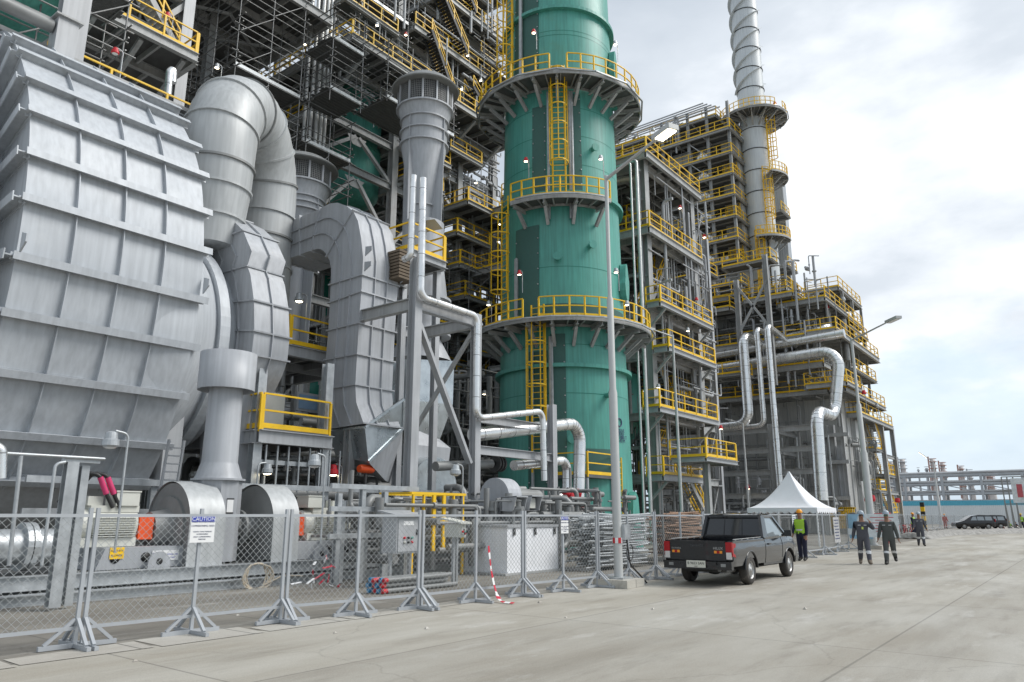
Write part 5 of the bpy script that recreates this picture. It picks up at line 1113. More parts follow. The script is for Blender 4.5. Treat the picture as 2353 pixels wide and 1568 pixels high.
for x in (79, 83, 87): part('column', MB().ibeam((x, 17.6, 13.4), (x, 17.6, 24.2), .25, .25), 'steel', HB)
# braced frame before the building
F4 = thing('pipe_support_structure', 'grey steel beam and column frame in front of the far heater wall', 'steel structure', (68, 20, 0))
c1 = A(1776, 1060, x=68); c2 = A(1702, 800, x=68); c3 = A(1772, 780, x=68)
for (y, z0, z1) in ((c1.y, .02, A(1770, 975, x=68).z), (c2.y, 13.3, 24), (c3.y, 13.3, 26), (28.3, .02, 13), (18.2, .02, 10.5)): part('column', MB().ibeam((68, y, z0), (68, y, z1), .42, .42), 'steel', F4)
for v in (992, 1038, 1088, 1140):
    z = A(1720, v, x=68).z
    for a, c in ((18.4, c1.y - .22), (c1.y + .22, 34)): part('beam', MB().ibeam((68, a, z), (68, c, z), .3, .48), 'steel', F4)
    part('beam', MB().ibeam((68.3, c1.y, z), (75.8, c1.y, z), .25, .4), 'steel', F4)
zc_ = A(1720, 800, x=68).z
for (a, b_) in ((c2, c3), (c3, c2)): brace(F4, (68, a.y, 18.8), (68, b_.y, 23.4), .2)
for y in (17.6, 19.0, 20.3, 21.6, 23.0): part('hanger', MB().bar((68.4, y, .05), (68.4, y, 8.5), .1, .1), 'galvanised', F4)
# long silver pipes
clad_pipe('big silver pipe along the heater front, bending down to the right of the frame', [A(1560, 862, x=70), A(1930, 803, x=70), A(1916, 958, x=70), A(1874, 944, x=A(1874, 944, y=A(1916, 958, x=70).y).x), A(1888, 1150, x=A(1874, 944, y=A(1916, 958, x=70).y).x)], .50, 1.4, step=1.3, n=22)
clad_pipe('upper silver pipe lying behind the walkway rail of the heater', [A(1620, 822, x=71), A(1940, 766, x=71)], .42, 1, step=1.5, n=20)
clad_pipe('third silver pipe just above the upper one on the heater', [A(1800, 775, x=73), A(1900, 752, x=73), A(1905, 752, x=78)], .34, 1, step=1.5, n=16)
a = A(1706, 770, x=66); c = A(1720, 975, x=66); clad_pipe('stout silver standpipe turning over at its top, left of two thinner ones', [(72, a.y, a.z), (66, a.y, a.z), (66, a.y, c.z), (66, a.y + 9, c.z - .3)], .44, 1.2, step=1.0, n=22)
a = A(1738, 755, x=66); c = A(1752, 978, x=66); clad_pipe('middle one of three silver standpipes before the heater', [(72, a.y, a.z), (66, a.y, a.z), (66, a.y, c.z), (66, a.y + 6, c.z - .2)], .23, .6, step=1.0, n=16)
a = A(1762, 748, x=66); c = A(1778, 1000, x=66); clad_pipe('rightmost of three silver standpipes before the heater', [(74, a.y, a.z - .5), (66, a.y, a.z), (66, a.y, c.z - 6)], .26, .6, step=1.0, n=16)
pipework('heater_pipework', 69, 75.8, 17.5, 34, .3, 3.2, 170, 51, .2); pipework('heater_pipework', 72, 75.8, 17.5, 34, 3.2, 12.8, 60, 57, .12); pipework('heater_pipework', 71.5, 77, 17, 34, 13.4, 24, 260, 52, .3); pipework('heater_pipework', 77.2, 78.9, 32.5, 50, 25, 49, 170, 53, .16, mats=('steel_light',)); pipework('thin_pipework', 70.5, 72, 17, 34, 13.5, 26, 150, 54, .09, mats=('steel_light',)); pipework('thin_pipework', 67.6, 69, 18, 32, .5, 5, 60, 55, .09, mats=('steel_light',)); pipework('thin_pipework', 43.2, 53.8, 21.2, 22.6, .3, 26, 140, 56, .06, mats=('steel_light',))
for i, (u, w_) in enumerate(((1893, .5), (1908, .35), (1925, .6), (1940, .45), (1950, .3), (1668, .4), (1690, .35))):
    p = A(u, 1150, x=74); part('post', MB().ibeam((74, p.y, .02), (74, p.y, [9.5, 9, 10, 8, 11, 13, 13][i]), w_, w_), ['steel', 'steel_light'][i % 2], F4)
for u0, u1, z in ((1880, 1960, 9.0), (1880, 1955, 6.5), (1885, 1950, 3.2)):
    a, c = A(u0, 1100, x=73.6), A(u1, 1100, x=73.6); part('beam', MB().bar((73.6, a.y, z), (73.6, c.y, z), .3, .35), 'steel', F4)
# orange and yellow valve skid posts
b = MB()
for k in range(12): p = A(1905 + k * 5, 1160, x=73); b.bar((73, p.y, .5), (73, p.y, 2.4), .12, .12)
for z in (1.2, 2.3): b.bar((73, A(1905, 1160, x=73).y, z), (73, A(1965, 1160, x=73).y, z), .12, .12)
vg = thing('valve_guard', 'yellow guard posts and gates low beside the far pipe posts', 'guard', (73, 16, 0)); part('guard_gate', b, 'yellow', vg)

# ---------------------------------------------------------------- the far spiral-fin stack
SC = Vector((82.5, 26.35, 0)); FS = thing('flue_stack', 'pale grey flue stack with spiral fins at its top and yellow ladders', 'stack', tuple(SC)); rs = 1.58
b = MB(); b.lathe([(rs, 22), (rs, 90)], SC, 40); part('stack_shell', b, 'stack_paint', FS)
for k in range(22): z = 25 + k * 2.72; part('flange_ring', MB().lathe([(rs - .02, z - .04), (rs + .07, z - .04), (rs + .07, z + .04), (rs - .02, z + .04)], SC, 40, smooth=False), 'dark', FS)
for s_ in range(3):
    b = MB(); P = []
    for k in range(150): q = 2 * math.pi * (k / 30 + s_ / 3); z = 52 + k * .26; P.append((Vector((math.cos(q), math.sin(q), 0)), z))
    for (d0, z0), (d1, z1) in zip(P, P[1:]):
        a, c, d, e_ = SC + d0 * rs + Vector((0, 0, z0)), SC + d0 * (rs + .34) + Vector((0, 0, z0)), SC + d1 * (rs + .34) + Vector((0, 0, z1)), SC + d1 * rs + Vector((0, 0, z1)); u_ = Vector((0, 0, .05))
        b.add([a, c, d, e_, a + u_, c + u_, d + u_, e_ + u_], [(0, 1, 2, 3), (7, 6, 5, 4), (1, 5, 6, 2)])
    part('spiral_fin', b, 'stack_paint', FS)
QS = math.atan2(-SC.y, -SC.x)
ring_platform(48.3, 3.9, QS - R(178), QS + R(176), [(QS + R(42), QS + R(62))], 14, True, FS, SC, rs + .1)
ring_platform(40.4, 3.4, QS + R(28), QS + R(120), [], 3, False, FS, SC, rs + .1); ring_platform(32.6, 3.1, QS - R(12), QS + R(84), [], 3, False, FS, SC, rs + .1)
for (a, z0, z1) in ((R(62), 40.5, 49.4), (R(30), 32.7, 41.5), (-R(8), 24.3, 33.7)):
    d_ = Vector((math.cos(QS + a), math.sin(QS + a), 0)); part('caged_ladder', ladder_mb(MB(), SC + d_ * (rs + .25) + Vector((0, 0, z0)), z1, d_, .75, True, 2.2, .33, .045), 'yellow', FS)
part('conduit', MB().bar((SC.x + (rs + .1) * math.cos(QS + .35), SC.y + (rs + .1) * math.sin(QS + .35), 24), (SC.x + (rs + .1) * math.cos(QS + .35), SC.y + (rs + .1) * math.sin(QS + .35), 33), .16, .16), 'dark', FS)
mat('clad_sheet', (.48, .50, .51), .4, .5, .06, .5)
ya, yb = A(1770, 600, x=88).y, A(1822, 690, x=88).y; b = MB(); b.lohi((88, yb, 22), (89.2, ya, 43.5)); 
for k in range(8): y = yb + (ya - yb) * k / 8; b.lohi((87.9, y, 22), (87.998, y + .10, 43.5))
t = thing('duct_tower', 'tall ribbed silver duct tower behind the spiral finned stack', 'tower', (90, yb, 22)); part('tower_shell', b, 'clad_sheet', t)

# ================================================================ STAIR TOWER AT THE FAR END
T5 = thing('stair_tower', 'open steel stair tower with yellow flights at the end of the plant', 'stair tower', (84, 17, 0))
xs5 = [87.6, 93]; ys5 = [17.0, 22.0]
columns(T5, xs5, [17.0], .02, 11.4, .42); columns(T5, xs5, [22.0], .02, 11.4, .4)
platform(T5, 78.0, 92.8, 16.8, 22, 11.5, 'flr', beam=.4)
for z, w_ in ((8.5, 0), (6.0, 1), (4.2, 0), (1.9, 1)): platform(T5, 84.6 if not w_ else 87.7, 87.4 if not w_ else 92.8, 17.1, 19.4, z, 'fl' if not w_ else 'fr', beam=.25)
for (xa, za, xb, zb2) in ((90.4, 6.1, 87.2, 8.5), (87.6, 8.6, 84.9, 11.4), (91.5, 1.9, 88.6, 4.2), (87.6, 4.3, 90.3, 6.0), (94.5, .05, 91.4, 1.9)):
    fr, rl = MB(), MB(); stair_mb(fr, rl, (xa, 17.6, za), (xb, 17.6, zb2), .9); st = part('staircase', fr, 'steel', T5); part('stair_rail', rl, 'yellow', st)
for z in (4.0, 7.9): part('beam', MB().ibeam((87.8, 17, z), (92.8, 17, z), .25, .35), 'steel', T5)
for i, (u, u2, v) in enumerate(((1956, 1978, 968), (1993, 2012, 985))):
    a = A(u, 1100, x=80 + i * 8); c = A(u2, 1100, x=80 + i * 8); b = MB(); b.lohi((80 + i * 8, c.y, .02), (81.4 + i * 8, a.y, A(u, v, x=80 + i * 8).z))
    solo('concrete_pier', b, 'concrete_pole', ['wide pale concrete pier left of the second lamp post', 'narrower pale concrete pier right of the second lamp post'][i], 'pier', (80 + i * 8, c.y, 0))
pipework('tower_pipework', 77, 84, 16.5, 21, .2, 9, 120, 61, .2)

# ================================================================ MARQUEE TENT
W_ = 3.95; tn = A(1877, 1172, x=43.6); TX, TY = tn.x, tn.y
t = thing('marquee_tent', 'white peaked canvas marquee with scalloped edge behind the entrance fence', 'tent', (TX + W_ / 2, TY + W_ / 2, 0))
mat('canvas', (.80, .81, .84), .7, 0, .04, 1.5, bump=.2, bump_scale=2.5)
b = MB(); ze = tn.z; zp = A(1829, 1083, x=TX + W_ / 2).z; n = 14; rows = 12
cx, cy = TX + W_ / 2, TY + W_ / 2; rings = []
for k in range(rows + 1):
    f = k / rows; hw = W_ / 2 * (1 - f) ** 1.0; z = ze + .12 + (zp - ze - .12) * (f ** 1.75 * .93 + f * .07)
    ring = []
    for s_ in range(4):
        for j in range(n):
            q = -1 + 2 * j / n; sag = 1 - .07 * (1 - q * q) * (1 - f)
            x, y = ((q, -1), (1, q), (-q, 1), (-1, -q))[s_]; x, y = (x, y * sag) if s_ in (0, 2) else (x * sag, y)
            ring.append((cx + x * max(hw, .03), cy + y * max(hw, .03), z))
    rings.append(ring)
m = 4 * n; b.add([p for r_ in rings for p in r_], [(i * m + j, i * m + (j + 1) % m, (i + 1) * m + (j + 1) % m, (i + 1) * m + j) for i in range(rows) for j in range(m)], True); part('canopy', b, 'canvas', t)
b = MB(); N_ = 100
for s_ in range(4):
    for j in range(N_):
        q0, q1 = j / N_, (j + 1) / N_; dz = lambda q: -.20 - .13 * abs(math.sin(q * math.pi * 10))
        c_ = [(TX, TY), (TX + W_, TY), (TX + W_, TY + W_), (TX, TY + W_)]; a, c = Vector(c_[s_]), Vector(c_[(s_ + 1) % 4]); p, q = a.lerp(c, q0), a.lerp(c, q1)
        b.add([(p.x, p.y, ze + .13), (q.x, q.y, ze + .13), (q.x, q.y, ze + .13 + dz(q1)), (p.x, p.y, ze + .13 + dz(q0))], [(0, 1, 2, 3)])
part('valance', b, 'canvas', t)
for x, y in ((TX + .05, TY + .05), (TX + W_ - .05, TY + .05), (TX + W_ - .05, TY + W_ - .05), (TX + .05, TY + W_ - .05)): part('pole', MB().bar((x, y, 0), (x, y, ze + .1), .07, .07), 'white', t)

# ================================================================ ENTRANCE FENCE AND FAR FENCE
E2 = [A(1622, 1316, z=0), A(1706, 1303, z=0), A(1796, 1290, z=0), A(1896, 1275, z=0), A(1952, 1262, z=0)]
for i, lb in enumerate(('grey fence panel hidden partly by the pickup cab', 'grey fence panel between pickup and tent', 'grey fence panel behind the guard in green vest', 'grey fence panel with a plan sheet on it right of the guard')):
    fence_panel(E2[i], E2[i + 1], lb, pitch=.14, h=1.68, group='entrance fence panels')
E3 = [(A(u, v, z=0)) for u, v in ((2052, 1234), (2090, 1228), (2125, 1222), (2160, 1217), (2195, 1213), (2236, 1209))]
for i, lb in enumerate(('far fence panel beside the bicycles', 'far fence panel behind the second guard', 'far fence panel under the striped bollard', 'far fence panel left of the man in red', 'far fence panel ending near the black car')):
    fence_panel(E3[i], E3[i + 1], lb, pitch=.3, h=1.7, group='far fence panels by the gravel', mid=True)
b = MB(); p = A(1912, 1190, y=9.0); 
def sheet(name, label, cat, c, wd, ht, m, out=(0, -1, 0), cols=None):
    t = thing(name, label, cat, tuple(c)); o_ = Vector(out).normalized(); r_ = Vector((0, 0, 1)).cross(o_) * -1
    b = MB(); b.bar(Vector(c) - r_ * wd / 2, Vector(c) + r_ * wd / 2, .015, ht, up=(0, 0, 1)); part('sheet', b, m, t)
    return t, o_, r_
mat('banner_blue', (.30, .50, .66), .5, 0, .25, 2.2); mat('banner_white', (.66, .70, .72), .5, 0, .2, 3); mat('print_red', (.50, .10, .12), .5, 0, .3, 4); mat('print_grey', (.42, .42, .42), .6, 0, .35, 9)
def on_fence(a, c, f, z, off=.07): p = a.lerp(c, f); return Vector((p.x, p.y, z)) + Vector((c.y - a.y, -(c.x - a.x), 0)).normalized() * off, Vector((c.y - a.y, -(c.x - a.x), 0)).normalized()
for (i, f, z, wd, ht, m, nm, lb, ct) in ((1, .1, 1.25, .6, .7, 'banner_white', 'notice_sheet', 'white notice sheet on the fence beside the pickup window', 'notice'), (2, .28, 1.38, .45, .6, 'banner_white', 'notice_sheet', 'white notice sheet on the fence right behind the guard', 'notice'), (3, .45, 1.0, 1.5, 1.15, 'print_grey', 'plan_sheet', 'grey printed plan sheet on the fence right of the guard', 'poster')):
    c, o_ = on_fence(E2[i], E2[i + 1], f, z); t, o2, r2 = sheet(nm, lb, ct, c, wd, ht, m, o_)
    b = MB()
    for k in range(7): q = c + o2 * .012 + Vector((0, 0, ht * (.38 - k * .12))); b.bar(q - r2 * wd * (.4 - .05 * (k % 3)), q + r2 * wd * (.4 - .1 * (k % 2)), .004, ht * .035, up=(0, 0, 1))
    part('print', b, 'ink', t, kind='stuff')
bn = A(1976, 1210, x=41); t, o2, r2 = sheet('banner', 'pale blue printed banner behind the walking worker with phone', 'banner', bn, 1.1, 1.2, 'banner_blue', (-1, 0, 0)); b = MB(); q = bn + o2 * .012
b.bar(q - r2 * .7 + Vector((0, 0, .1)), q + r2 * .1 + Vector((0, 0, .35)), .004, .35, up=(0, 0, 1)); b.bar(q - r2 * .2 + Vector((0, 0, -.3)), q + r2 * .6 + Vector((0, 0, -.25)), .004, .3, up=(0, 0, 1)); part('print', b, 'banner_white', t)
t, o2, r2 = sheet('banner', 'white and red printed banner between the two walking workers', 'banner', A(2026, 1208, x=40), 1.5, 1.1, 'banner_white', (-1, 0, 0)); q = Vector(A(2026, 1208, x=40)) + o2 * .012; b = MB()
for k in range(6): b.bar(q - r2 * (.55 - .1 * (k % 3)) + Vector((0, 0, .38 - k * .13)), q + r2 * (.5 - .22 * (k % 2)) + Vector((0, 0, .38 - k * .13)), .004, .035, up=(0, 0, 1))
part('print', b, 'print_red', t, kind='stuff')
t = thing('pipe_barrier', 'red pipe barrier behind the walking workers', 'barrier', tuple(A(2038, 1235, x=42))); a, c = A(1996, 1182, x=42), A(2044, 1180, x=42); b = MB(); b.bar(a, c, .07, .07); b.bar(c, (c.x - 2.5, c.y - .2, .02), .09, .09); b.bar(a, (a.x, a.y, .02), .07, .07); part('tubes', b, 'red', t)

# ================================================================ FAR SIDE OF THE YARD
mat('hoard_white', (.70, .72, .72), .5, .1, .05, .3); mat('hoard_blue', (.10, .42, .55), .5, 0, .05, .3); mat('far_steel', (.42, .44, .46), .6, .1, .15, .2); mat('far_pipe', (.50, .50, .50), .5, .3, .2, .2); mat('far_tower', (.56, .52, .50), .6, 0, .2, .2); mat('far_red', (.45, .27, .23), .6, 0, .2, .3)
t = thing('hoarding', 'long white corrugated site hoarding with blue top band', 'fence', (168, 30, 0)); y0, y1 = 60.0, -10.0
def corr(x, y0, y1, z0, z1, step, amp):
    b = MB(); n = int(abs(y1 - y0) / step); vs = []
    for z in (z0, z1): vs += [(x + amp * (i % 2), y0 + (y1 - y0) * i / n, z) for i in range(n + 1)]
    b.add(vs, [(i, i + 1, n + 2 + i, n + 1 + i) for i in range(n)]); return b
part('panels', corr(168, y0, y1, .02, 3.6, .16, .06), 'hoard_white', t); part('blue_band', corr(167.9, y0, y1, 3.55, 4.45, .16, .06), 'hoard_blue', t)
FR = thing('pipe_rack', 'long far steel pipe rack crossing behind the hoarding', 'pipe rack', (235, 40, 0))
ys = [-60 + k * 9.2 for k in range(20)]
for y in ys:
    for x in (235, 243): part('column', MB().bar((x, y, 0), (x, y, 12.6), .6, .6), 'far_steel', FR)
for z in (4.8, 7.4, 10.0, 12.4):
    for x in (235, 243): part('beam', MB().bar((x, -60, z), (x, 115, z), .35, .5), 'far_steel', FR)
b = MB(); r_ = random.Random(5)
for z in (5.1, 7.7, 10.3, 12.7):
    for k in range(7): rr = r_.choice([.15, .25, .35]); b.tube([(235.6 + k * 1.05, -60 - r_.uniform(0, 8), z + rr), (235.6 + k * 1.05, 115, z + rr)], rr, 8)
part('pipes', b, 'far_pipe', FR, kind='stuff')
for y in ys[:-1]: brace(FR, (235, y + .4, 7.6), (235, y + 8.8, 9.8), .25, 'far_steel')
RB = thing('pipe_rack', 'nearer far steel rack block left of the long pipe rack', 'pipe rack', (200, 42, 0))
for y in (38, 46, 54, 62):
    for x in (196, 204): part('column', MB().bar((x, y, 0), (x, y, 10.8), .6, .6), 'far_steel', RB)
for z in (4.5, 6.6, 8.6, 10.6):
    for x in (196, 204): part('beam', MB().bar((x, 38, z), (x, 70, z), .4, .55), 'far_steel', RB)
    part('floor', MB().lohi((196.2, 38, z - .1), (203.8, 70, z + .1)), 'far_steel', RB)
for i, (u, vt, vb, wd, kind, lb) in enumerate(((2078, 1056, 1106, 12, 'pale', 'wider pale distillation tower at the left of the far row'), (2113, 1078, 1106, 4, 'thin', 'thinner grey chimney left of its taller twin, far off'), (2132, 1076, 1106, 6, 'thin', 'taller grey chimney right of its thinner twin, far off'), (2148, 1055, 1106, 11, 'red', 'tallest red and white far tower beside the flare pole'), (2170, 1064, 1106, 10, 'red', 'reddish far tower second right of the flare pole'), (2212, 1073, 1106, 9, 'red', 'reddish slim far tower left of a shorter one'), (2231, 1082, 1106, 8, 'pale', 'short pale far tower left of the red square tank'), (2275, 1092, 1106, 13, 'red', 'squat red far tank tower above the pipe rack'), (2052, 1062, 1106, 13, 'pale', 'pale far tower seen through the stair tower'))):
    X = 330; p = A(u, 1106, x=X); zt = A(u, vt, x=X).z; r0 = wd / 2 * X / 1790
    t = thing('process_tower' if kind != 'thin' else 'chimney', lb, 'tower' if kind != 'thin' else 'chimney', (X, p.y, 0)); b = MB(); b.lathe([(r0 * 1.3, 0), (r0 * 1.2, zt * .5), (r0 * .9, zt * .75), (r0 * .85, zt), (0, zt)], (X, p.y, 0), 18); part('tower_shell', b, {'pale': 'far_tower', 'thin': 'far_steel', 'red': 'far_tower'}[kind], t)
    for k in range(4 if kind != 'thin' else 1):
        z = zt * (.62 + .11 * k) if kind != 'thin' else zt * .96; b = MB(); b.lathe([(r0 * .8, z), (r0 * 1.45, z), (r0 * 1.45, z + .25), (r0 * .8, z + .25)], (X, p.y, 0), 14, smooth=False); b.lathe([(r0 * 1.4, z + 1.2), (r0 * 1.45, z + 1.2), (r0 * 1.45, z + 1.35), (r0 * 1.4, z + 1.35)], (X, p.y, 0), 14, smooth=False); part('gallery', b, 'far_red' if kind == 'red' else 'far_steel', t)
    if kind != 'thin': part('side_pipe', MB().bar((X - r0, p.y + r0 * 1.2, zt * .4), (X - r0, p.y + r0 * 1.2, zt * 1.04), .5, .5), 'far_red' if kind == 'red' else 'far_steel', t)
pf = A(2163, 1207, x=150); light_pole((150, pf.y), A(2150, 1062, x=150).z, (0, .9, .8), 'far thin lamp post rising before the red towers', (.22, .15, .1), plinth=False, head=(1.6, .5), lit=True)
# bollard, billboard, gravel bank
p = A(2121, 1182, x=100); b0 = thing('marker_post', 'black and yellow striped marker post before the hoarding', 'post', (100, p.y, 0)); zt = A(2119, 1155, x=100).z
for k in range(6): part('band', MB().box((100, p.y, .02 + zt * (k + .5) / 6), (.4, .42, zt / 6 - .004)), ['yellow', 'black'][k % 2], b0)
BX = 96; bl, br_ = A(2316, 1205, x=BX).y, A(2420, 1205, x=BX).y; t = thing('billboard', 'tall steel billboard frame with pale red printed poster at the right edge', 'billboard', (BX, bl, 0)); zt = A(2320, 1096, x=BX).z
for k, y in enumerate((bl, bl - .5, A(2342, 1200, x=BX).y, br_)):
    part('post', MB().bar((BX, y, .02), (BX - .0, y + .0, zt), .12, .12), 'pipe_grey', t)
    part('stay', MB().bar((BX + 2.2, y, .02), (BX, y, zt * .62), .08, .08), 'pipe_grey', t)
for z in (zt * .5, zt * .75, zt): part('cross_rail', MB().bar((BX, bl, z), (BX, br_, z), .1, .1), 'pipe_grey', t)
b = MB(); ya = A(2325, 1130, x=BX).y; b.lohi((BX - .08, br_, zt * .52), (BX - .06, ya, zt * .97)); pp = part('poster', b, 'banner_white', t); b = MB(); b.lohi((BX - .10, A(2350, 1130, x=BX).y, zt * .62), (BX - .083, A(2337, 1130, x=BX).y, zt * .86)); part('poster_print', b, 'print_red', pp)
mat('gravel', (.30, .29, .27), .95, 0, .4, 3, bump=.6, bump_scale=12)
b = MB(); r_ = random.Random(9)
nx, ny = 60, 14; x0, x1 = 62, 160; vs = []
for i in range(nx + 1):
    for j in range(ny + 1):
        f = j / ny; x = x0 + (x1 - x0) * (i / nx) ** 1.5; yb_ = 9.6 + (x - 62) * .012 - max(0, x - 75) * .30; y = yb_ + f * 2.6 + max(0, x - 75) * .02 * f
        vs.append((x, y, .0 + .34 * math.sin(math.pi * f) ** .7 * (1 if 0 < i < nx else 0) + r_.uniform(0, .10) * (0 < j < ny)))
b.add(vs, [(i * (ny + 1) + j, (i + 1) * (ny + 1) + j, (i + 1) * (ny + 1) + j + 1, i * (ny + 1) + j + 1) for i in range(nx) for j in range(ny)]); o = part_free('gravel', b, 'gravel'); o['kind'] = 'stuff'
# red call stations on posts
for i, (u, v, x) in enumerate(((1994, 1150, 60), (2003, 1148, 60), (2062, 1152, 85))):
    p = A(u, v, x=x); t = thing('alarm_beacon', ['red alarm beacon left of its twin by the second lamp post', 'red alarm beacon right of its twin by the second lamp post', 'red alarm beacon before the hoarding'][i], 'beacon', (p.x, p.y, 0)); part('post', MB().bar((p.x, p.y, .02), (p.x, p.y, p.z), .08, .08), 'galvanised', t); part('beacon_head', MB().lathe([(0, -.15), (.2, -.15), (.26, 0), (.2, .3), (0, .32)], p, 12, smooth=False), 'red', t)
# ================================================================ VEHICLES
mat('car_paint', (.010, .011, .014), .2, .2, .1, .8, spec=.6, coat=.8); mat('car_black', (.008, .008, .009), .3, 0, .1, 2, coat=.5); mat('glass_dark', (.012, .015, .018), .06, 0, 0, spec=.8)
mat('tyre', (.055, .05, .045), .85, 0, .25, 9, (.22, .20, .17), .55, 4); mat('rim', (.42, .42, .41), .4, .6, .1, 8); mat('tail_red', (.36, .004, .008), .25, 0, 0); mat('tail_white', (.6, .58, .56), .2, 0, 0, coat=1); mat('reflector', (.85, .30, .02), .3, 0, 0); mat('plate', (.62, .62, .54), .5, 0, 0); mat('under', (.05, .048, .045), .9, 0, .3, 6); mat('seat_blue', (.08, .22, .38), .8, 0, .3, 9)
def wheel(t, x, y, z, r, w_, side, m='rim', spokes=9):
    wb = thing_part('wheel', t); b = MB(); h = w_ / 2
    b.lathe([(r * .62, -h), (r * .86, -h), (r * .97, -h * .8), (r, -h * .45), (r, h * .45), (r * .97, h * .8), (r * .86, h), (r * .62, h), (r * .60, 0), (r * .62, -h)], (x, y, z), 32, 'Y'); w2 = part('wheel', b, 'tyre', t)
    b = MB(); s_ = side; b.lathe([(r * .63, s_ * h * .95), (r * .60, s_ * h * .80), (r * .50, s_ * h * .45), (r * .42, s_ * h * .75), (r * .18, s_ * h * .8), (r * .15, s_ * h * 1.0), (0, s_ * h * 1.0)], (x, y, z), 28, 'Y'); part('rim', b, m, w2)
    b = MB()
    for k in range(spokes): q = 2 * math.pi * k / spokes; b.lathe([(0, 0), (r * .065, 0), (r * .065, s_ * .006)], (x + r * .46 * math.cos(q), y + s_ * h * .66, z + r * .46 * math.sin(q)), 8, 'Y')
    part('rim_holes', b, 'black', w2, kind='stuff'); return w2
def thing_part(*a): return None
def side_skin(mb, stations, W, ysign, arches, z0):
    """body side as a grid; the lower edge follows the wheel arches. stations: (x, z_top, half width factor)"""
    rows = 7; grid = []
    for x, zt, wf in stations:
        zl = z0
        for ax, az, ar in arches:
            if abs(x - ax) < ar: zl = max(zl, az + math.sqrt(ar * ar - (x - ax) ** 2))
        col = []
        for k in range(rows + 1):
            f = k / rows; z = zl + (zt - zl) * f; g = (z - z0) / (zt - z0)
            bul = .93 + .07 * math.sin(math.pi * min(1, max(0, .12 + g * .62))) - (.10 * max(0, g - .78) / .22) ** 1.0 * .35 - (.03 if .60 < g < .70 else 0) * 0
            col.append((x, ysign * W * wf * bul, z))
        grid.append(col)
    n = rows + 1; mb.add([p for c in grid for p in c], [(i * n + j, (i + 1) * n + j, (i + 1) * n + j + 1, i * n + j + 1) for i in range(len(grid) - 1) for j in range(rows)], True)
    return grid
def dense(st, step=.06):
    o = []
    for (x0, a0, b0), (x1, a1, b1) in zip(st, st[1:]):
        k = max(1, int((x1 - x0) / step))
        for i in range(k): f = i / k; o.append((x0 + (x1 - x0) * f, a0 + (a1 - a0) * f, b0 + (b1 - b0) * f))
    o.append(st[-1]); return o
def cap_between(mb, ga_, gb_, idx=-1):
    A_, B_ = [c[idx] for c in ga_], [c[idx] for c in gb_]; n = len(A_)
    vs = []
    for a, c in zip(A_, B_): a, c = Vector(a), Vector(c); vs += [a, a.lerp(c, .25) + Vector((0, 0, .035)), a.lerp(c, .5) + Vector((0, 0, .045)), a.lerp(c, .75) + Vector((0, 0, .035)), c]
    mb.add(vs, [(i * 5 + j, (i + 1) * 5 + j, (i + 1) * 5 + j + 1, i * 5 + j + 1) for i in range(n - 1) for j in range(4)], True)
t = thing('pickup_truck', 'black single cab pickup truck parked on the concrete road seen from behind', 'pickup', (18.72, 7.78, 0), R(.6)); W = .885; PK = t
arch = [(0, .36, .43), (3.085, .36, .42)]
bed = dense([(-1.17, 1.05, .985), (-1.0, 1.06, 1), (1.08, 1.08, 1)]); cabs = dense([(1.12, 1.08, 1), (2.6, 1.08, 1), (3.0, 1.10, .99), (3.6, 1.05, .97), (3.92, .97, .90), (4.08, .84, .80)])
b = MB(); gl = side_skin(b, bed, W, 1, arch, .47); gr_ = side_skin(b, bed, W, -1, arch, .47)
for s_ in (1, -1): b.lohi((-1.14, s_ * .74, .62), (1.07, s_ * .86, 1.058))
b.lohi((-1.1, -.74, .60), (1.06, .74, .66)); b.lohi((1.03, -.80, .6), (1.07, .80, 1.06)); part('cargo_bed', b, 'car_paint', t)
b = MB(); hl = side_skin(b, cabs, W, 1, arch, .46); hr = side_skin(b, cabs, W, -1, arch, .46)
i0 = next(i for i, c in enumerate(cabs) if c[0] > 2.78); cap_between(b, hl[i0:], hr[i0:]); cap_between(b, hl[:i0 + 1], hr[:i0 + 1])
c0, c1 = hl[-1], hr[-1]; b.add(c0 + c1, [(i, i + 1, 8 + i + 1, 8 + i) for i in range(7)]); b.add([hl[0][0], hl[0][-1], hr[0][-1], hr[0][0]], [(0, 1, 2, 3)]); part('front_body', b, 'car_paint', t)
for x, s_ in ((0, 1), (0, -1), (3.085, 1), (3.085, -1)):
    b = MB(); ar = .435 if x == 0 else .425; yy = s_ * W * .985
    P0 = [(x + ar * math.cos(R(a)), yy, .36 + ar * math.sin(R(a))) for a in range(2, 179, 8)]
    b.tube(P0, .022, 6); part('arch_lip', b, 'car_black', t)
    b = MB(); P1 = [(x + ar * math.cos(R(a)), s_ * .5, .36 + ar * math.sin(R(a))) for a in range(2, 179, 8)]; n = len(P0); b.add(P0 + P1, [(i, i + 1, n + i + 1, n + i) for i in range(n - 1)]); part('wheel_well', b, 'black', t)
    wheel(t, x, s_ * .755, .345, .345, .22, s_)
part('chassis', MB().lohi((-1.0, -.5, .32), (3.9, .5, .5)), 'under', t); b = MB(); b.tube([(0, -.7, .345), (0, .7, .345)], .06, 10); b.lathe([(0, -.2), (.13, -.12), (.15, 0), (.13, .12), (0, .2)], (0, .1, .345), 14, 'Y'); part('rear_axle', b, 'under', t)
b = MB(); b.tube([(.9, -.42, .38), (-.6, -.45, .36), (-1.05, -.45, .38)], .04, 10); b.tube([(-.75, -.45, .36), (-.15, -.45, .36)], .08, 12); part('exhaust', b, 'pipe_grey', t)
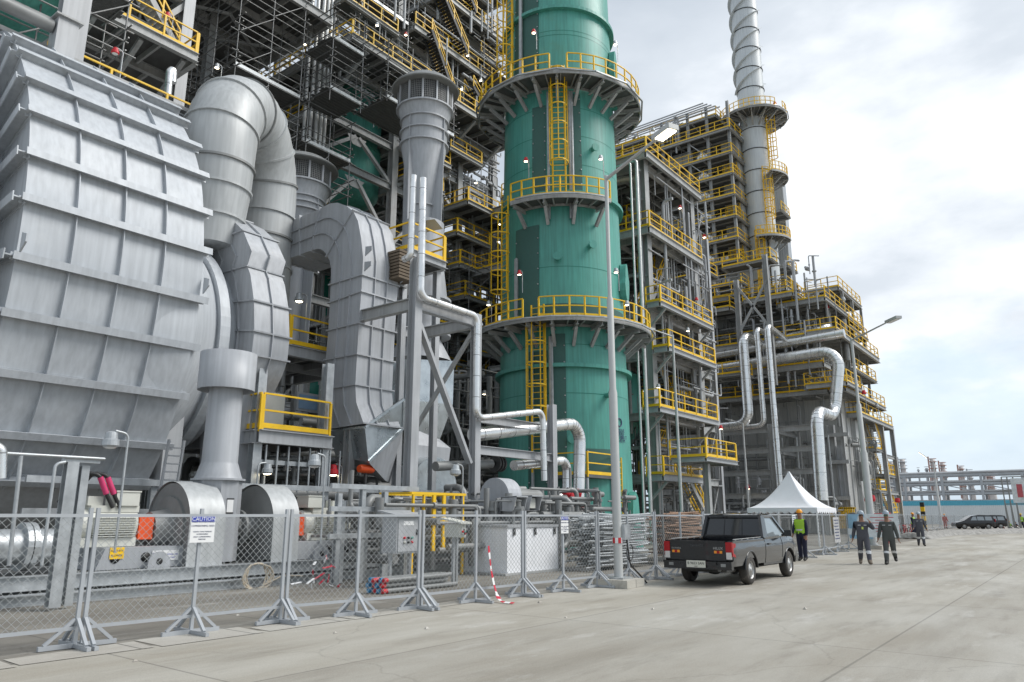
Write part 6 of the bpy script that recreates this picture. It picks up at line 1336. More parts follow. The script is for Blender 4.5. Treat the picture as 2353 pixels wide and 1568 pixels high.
# tailgate
b = MB(); b.lohi((-1.215, -.71, .60), (-1.175, .71, 1.045)); b.lohi((-1.235, -.70, 1.015), (-1.16, .70, 1.06)); b.lohi((-1.222, -.69, .62), (-1.2155, .69, .70)); tg = part('tailgate', b, 'car_black', t)
part('handle', MB().lohi((-1.235, -.17, .915), (-1.2155, .17, .975)), 'car_paint', tg)
part('badge_lettering', text_mb('TOYOTA', .06, (-1.219, .55, .87), (0, -1, 0), (0, 0, 1), .004), 'rim', tg); part('badge_lettering', text_mb('HILUX', .085, (-1.219, -.52, .885), (0, -1, 0), (0, 0, 1), .004), 'rim', tg)
for y in (.56, -.52):
    part('reflector', MB().lohi((-1.221, y - .10, .77), (-1.216, y + .10, .83)), 'reflector', tg); part('reflector_red', MB().lohi((-1.224, y - .035, .772), (-1.2215, y + .035, .828)), 'tail_red', tg)
for s_ in (1, -1):
    b = MB(); y0, y1 = s_ * .715, s_ * .868; b.lohi((-1.235, y0, .80), (-1.17, y1, 1.03)); b.add([(-1.235, y1, .80), (-1.235, y1, 1.03), (-1.0, y1 * 1.012, .99), (-1.05, y1 * 1.012, .66)], [(0, 1, 2, 3)]); b.lohi((-1.20, s_ * .845, .70), (-1.06, s_ * .873, 1.0)); tl = part('tail_light', b, 'tail_red', t)
    part('reverse_lens', MB().lohi((-1.232, s_ * .72, .64), (-1.172, s_ * .845, .797)), 'tail_white', tl); part('lamp_frame', MB().lohi((-1.17, s_ * .70, .60), (-1.13, s_ * .872, 1.04)), 'car_black', tl)
b = MB(); b.lohi((-1.30, -.86, .40), (-1.16, .86, .585)); b.lohi((-1.34, -.50, .50), (-1.16, .50, .58)); rb = part('rear_bumper', b, 'car_black', t)
for s_ in (1, -1): part('bumper_reflector', MB().lohi((-1.306, s_ * .60, .47), (-1.301, s_ * .72, .54)), 'pipe_grey', rb)
b = MB(); b.lohi((-1.352, -.24, .44), (-1.345, .24, .60)); pl = part('number_plate', b, 'plate', t); part('plate_lettering', text_mb('B 9653 SAN', .085, (-1.355, 0, .535), (0, -1, 0), (0, 0, 1), .003), 'black', pl); part('plate_lettering', text_mb('02.29', .035, (-1.355, 0, .465), (0, -1, 0), (0, 0, 1), .003), 'black', pl)
# cab above the belt line
zb, zr = 1.075, 1.63; B4 = [(1.13, .83), (3.10, .81)]; T4 = [(1.29, .735), (2.26, .70)]
rb_ = lambda s_, i: Vector((B4[i][0], s_ * B4[i][1], zb)); rt_ = lambda s_, i: Vector((T4[i][0], s_ * T4[i][1], zr))
b = MB(); k = .985
vs = [rb_(1, 0), rb_(1, 1), rb_(-1, 1), rb_(-1, 0), rt_(1, 0), rt_(1, 1), rt_(-1, 1), rt_(-1, 0)]; cc = Vector((2.0, 0, 1.3)); vs2 = [cc + (v - cc) * k for v in vs]
b.add([vs2[i] for i in (0, 4, 7, 3)], [(0, 1, 2, 3)]); part('rear_window', b, 'glass_dark', t)
b = MB(); b.add([vs2[i] for i in (1, 2, 6, 5)], [(0, 1, 2, 3)]); part('windscreen', b, 'glass_dark', t)
mat('side_glass', (.30, .34, .36), .05, .3, 0, spec=.9)
for fs, nm in (((0, 1, 5, 4), 'side_window'), ((2, 3, 7, 6), 'side_window')): b = MB(); b.add([vs2[i] for i in fs], [(0, 1, 2, 3)]); part(nm, b, 'side_glass' if fs[0] == 2 else 'glass_dark', t)
b = MB()
for s_ in (1, -1):
    b.bar(rb_(s_, 0), rt_(s_, 0), .15, .07, up=(0, s_, .3)); b.bar(rb_(s_, 1), rt_(s_, 1), .07, .06, up=(0, s_, .3)); b.bar(rt_(s_, 0), rt_(s_, 1), .06, .07); b.bar(rb_(s_, 0), rb_(s_, 1), .05, .06)
    m0, m1 = rb_(s_, 0).lerp(rb_(s_, 1), .10), rt_(s_, 0).lerp(rt_(s_, 1), .14); b.bar(m0, m1, .17, .05, up=(0, s_, .3))
b.bar(rt_(1, 0), rt_(-1, 0), .10, .07); b.bar(rt_(1, 1), rt_(-1, 1), .10, .05); b.bar(rb_(1, 0), rb_(-1, 0), .06, .14)
P = []; n = 8
for i in range(n + 1):
    x = T4[0][0] - .03 + (T4[1][0] - T4[0][0] + .06) * i / n; e_ = .03 * math.sin(math.pi * i / n)
    P += [(x, -.76, zr + .005), (x, -.66, zr + .04 + e_), (x, 0, zr + .065 + e_), (x, .66, zr + .04 + e_), (x, .76, zr + .005)]
b.add(P, [(i * 5 + j, (i + 1) * 5 + j, (i + 1) * 5 + j + 1, i * 5 + j + 1) for i in range(n) for j in range(4)], True); b.lohi((1.28, -.73, zr - .02), (2.27, .70, zr + .008)); part('cab_frame', b, 'car_paint', t)
for y in (-.25, .25): part('window_bar', MB().bar((1.14, y, zb + .03), (1.29, y * .95, zr - .05), .025, .02), 'car_black', t)
b = MB()
for y in (-.42, .05, .45): b.lohi((1.62, y - .2, 1.0), (1.76, y + .2, 1.42))
part('seat_back', b, 'seat_blue', t)
for s_ in (1, -1):
    m = MB(); m.tube([(2.62, s_ * .84, 1.12), (2.60, s_ * .98, 1.16)], .03, 8); m.lohi((2.55, s_ * .93, 1.10), (2.64, s_ * 1.12, 1.26)); m.lohi((2.64, s_ * .95, 1.12), (2.69, s_ * 1.10, 1.24)); mm = part('wing_mirror', m, 'car_black', t)
    sk = hl if s_ > 0 else hr; cc_ = min(sk, key=lambda c_: abs(c_[0][0] - 2.5)); d = MB(); d.tube([(q[0], q[1] + s_ * .002, q[2]) for q in cc_[1:]], .006, 5); part('door_gap', d, 'black', t)
    part('door_handle', MB().lohi((1.30, s_ * .888, .91), (1.48, s_ * .915, .945)), 'car_black', t)
    rl = MB(); rl.tube([(-.95, s_ * .80, 1.085), (1.0, s_ * .80, 1.105)], .012, 6); 
    for k in range(5): rl.bar((-.8 + k * .42, s_ * .80, 1.06), (-.8 + k * .42, s_ * .80, 1.09), .03, .03)
    part('bed_rail', rl, 'rim', t)
b = MB(); b.lohi((1.0, -.84, .40), (2.7, .84, .47)); part('sill', b, 'car_black', t); part('front_bumper', MB().lohi((3.92, -.78, .38), (4.14, .78, .66)), 'car_paint', t)

# far black car, seen from its side
def people_carrier(loc, rz, label):
    t = thing('parked_car', label, 'car', loc, rz, 'cars parked by the hoarding'); W = .9; ar = [(0, .33, .38), (2.75, .33, .38)]
    st = dense([(-.85, .95, .9), (-.7, 1.0, 1), (2.0, .98, 1), (3.0, .92, .98), (3.55, .80, .9), (3.7, .62, .8)]); b = MB(); g1 = side_skin(b, st, W, 1, ar, .30); g2 = side_skin(b, st, W, -1, ar, .30); cap_between(b, g1, g2); b.add([g1[0][0], g1[0][-1], g2[0][-1], g2[0][0]], [(0, 1, 2, 3)]); b.add([g1[-1][0], g1[-1][-1], g2[-1][-1], g2[-1][0]], [(0, 1, 2, 3)]); part('body', b, 'car_black', t)
    b = MB(); sec = [(-.85, .97, .80), (-.72, 1.60, .66), (-.3, 1.70, .66), (1.0, 1.72, .66), (1.75, 1.60, .64), (2.75, 1.0, .80)]
    vs = [(x, y * w_, z) for x, z, w_ in sec for y in (-1, 1)] + [(x, y * .84, .95) for x, z, w_ in sec for y in (-1, 1)]
    b.add(vs, [(2 * i, 2 * i + 2, 2 * i + 3, 2 * i + 1) for i in range(5)] + [(2 * i, 12 + 2 * i, 14 + 2 * i, 2 * i + 2) for i in range(5)] + [(2 * i + 1, 2 * i + 3, 15 + 2 * i, 13 + 2 * i) for i in range(5)] + [(0, 1, 13, 12)]); part('cabin', b, 'car_black', t)
    for s_ in (1, -1):
        for x0, x1 in ((-.55, .25), (.35, 1.15), (1.22, 1.95)): b = MB(); b.add([(x0, s_ * .835, 1.06), (x1, s_ * .835, 1.06), (min(x1, 1.62), s_ * .735, 1.52), (x0 + .06, s_ * .735, 1.52)], [(0, 1, 2, 3)]); part('side_window', b, 'side_glass', t)
        for x in (0, 2.75): wheel(t, x, s_ * .79, .33, .33, .2, s_)
        part('tail_light', MB().lohi((-.90, s_ * .62, .9), (-.80, s_ * .86, 1.25)), 'tail_red', t)
    return t
c = A(2273, 1209, z=0); people_carrier((112, A(2262, 1195, x=112).y, 0), R(118), 'black people carrier parked side on before the white hoarding')
people_carrier((117, A(2280, 1195, x=117).y - .5, 0), R(118), 'second dark car mostly hidden behind the black people carrier')

# bicycles
def bicycle(loc, rz, label):
    t = thing('bicycle', label, 'bicycle', loc, rz, 'red bicycles leaning by the second lamp post')
    for x in (0, 1.02):
        b = MB(); b.tube([(x + .33 * math.cos(R(a)), 0, .34 + .33 * math.sin(R(a))) for a in range(0, 360, 15)], .022, 6, closed=True); w2 = part('wheel', b, 'tyre', t); b = MB()
        for k in range(10): q = R(k * 36); b.bar((x, 0, .34), (x + .32 * math.cos(q), 0, .34 + .32 * math.sin(q)), .006, .006)
        part('spokes', b, 'rim', w2, kind='stuff')
    b = MB(); 
    for p, q in (((0, 0, .34), (.42, 0, .30)), ((0, 0, .34), (.34, 0, .72)), ((.42, 0, .30), (.32, 0, .80)), ((.42, 0, .30), (.88, 0, .78)), ((.34, 0, .72), (.86, 0, .82)), ((.84, 0, .95), (1.02, 0, .34))): b.tube([p, q], .022, 6)
    part('frame', b, 'red', t); part('saddle', MB().lathe([(0, -.04), (.09, -.02), (.10, .03), (0, .06)], (.30, 0, .86), 10), 'red', t)
    b = MB(); b.tube([(.84, -.26, 1.0), (.86, 0, .96), (.84, .26, 1.0)], .016, 6); part('handlebar', b, 'black', t); return t
bk = bicycle(tuple(A(2064, 1232, z=0)), R(200), 'red bicycle standing nearest the walking worker')
for i, (u, v) in enumerate(((2076, 1233), (2090, 1231))): dup(bk, tuple(A(u, v, z=0)), R(206 + i * 9), ['middle red bicycle of the leaning row', 'red bicycle at the far end of the leaning row'][i])

# ================================================================ PEOPLE
mat('coverall', (.075, .077, .092), .85, 0, .12, 6, bump=.25, bump_scale=14); mat('coverall_green', (.072, .078, .074), .85, 0, .12, 6, bump=.25, bump_scale=14); mat('navy', (.012, .014, .035), .85, 0, .15, 6); mat('boots', (.02, .018, .016), .6, 0, .2, 9); mat('boots_tan', (.16, .13, .10), .8, 0, .2, 9); mat('skin_tone', (.28, .15, .095), .55, 0, .08, 9); mat('hivis', (.33, .58, .04), .6, 0, .08, 4); mat('helmet_grey', (.36, .42, .47), .35, 0, .05, 5); mat('helmet_orange', (.85, .36, .02), .35, 0, .05, 5); mat('band_silver', (.62, .63, .64), .4, .2, .05, 5); mat('hair', (.012, .010, .009), .8, 0, .1, 9); mat('lens_green', (.02, .16, .13), .1, .3, 0); mat('shirt_red', (.45, .07, .05), .8, 0, .2, 5); mat('badge', (.55, .62, .12), .5, 0, 0)
FAT = {'hip': 1.22, 'torso': 1.20, 'leg': 1.34, 'arm': 1.30, 'boot': 1.25, 'head': 1.12, 'hand': 1.15}
def person(label, loc, rz, legs, arms, cloth='coverall', boots='boots', helmet='helmet_grey', vest=None, bands=True, glasses=None, badge=False, lean=0.0, head_yaw=0.0, k=1.0, sit=False, group=None):
    """one skinned body from a posed skeleton; local +x is where the person faces. legs/arms: [left, right]; leg = (swing, knee), arm = (swing, spread, elbow, in)"""
    V, E, Rr, TG = [], [], [], []
    def vert(p, r, tag): V.append(Vector(p)); r = r if isinstance(r, tuple) else (r, r); g_ = FAT.get(tag, 1.0); Rr.append((r[0] * g_, r[1] * g_)); TG.append(tag); return len(V) - 1
    hz = .93; 
    pel = vert((0, 0, hz), (.125, .155), 'hip')
    sp = vert((lean * .12, 0, hz + .17), (.112, .145), 'torso'); ch = vert((lean * .28, 0, hz + .36), (.122, .165), 'torso'); nb = vert((lean * .36, 0, hz + .50), (.065, .085), 'torso')
    nk = vert((lean * .38 + .01, 0, hz + .57), .055, 'head'); hd = vert((lean * .40 + .022, 0, hz + .67), (.082, .075), 'head'); ht = vert((lean * .40 + .012, 0, hz + .775), (.085, .078), 'head')
    E += [(pel, sp), (sp, ch), (ch, nb), (nb, nk), (nk, hd), (hd, ht)]
    ns = vert((lean * .40 + .118, .115 * math.sin(head_yaw), hz + .675), .012, 'head'); E.append((hd, ns))
    ank = []
    for s_, (sw, kn) in zip((1, -1), legs):
        a = R(sw); hp = Vector((0, s_ * .095, hz - .06)); th = .43; sh = .42
        kn_p = hp + Vector((math.sin(a) * th, s_ * .012, -math.cos(a) * th)); b_ = a - R(kn); an_p = kn_p + Vector((math.sin(b_) * sh, s_ * .0, -math.cos(b_) * sh))
        h_ = vert(hp, (.092, .098), 'leg'); m1 = vert(hp.lerp(kn_p, .5), .082, 'leg'); k_ = vert(kn_p, .066, 'leg'); m2 = vert(kn_p.lerp(an_p, .4), .068, 'leg'); n_ = vert(kn_p.lerp(an_p, .86), .058, 'leg'); a_ = vert(an_p + Vector((0, 0, .03)), .05, 'boot')
        ft = b_ * .55; heel = an_p + Vector((-.05 * math.cos(ft), 0, -.045 - .0)); toe = an_p + Vector((.19 * math.cos(ft), s_ * .03, -.045 + .19 * math.sin(-ft) * -1))
        hl_ = vert(heel, .042, 'boot'); mt = vert(heel.lerp(toe, .62), (.05, .04), 'boot'); te = vert(toe, (.04, .032), 'boot')
        E += [(pel, h_), (h_, m1), (m1, k_), (k_, m2), (m2, n_), (n_, a_), (a_, mt), (mt, te), (a_, hl_)]; ank.append(an_p)
    for s_, (sw, spd, el, inn) in zip((1, -1), arms):
        shp = Vector((lean * .32, s_ * .195, hz + .435)); a = R(sw); d_ = Vector((math.sin(a) * math.cos(R(spd)), s_ * math.sin(R(spd)), -math.cos(a) * math.cos(R(spd))))
        ep = shp + d_ * .285; a2 = a + R(el); sp2 = R(spd - inn); d2 = Vector((math.sin(a2) * math.cos(sp2), s_ * math.sin(sp2), -math.cos(a2) * math.cos(sp2))).normalized(); wp = ep + d2 * .245
        s0 = vert(shp, .072, 'arm'); m1 = vert(shp.lerp(ep, .55), .058, 'arm'); e0 = vert(ep, .05, 'arm'); m2 = vert(ep.lerp(wp, .6), .047, 'arm'); w0 = vert(wp, .034, 'hand')
        palm = vert(wp + d2 * .07, (.036, .024), 'hand'); E += [(ch, s0), (s0, m1), (m1, e0), (e0, m2), (m2, w0), (w0, palm)]
        fx_ = Vector((1, 0, 0)) - d2 * d2.x; fx_ = fx_.normalized() if fx_.length > .1 else Vector((0, 0, 1)); crl = d2.cross(fx_) * (-s_)
        for q, L in ((-.026, .058), (-.009, .072), (.009, .068), (.025, .052)):
            base = wp + d2 * .095 + fx_ * q; f0 = vert(base, .0095, 'hand'); f1 = vert(base + d2 * L * .6 + crl * .010, .0088, 'hand'); f2 = vert(base + d2 * L + crl * .035, .0075, 'hand'); E += [(palm, f0), (f0, f1), (f1, f2)]
        tb = vert(wp + d2 * .05 + fx_ * .045, .011, 'hand'); t2 = vert(wp + d2 * .095 + fx_ * .062 + crl * .012, .009, 'hand'); E += [(palm, tb), (tb, t2)]
    me = bpy.data.meshes.new('p'); me.from_pydata([tuple(v) for v in V], E, []); ob = bpy.data.objects.new('p', me); COL.objects.link(ob)
    sm = ob.modifiers.new('s', 'SKIN'); sm.use_smooth_shade = True
    if not me.skin_vertices: 
        bm = bmesh.new(); bm.from_mesh(me); bm.verts.layers.skin.verify(); bm.to_mesh(me); bm.free()
    for i, r in enumerate(Rr): me.skin_vertices[0].data[i].radius = r
    me.skin_vertices[0].data[pel].use_root = True
    su = ob.modifiers.new('u', 'SUBSURF'); su.levels = su.render_levels = 2
    dg = bpy.context.evaluated_depsgraph_get(); m2_ = bpy.data.meshes.new_from_object(ob.evaluated_get(dg)); bpy.data.objects.remove(ob); bpy.data.meshes.remove(me)
    m2_.name = 'person'; m2_.materials.clear()
    names = [cloth, boots, 'skin_tone', 'hair']
    for nme in names: m2_.materials.append(M[nme])
    zmin = min(v.co.z for v in m2_.vertices)
    segs = [(V[a], V[c], TG[a] if TG[a] in ('head', 'arm') else TG[c]) for a, c in E]
    tags = []
    for p in m2_.polygons:
        c = p.center; best, bt = 9, 'torso'
        for a, d, tg in segs:
            ab = d - a; f = max(0, min(1, (c - a).dot(ab) / max(1e-9, ab.length_squared))); q = (a + ab * f - c).length
            if q < best: best, bt = q, tg
        tags.append(bt); hxy = c - V[hd]
        p.material_index = {'boot': 1, 'hand': 2, 'head': 2}.get(bt, 0); p.use_smooth = True
        if bt == 'head' and (hxy.x < -.02 and hxy.z > -.03): p.material_index = 3
    root = bpy.data.objects.new('person', m2_); COL.objects.link(root); root.location = (loc[0], loc[1], loc[2] - zmin * k if len(loc) > 2 else -zmin * k); root.rotation_euler = (0, 0, rz); root.scale = (k, k, k); root['label'] = label; root['category'] = 'person'; ORG[root] = (0, 0, 0)
    if group: root['group'] = group
    def shell(name, sel, off, m):
        mb = MB(); vm = {}
        for p, tg in zip(m2_.polygons, tags):
            if sel(p.center, tg):
                f = []
                for vi in p.vertices:
                    if vi not in vm: v = m2_.vertices[vi]; vm[vi] = len(mb.v); mb.v.append(tuple(v.co + v.normal * off))
                    f.append(vm[vi])
                mb.f.append(tuple(f)); mb.sm.append(True); mb.mi.append(0)
        if mb.f: part(name, mb, m, root)
    if vest:
        shell('vest', lambda c, tg: tg in ('torso', 'hip', 'arm') and hz + .0 < c.z < hz + .53 and abs(c.y) < .19, .016, vest)
        EL = [(lean * .15 + .160 * math.cos(R(a)), .198 * math.sin(R(a))) for a in range(0, 360, 15)]; part('vest_band', MB().prism(EL, hz + .10, hz + .15, 'Z', True), 'band_silver', root)
    if bands:
        zk = hz - .06 - .43
        shell('leg_band', lambda c, tg: tg == 'leg' and .36 < c.z < .44, .008, 'band_silver'); shell('sleeve_band', lambda c, tg: tg == 'arm' and any((c - (V[a].lerp(V[d], .35))).length < .065 for a, d in E if TG[a] == 'arm' and TG[d] == 'arm' and abs(Rr[d][0] - .047) < .001), .008, 'band_silver')
    H = V[ht] + Vector((-.002, 0, -.02)); b = MB()
    b.lathe([(.112, 0), (.114, .03), (.104, .075), (.075, .115), (.035, .132), (0, .135)], H, 22); part('helmet', b, helmet, root) if helmet else None
    if helmet: b = MB(); b.add([tuple(H + Vector((math.cos(R(a)) * (.118 + .05 * max(0, math.cos(R(a)))), math.sin(R(a)) * .122, -.004))) for a in range(0, 360, 18)] + [tuple(H + Vector((math.cos(R(a)) * (.118 + .05 * max(0, math.cos(R(a)))), math.sin(R(a)) * .122, .008))) for a in range(0, 360, 18)], [tuple(range(19, -1, -1)), tuple(range(20, 40))] + [(i, (i + 1) % 20, 20 + (i + 1) % 20, 20 + i) for i in range(20)]); part('helmet_brim', b, helmet, root)
    ex = V[hd] + Vector((.078, 0, .035))
    if glasses: b = MB(); b.box(ex + Vector((.006, .034, 0)), (.02, .055, .035)); b.box(ex + Vector((.006, -.034, 0)), (.02, .055, .035)); b.box(ex + Vector((.01, 0, .008)), (.012, .03, .01)); part('sunglasses', b, glasses, root)
    else:
        b = MB()
        for y in (.03, -.03): b.box(ex + Vector((.0, y, 0)), (.012, .022, .012))
        part('eyes', b, 'hair', root)
    b = MB(); b.box(V[hd] + Vector((.083, 0, -.035)), (.012, .04, .008)); part('mouth', b, 'shirt_red', root)
    if badge: part('badge_card', MB().box((lean * .25 + .145, 0, hz + .28), (.01, .06, .085)), 'badge', root)
    c = V[ch]; b = MB(); b.bar((c.x + .125, -.14, c.z + .02), (c.x + .125, -.05, c.z + .02), .01, .02); b.bar((c.x + .125, .05, c.z + .02), (c.x + .125, .14, c.z + .02), .01, .02); part('chest_tape', b, 'band_silver', root) if bands and not vest else None
    return root
def face(loc, off=0): return math.atan2(-loc[1], -loc[0]) + R(off)
w1, w2 = A(1989, 1297, z=0), A(2048, 1297, z=0); gd = A(1846, 1289, z=0); w3 = A(2118, 1255, z=0); g2 = A(2102, 1236, z=0)
person('worker in grey coveralls with a hand raised to the ear, left of the walking pair', w1, face(w1, 6), [(24, 8), (-20, 14)], [(38, 34, 128, 58), (-18, 14, 22, 0)], glasses='black', badge=True, boots='boots_tan', head_yaw=.2)
person('worker in greenish grey coveralls with mirrored sunglasses, right of the walking pair', w2, face(w2, -5), [(-20, 34), (20, 6)], [(-8, 13, 14, 2), (6, 13, 14, 0)], cloth='coverall_green', glasses='lens_green', bands=True)
person('guard in navy uniform, green vest and orange helmet standing beside the pickup', gd, face(gd, -28), [(2, 0), (-2, 2)], [(4, 8, 12, 4), (12, 10, 26, 14)], cloth='navy', helmet='helmet_orange', vest='hivis', bands=False)
person('worker in grey coveralls walking behind the pair, beyond the lamp post', w3, face(w3, 6), [(14, 8), (-14, 18)], [(-18, 16, 16, 0), (16, 16, 22, 0)], bands=True)
person('far guard with green vest and orange helmet behind the walking worker', g2, face(g2, 70), [(3, 2), (-4, 4)], [(6, 8, 14, 0), (8, 8, 16, 0)], cloth='navy', helmet='helmet_orange', vest='hivis', bands=False)
mr = A(2173, 1215, z=0); person('man in red shirt and orange helmet standing left of the black car', mr, face(mr, 20), [(3, 0), (-3, 2)], [(10, 12, 30, 6), (6, 10, 24, 4)], cloth='shirt_red', helmet='helmet_orange', bands=False)
for i, (u, v, cl, hh, lb) in enumerate(((2270, 1207, 'shirt_red', 'helmet_orange', 'man crouching in shade just right of the cars'), (2302, 1207, 'shirt_red', 'helmet_orange', 'man in orange crouching before the hoarding'), (2318, 1207, 'navy', 'helmet_orange', 'man crouching left of another in dark clothes by the billboard'), (2332, 1207, 'navy', 'helmet_grey', 'man in dark clothes crouching behind the billboard posts'))):
    p = A(u, v, x=118); person(lb, (118, p.y, -.45), R(185 + i * 13), [(95, 118), (88, 120)], [(35, 10, 50, 10), (40, 12, 60, 12)], cloth=cl, helmet=hh, vest='hivis' if i == 2 else None, bands=False, lean=.25, sit=True, group='men resting before the hoarding')
p = A(2348, 1207, x=100); person('man in dark clothes and yellow helmet standing at the right picture edge', (100, p.y, 0), R(190), [(2, 0), (-2, 0)], [(5, 8, 12, 0), (5, 8, 12, 0)], cloth='navy', helmet='yellow', vest='hivis', bands=False)
# ================================================================ SMALL EQUIPMENT BEHIND THE FENCE
YT = 13.4
a, c = A(1140, 1325, y=YT), A(1286, 1300, y=YT); zt = A(1220, 1212, y=YT).z; mat('tank_white', (.86, .87, .89), .5, 0, .05, 1.2, streak=.06)
t = thing('storage_tank', 'white square tank behind the torn barrier tape', 'tank', (a.x, YT, 0)); xs_ = A(1165, 1260, y=YT).x; x0 = A(1150, 1260, y=YT).x
b = MB(); b.lohi((xs_, YT, .06), (c.x, YT + 1.6, zt)); part('tank_body', b, 'tank_white', t); part('rim', MB().lohi((xs_ - .04, YT - .04, zt + .003), (c.x + .04, YT + 1.64, zt + .07)), 'steel_light', t)
part('skid_beam', MB().lohi((xs_ - .2, YT - .1, .0), (c.x + .2, YT + 1.7, .057)), 'steel', t)
for k in range(3): x = xs_ + .3 + k * (c.x - xs_ - .6) / 2; part('lug', MB().lohi((x - .04, YT - .05, zt - .22), (x + .04, YT - .003, zt - .02)), 'dark', t)
t = thing('pump_skid', 'grey pump skid with vertical casing right behind the white tank', 'pump skid', (xs_, 15.2, 0)); p = A(1135, 1135, y=15.6)
b = MB(); b.lathe([(0, 0), (.62, 0), (.62, .7), (.3, .7), (.3, 1.0), (0, 1.0)], (p.x, 15.6, p.z - .1), 30, 'X', smooth=False); part('gear_casing', b, 'duct_paint', t); part('casing_foot', MB().lohi((p.x - .1, 15.0, .3), (p.x + .85, 16.2, p.z - .15)), 'duct_paint', t)
b = MB(); b.lathe([(0, 0), (.3, 0), (.3, 1.4), (.22, 1.5), (0, 1.5)], (p.x + 1.0, 15.6, p.z - .1), 24, 'X', smooth=False); part('drive_motor', b, 'pipe_grey', t); part('base', MB().lohi((p.x - 1, 14.9, .02), (p.x + 3.2, 16.3, .3)), 'steel', t)
for i, (u, v) in enumerate(((1183, 1158), (1218, 1156))):
    p = A(u, v, y=14.6); t = thing('instrument_shelter', ['left one of two grey sunshade boxes with transmitters', 'right one of two grey sunshade boxes with transmitters'][i], 'instrument', (p.x, 14.6, 0))
    b = MB(); b.prism([(14.45, p.z - .26), (14.95, p.z - .22), (14.95, p.z + .22), (14.30, p.z + .24), (14.30, p.z + .20), (14.9, p.z + .18), (14.9, p.z - .2)], p.x - .30, p.x + .30, 'X')
    for sx in (-.30, .27): b.prism([(14.45, p.z - .24), (14.93, p.z - .2), (14.93, p.z + .2), (14.32, p.z + .22)], p.x + sx, p.x + sx + .03, 'X')
    part('sunshade', b, 'steel_light', t); part('transmitter', MB().lohi((p.x - .15, 14.5, p.z - .17), (p.x + .15, 14.75, p.z + .15)), 'cream', t); part('stand', MB().bar((p.x, 14.8, .02), (p.x, 14.8, p.z - .2), .07, .07), 'galvanised', t)
# control cabinet
def cabinet(label, u0, u1, v0, v1, y, m='steel_light', legs=True):
    p, q = A(u0, v0, y=y), A(u1, v1, y=y); t = thing('control_cabinet', label, 'cabinet', (p.x, y, 0), group='control cabinets behind the fence'); z0, z1 = q.z, p.z
    part('cabinet_body', MB().lohi((p.x, y, z0), (q.x, y + .5, z1)), m, t); b = MB(); b.prism([(y - .12, z1 + .003), (y + .6, z1 + .12), (y + .6, z1 + .16), (y - .12, z1 + .04)], p.x - .08, q.x + .08, 'X'); part('roof', b, m, t)
    dd = part('door', MB().lohi((p.x + .04, y - .025, z0 + .04), (q.x - .04, y - .003, z1 - .04)), m, t); w_ = q.x - p.x; h = z1 - z0
    part('handle', MB().lohi((q.x - .14, y - .05, z0 + h * .5), (q.x - .10, y - .026, z0 + h * .65)), 'black', dd); part('name_plate', MB().lohi((p.x + w_ * .25, y - .032, z1 - .20), (p.x + w_ * .7, y - .026, z1 - .10)), 'white_plain', dd)
    for k in range(6): part('button', MB().lathe([(0, -.04), (.03, -.04), (.03, 0)], (p.x + w_ * (.3 + .16 * (k % 3)), y - .026, z0 + h * (.42 - .12 * (k // 3))), 10, 'Y'), ['red', 'black', 'green', 'cream', 'black', 'red'][k], dd)
    if legs:
        for x in (p.x + .06, q.x - .06): part('leg', MB().bar((x, y + .25, .02), (x, y + .25, z0), .07, .07), 'galvanised', t)
    return t
cabinet('larger grey control cabinet with sloped roof between second and third fence posts', 912, 962, 1188, 1270, 13.2); cabinet('small grey push button box on a stand left of the white tank', 1056, 1070, 1205, 1235, 12.4, 'cream')
# yellow valve frame
t = thing('valve_guard', 'yellow steel frame round valves behind the fence left of the white tank', 'frame', A(950, 1180, y=14.6)); pz = A(1000, 1135, y=14.6).z; xa, xb = A(942, 1180, y=14.6).x, A(1068, 1180, y=14.6).x
b = MB(); b.bar((xa, 14.6, pz), (xb, 14.6, pz), .07, .07); b.bar((xa, 15.8, pz), (xb, 15.8, pz), .07, .07)
for x in (xa, xb): b.bar((x, 14.6, pz), (x, 15.8, pz), .06, .06)
part('top_frame', b, 'yellow', t)
for k in range(6): x = xa + .1 + (xb - xa - .2) * k / 5; part('post', MB().bar((x, 14.6, .02 if k in (0, 5) else .7), (x, 14.6, pz - .04), .06 + .05 * (k in (2, 3)), .06), 'yellow', t)
part('mid_rail', MB().bar((xa, 14.6, pz - .75), (xb, 14.6, pz - .75), .05, .05), 'yellow', t)
# vertical channels and cable trays
t = thing('cable_rack', 'galvanised cable rack with upright channels behind the fence', 'cable rack', A(850, 1300, y=14.8)); yq = 14.8; xa, xb = A(775, 1200, y=yq).x, A(930, 1200, y=yq).x
for k in range(7): x = xa + (xb - xa) * k / 6; part('upright', MB().ibeam((x, yq + .3 * (k % 2), .02), (x, yq + .3 * (k % 2), A(800, [1135, 1150, 1120, 1165, 1128, 1140, 1150][k], y=yq).z), .12, .14), 'galvanised', t)
for z in (1.1, 1.75, 2.3): part('tray', MB().lohi((xa - .3, yq - .1, z), (xb + .4, yq - .02, z + .12)), 'galvanised', t)
t = thing('pipe_rack', 'long galvanised tray line and posts running behind the blowers', 'cable rack', (4, 19.6, 0)); zz = A(700, 1128, y=19.6).z
for z in (zz, zz - .75): part('tray', MB().lohi((7, 19.6, z), (24, 19.7, z + .16)), 'galvanised', t)
for k in range(9): x = 8.2 + k * 1.9; part('post', MB().ibeam((x, 19.8, .02), (x, 19.8, zz - .01), .16, .16), 'galvanised', t)
pipework('skid_pipework', 13, 22, 14.2, 18.5, .1, 2.1, 210, 71, .1); pipework('skid_pipework', 18.5, 27, 14.4, 18, .1, 2.6, 150, 72, .12)
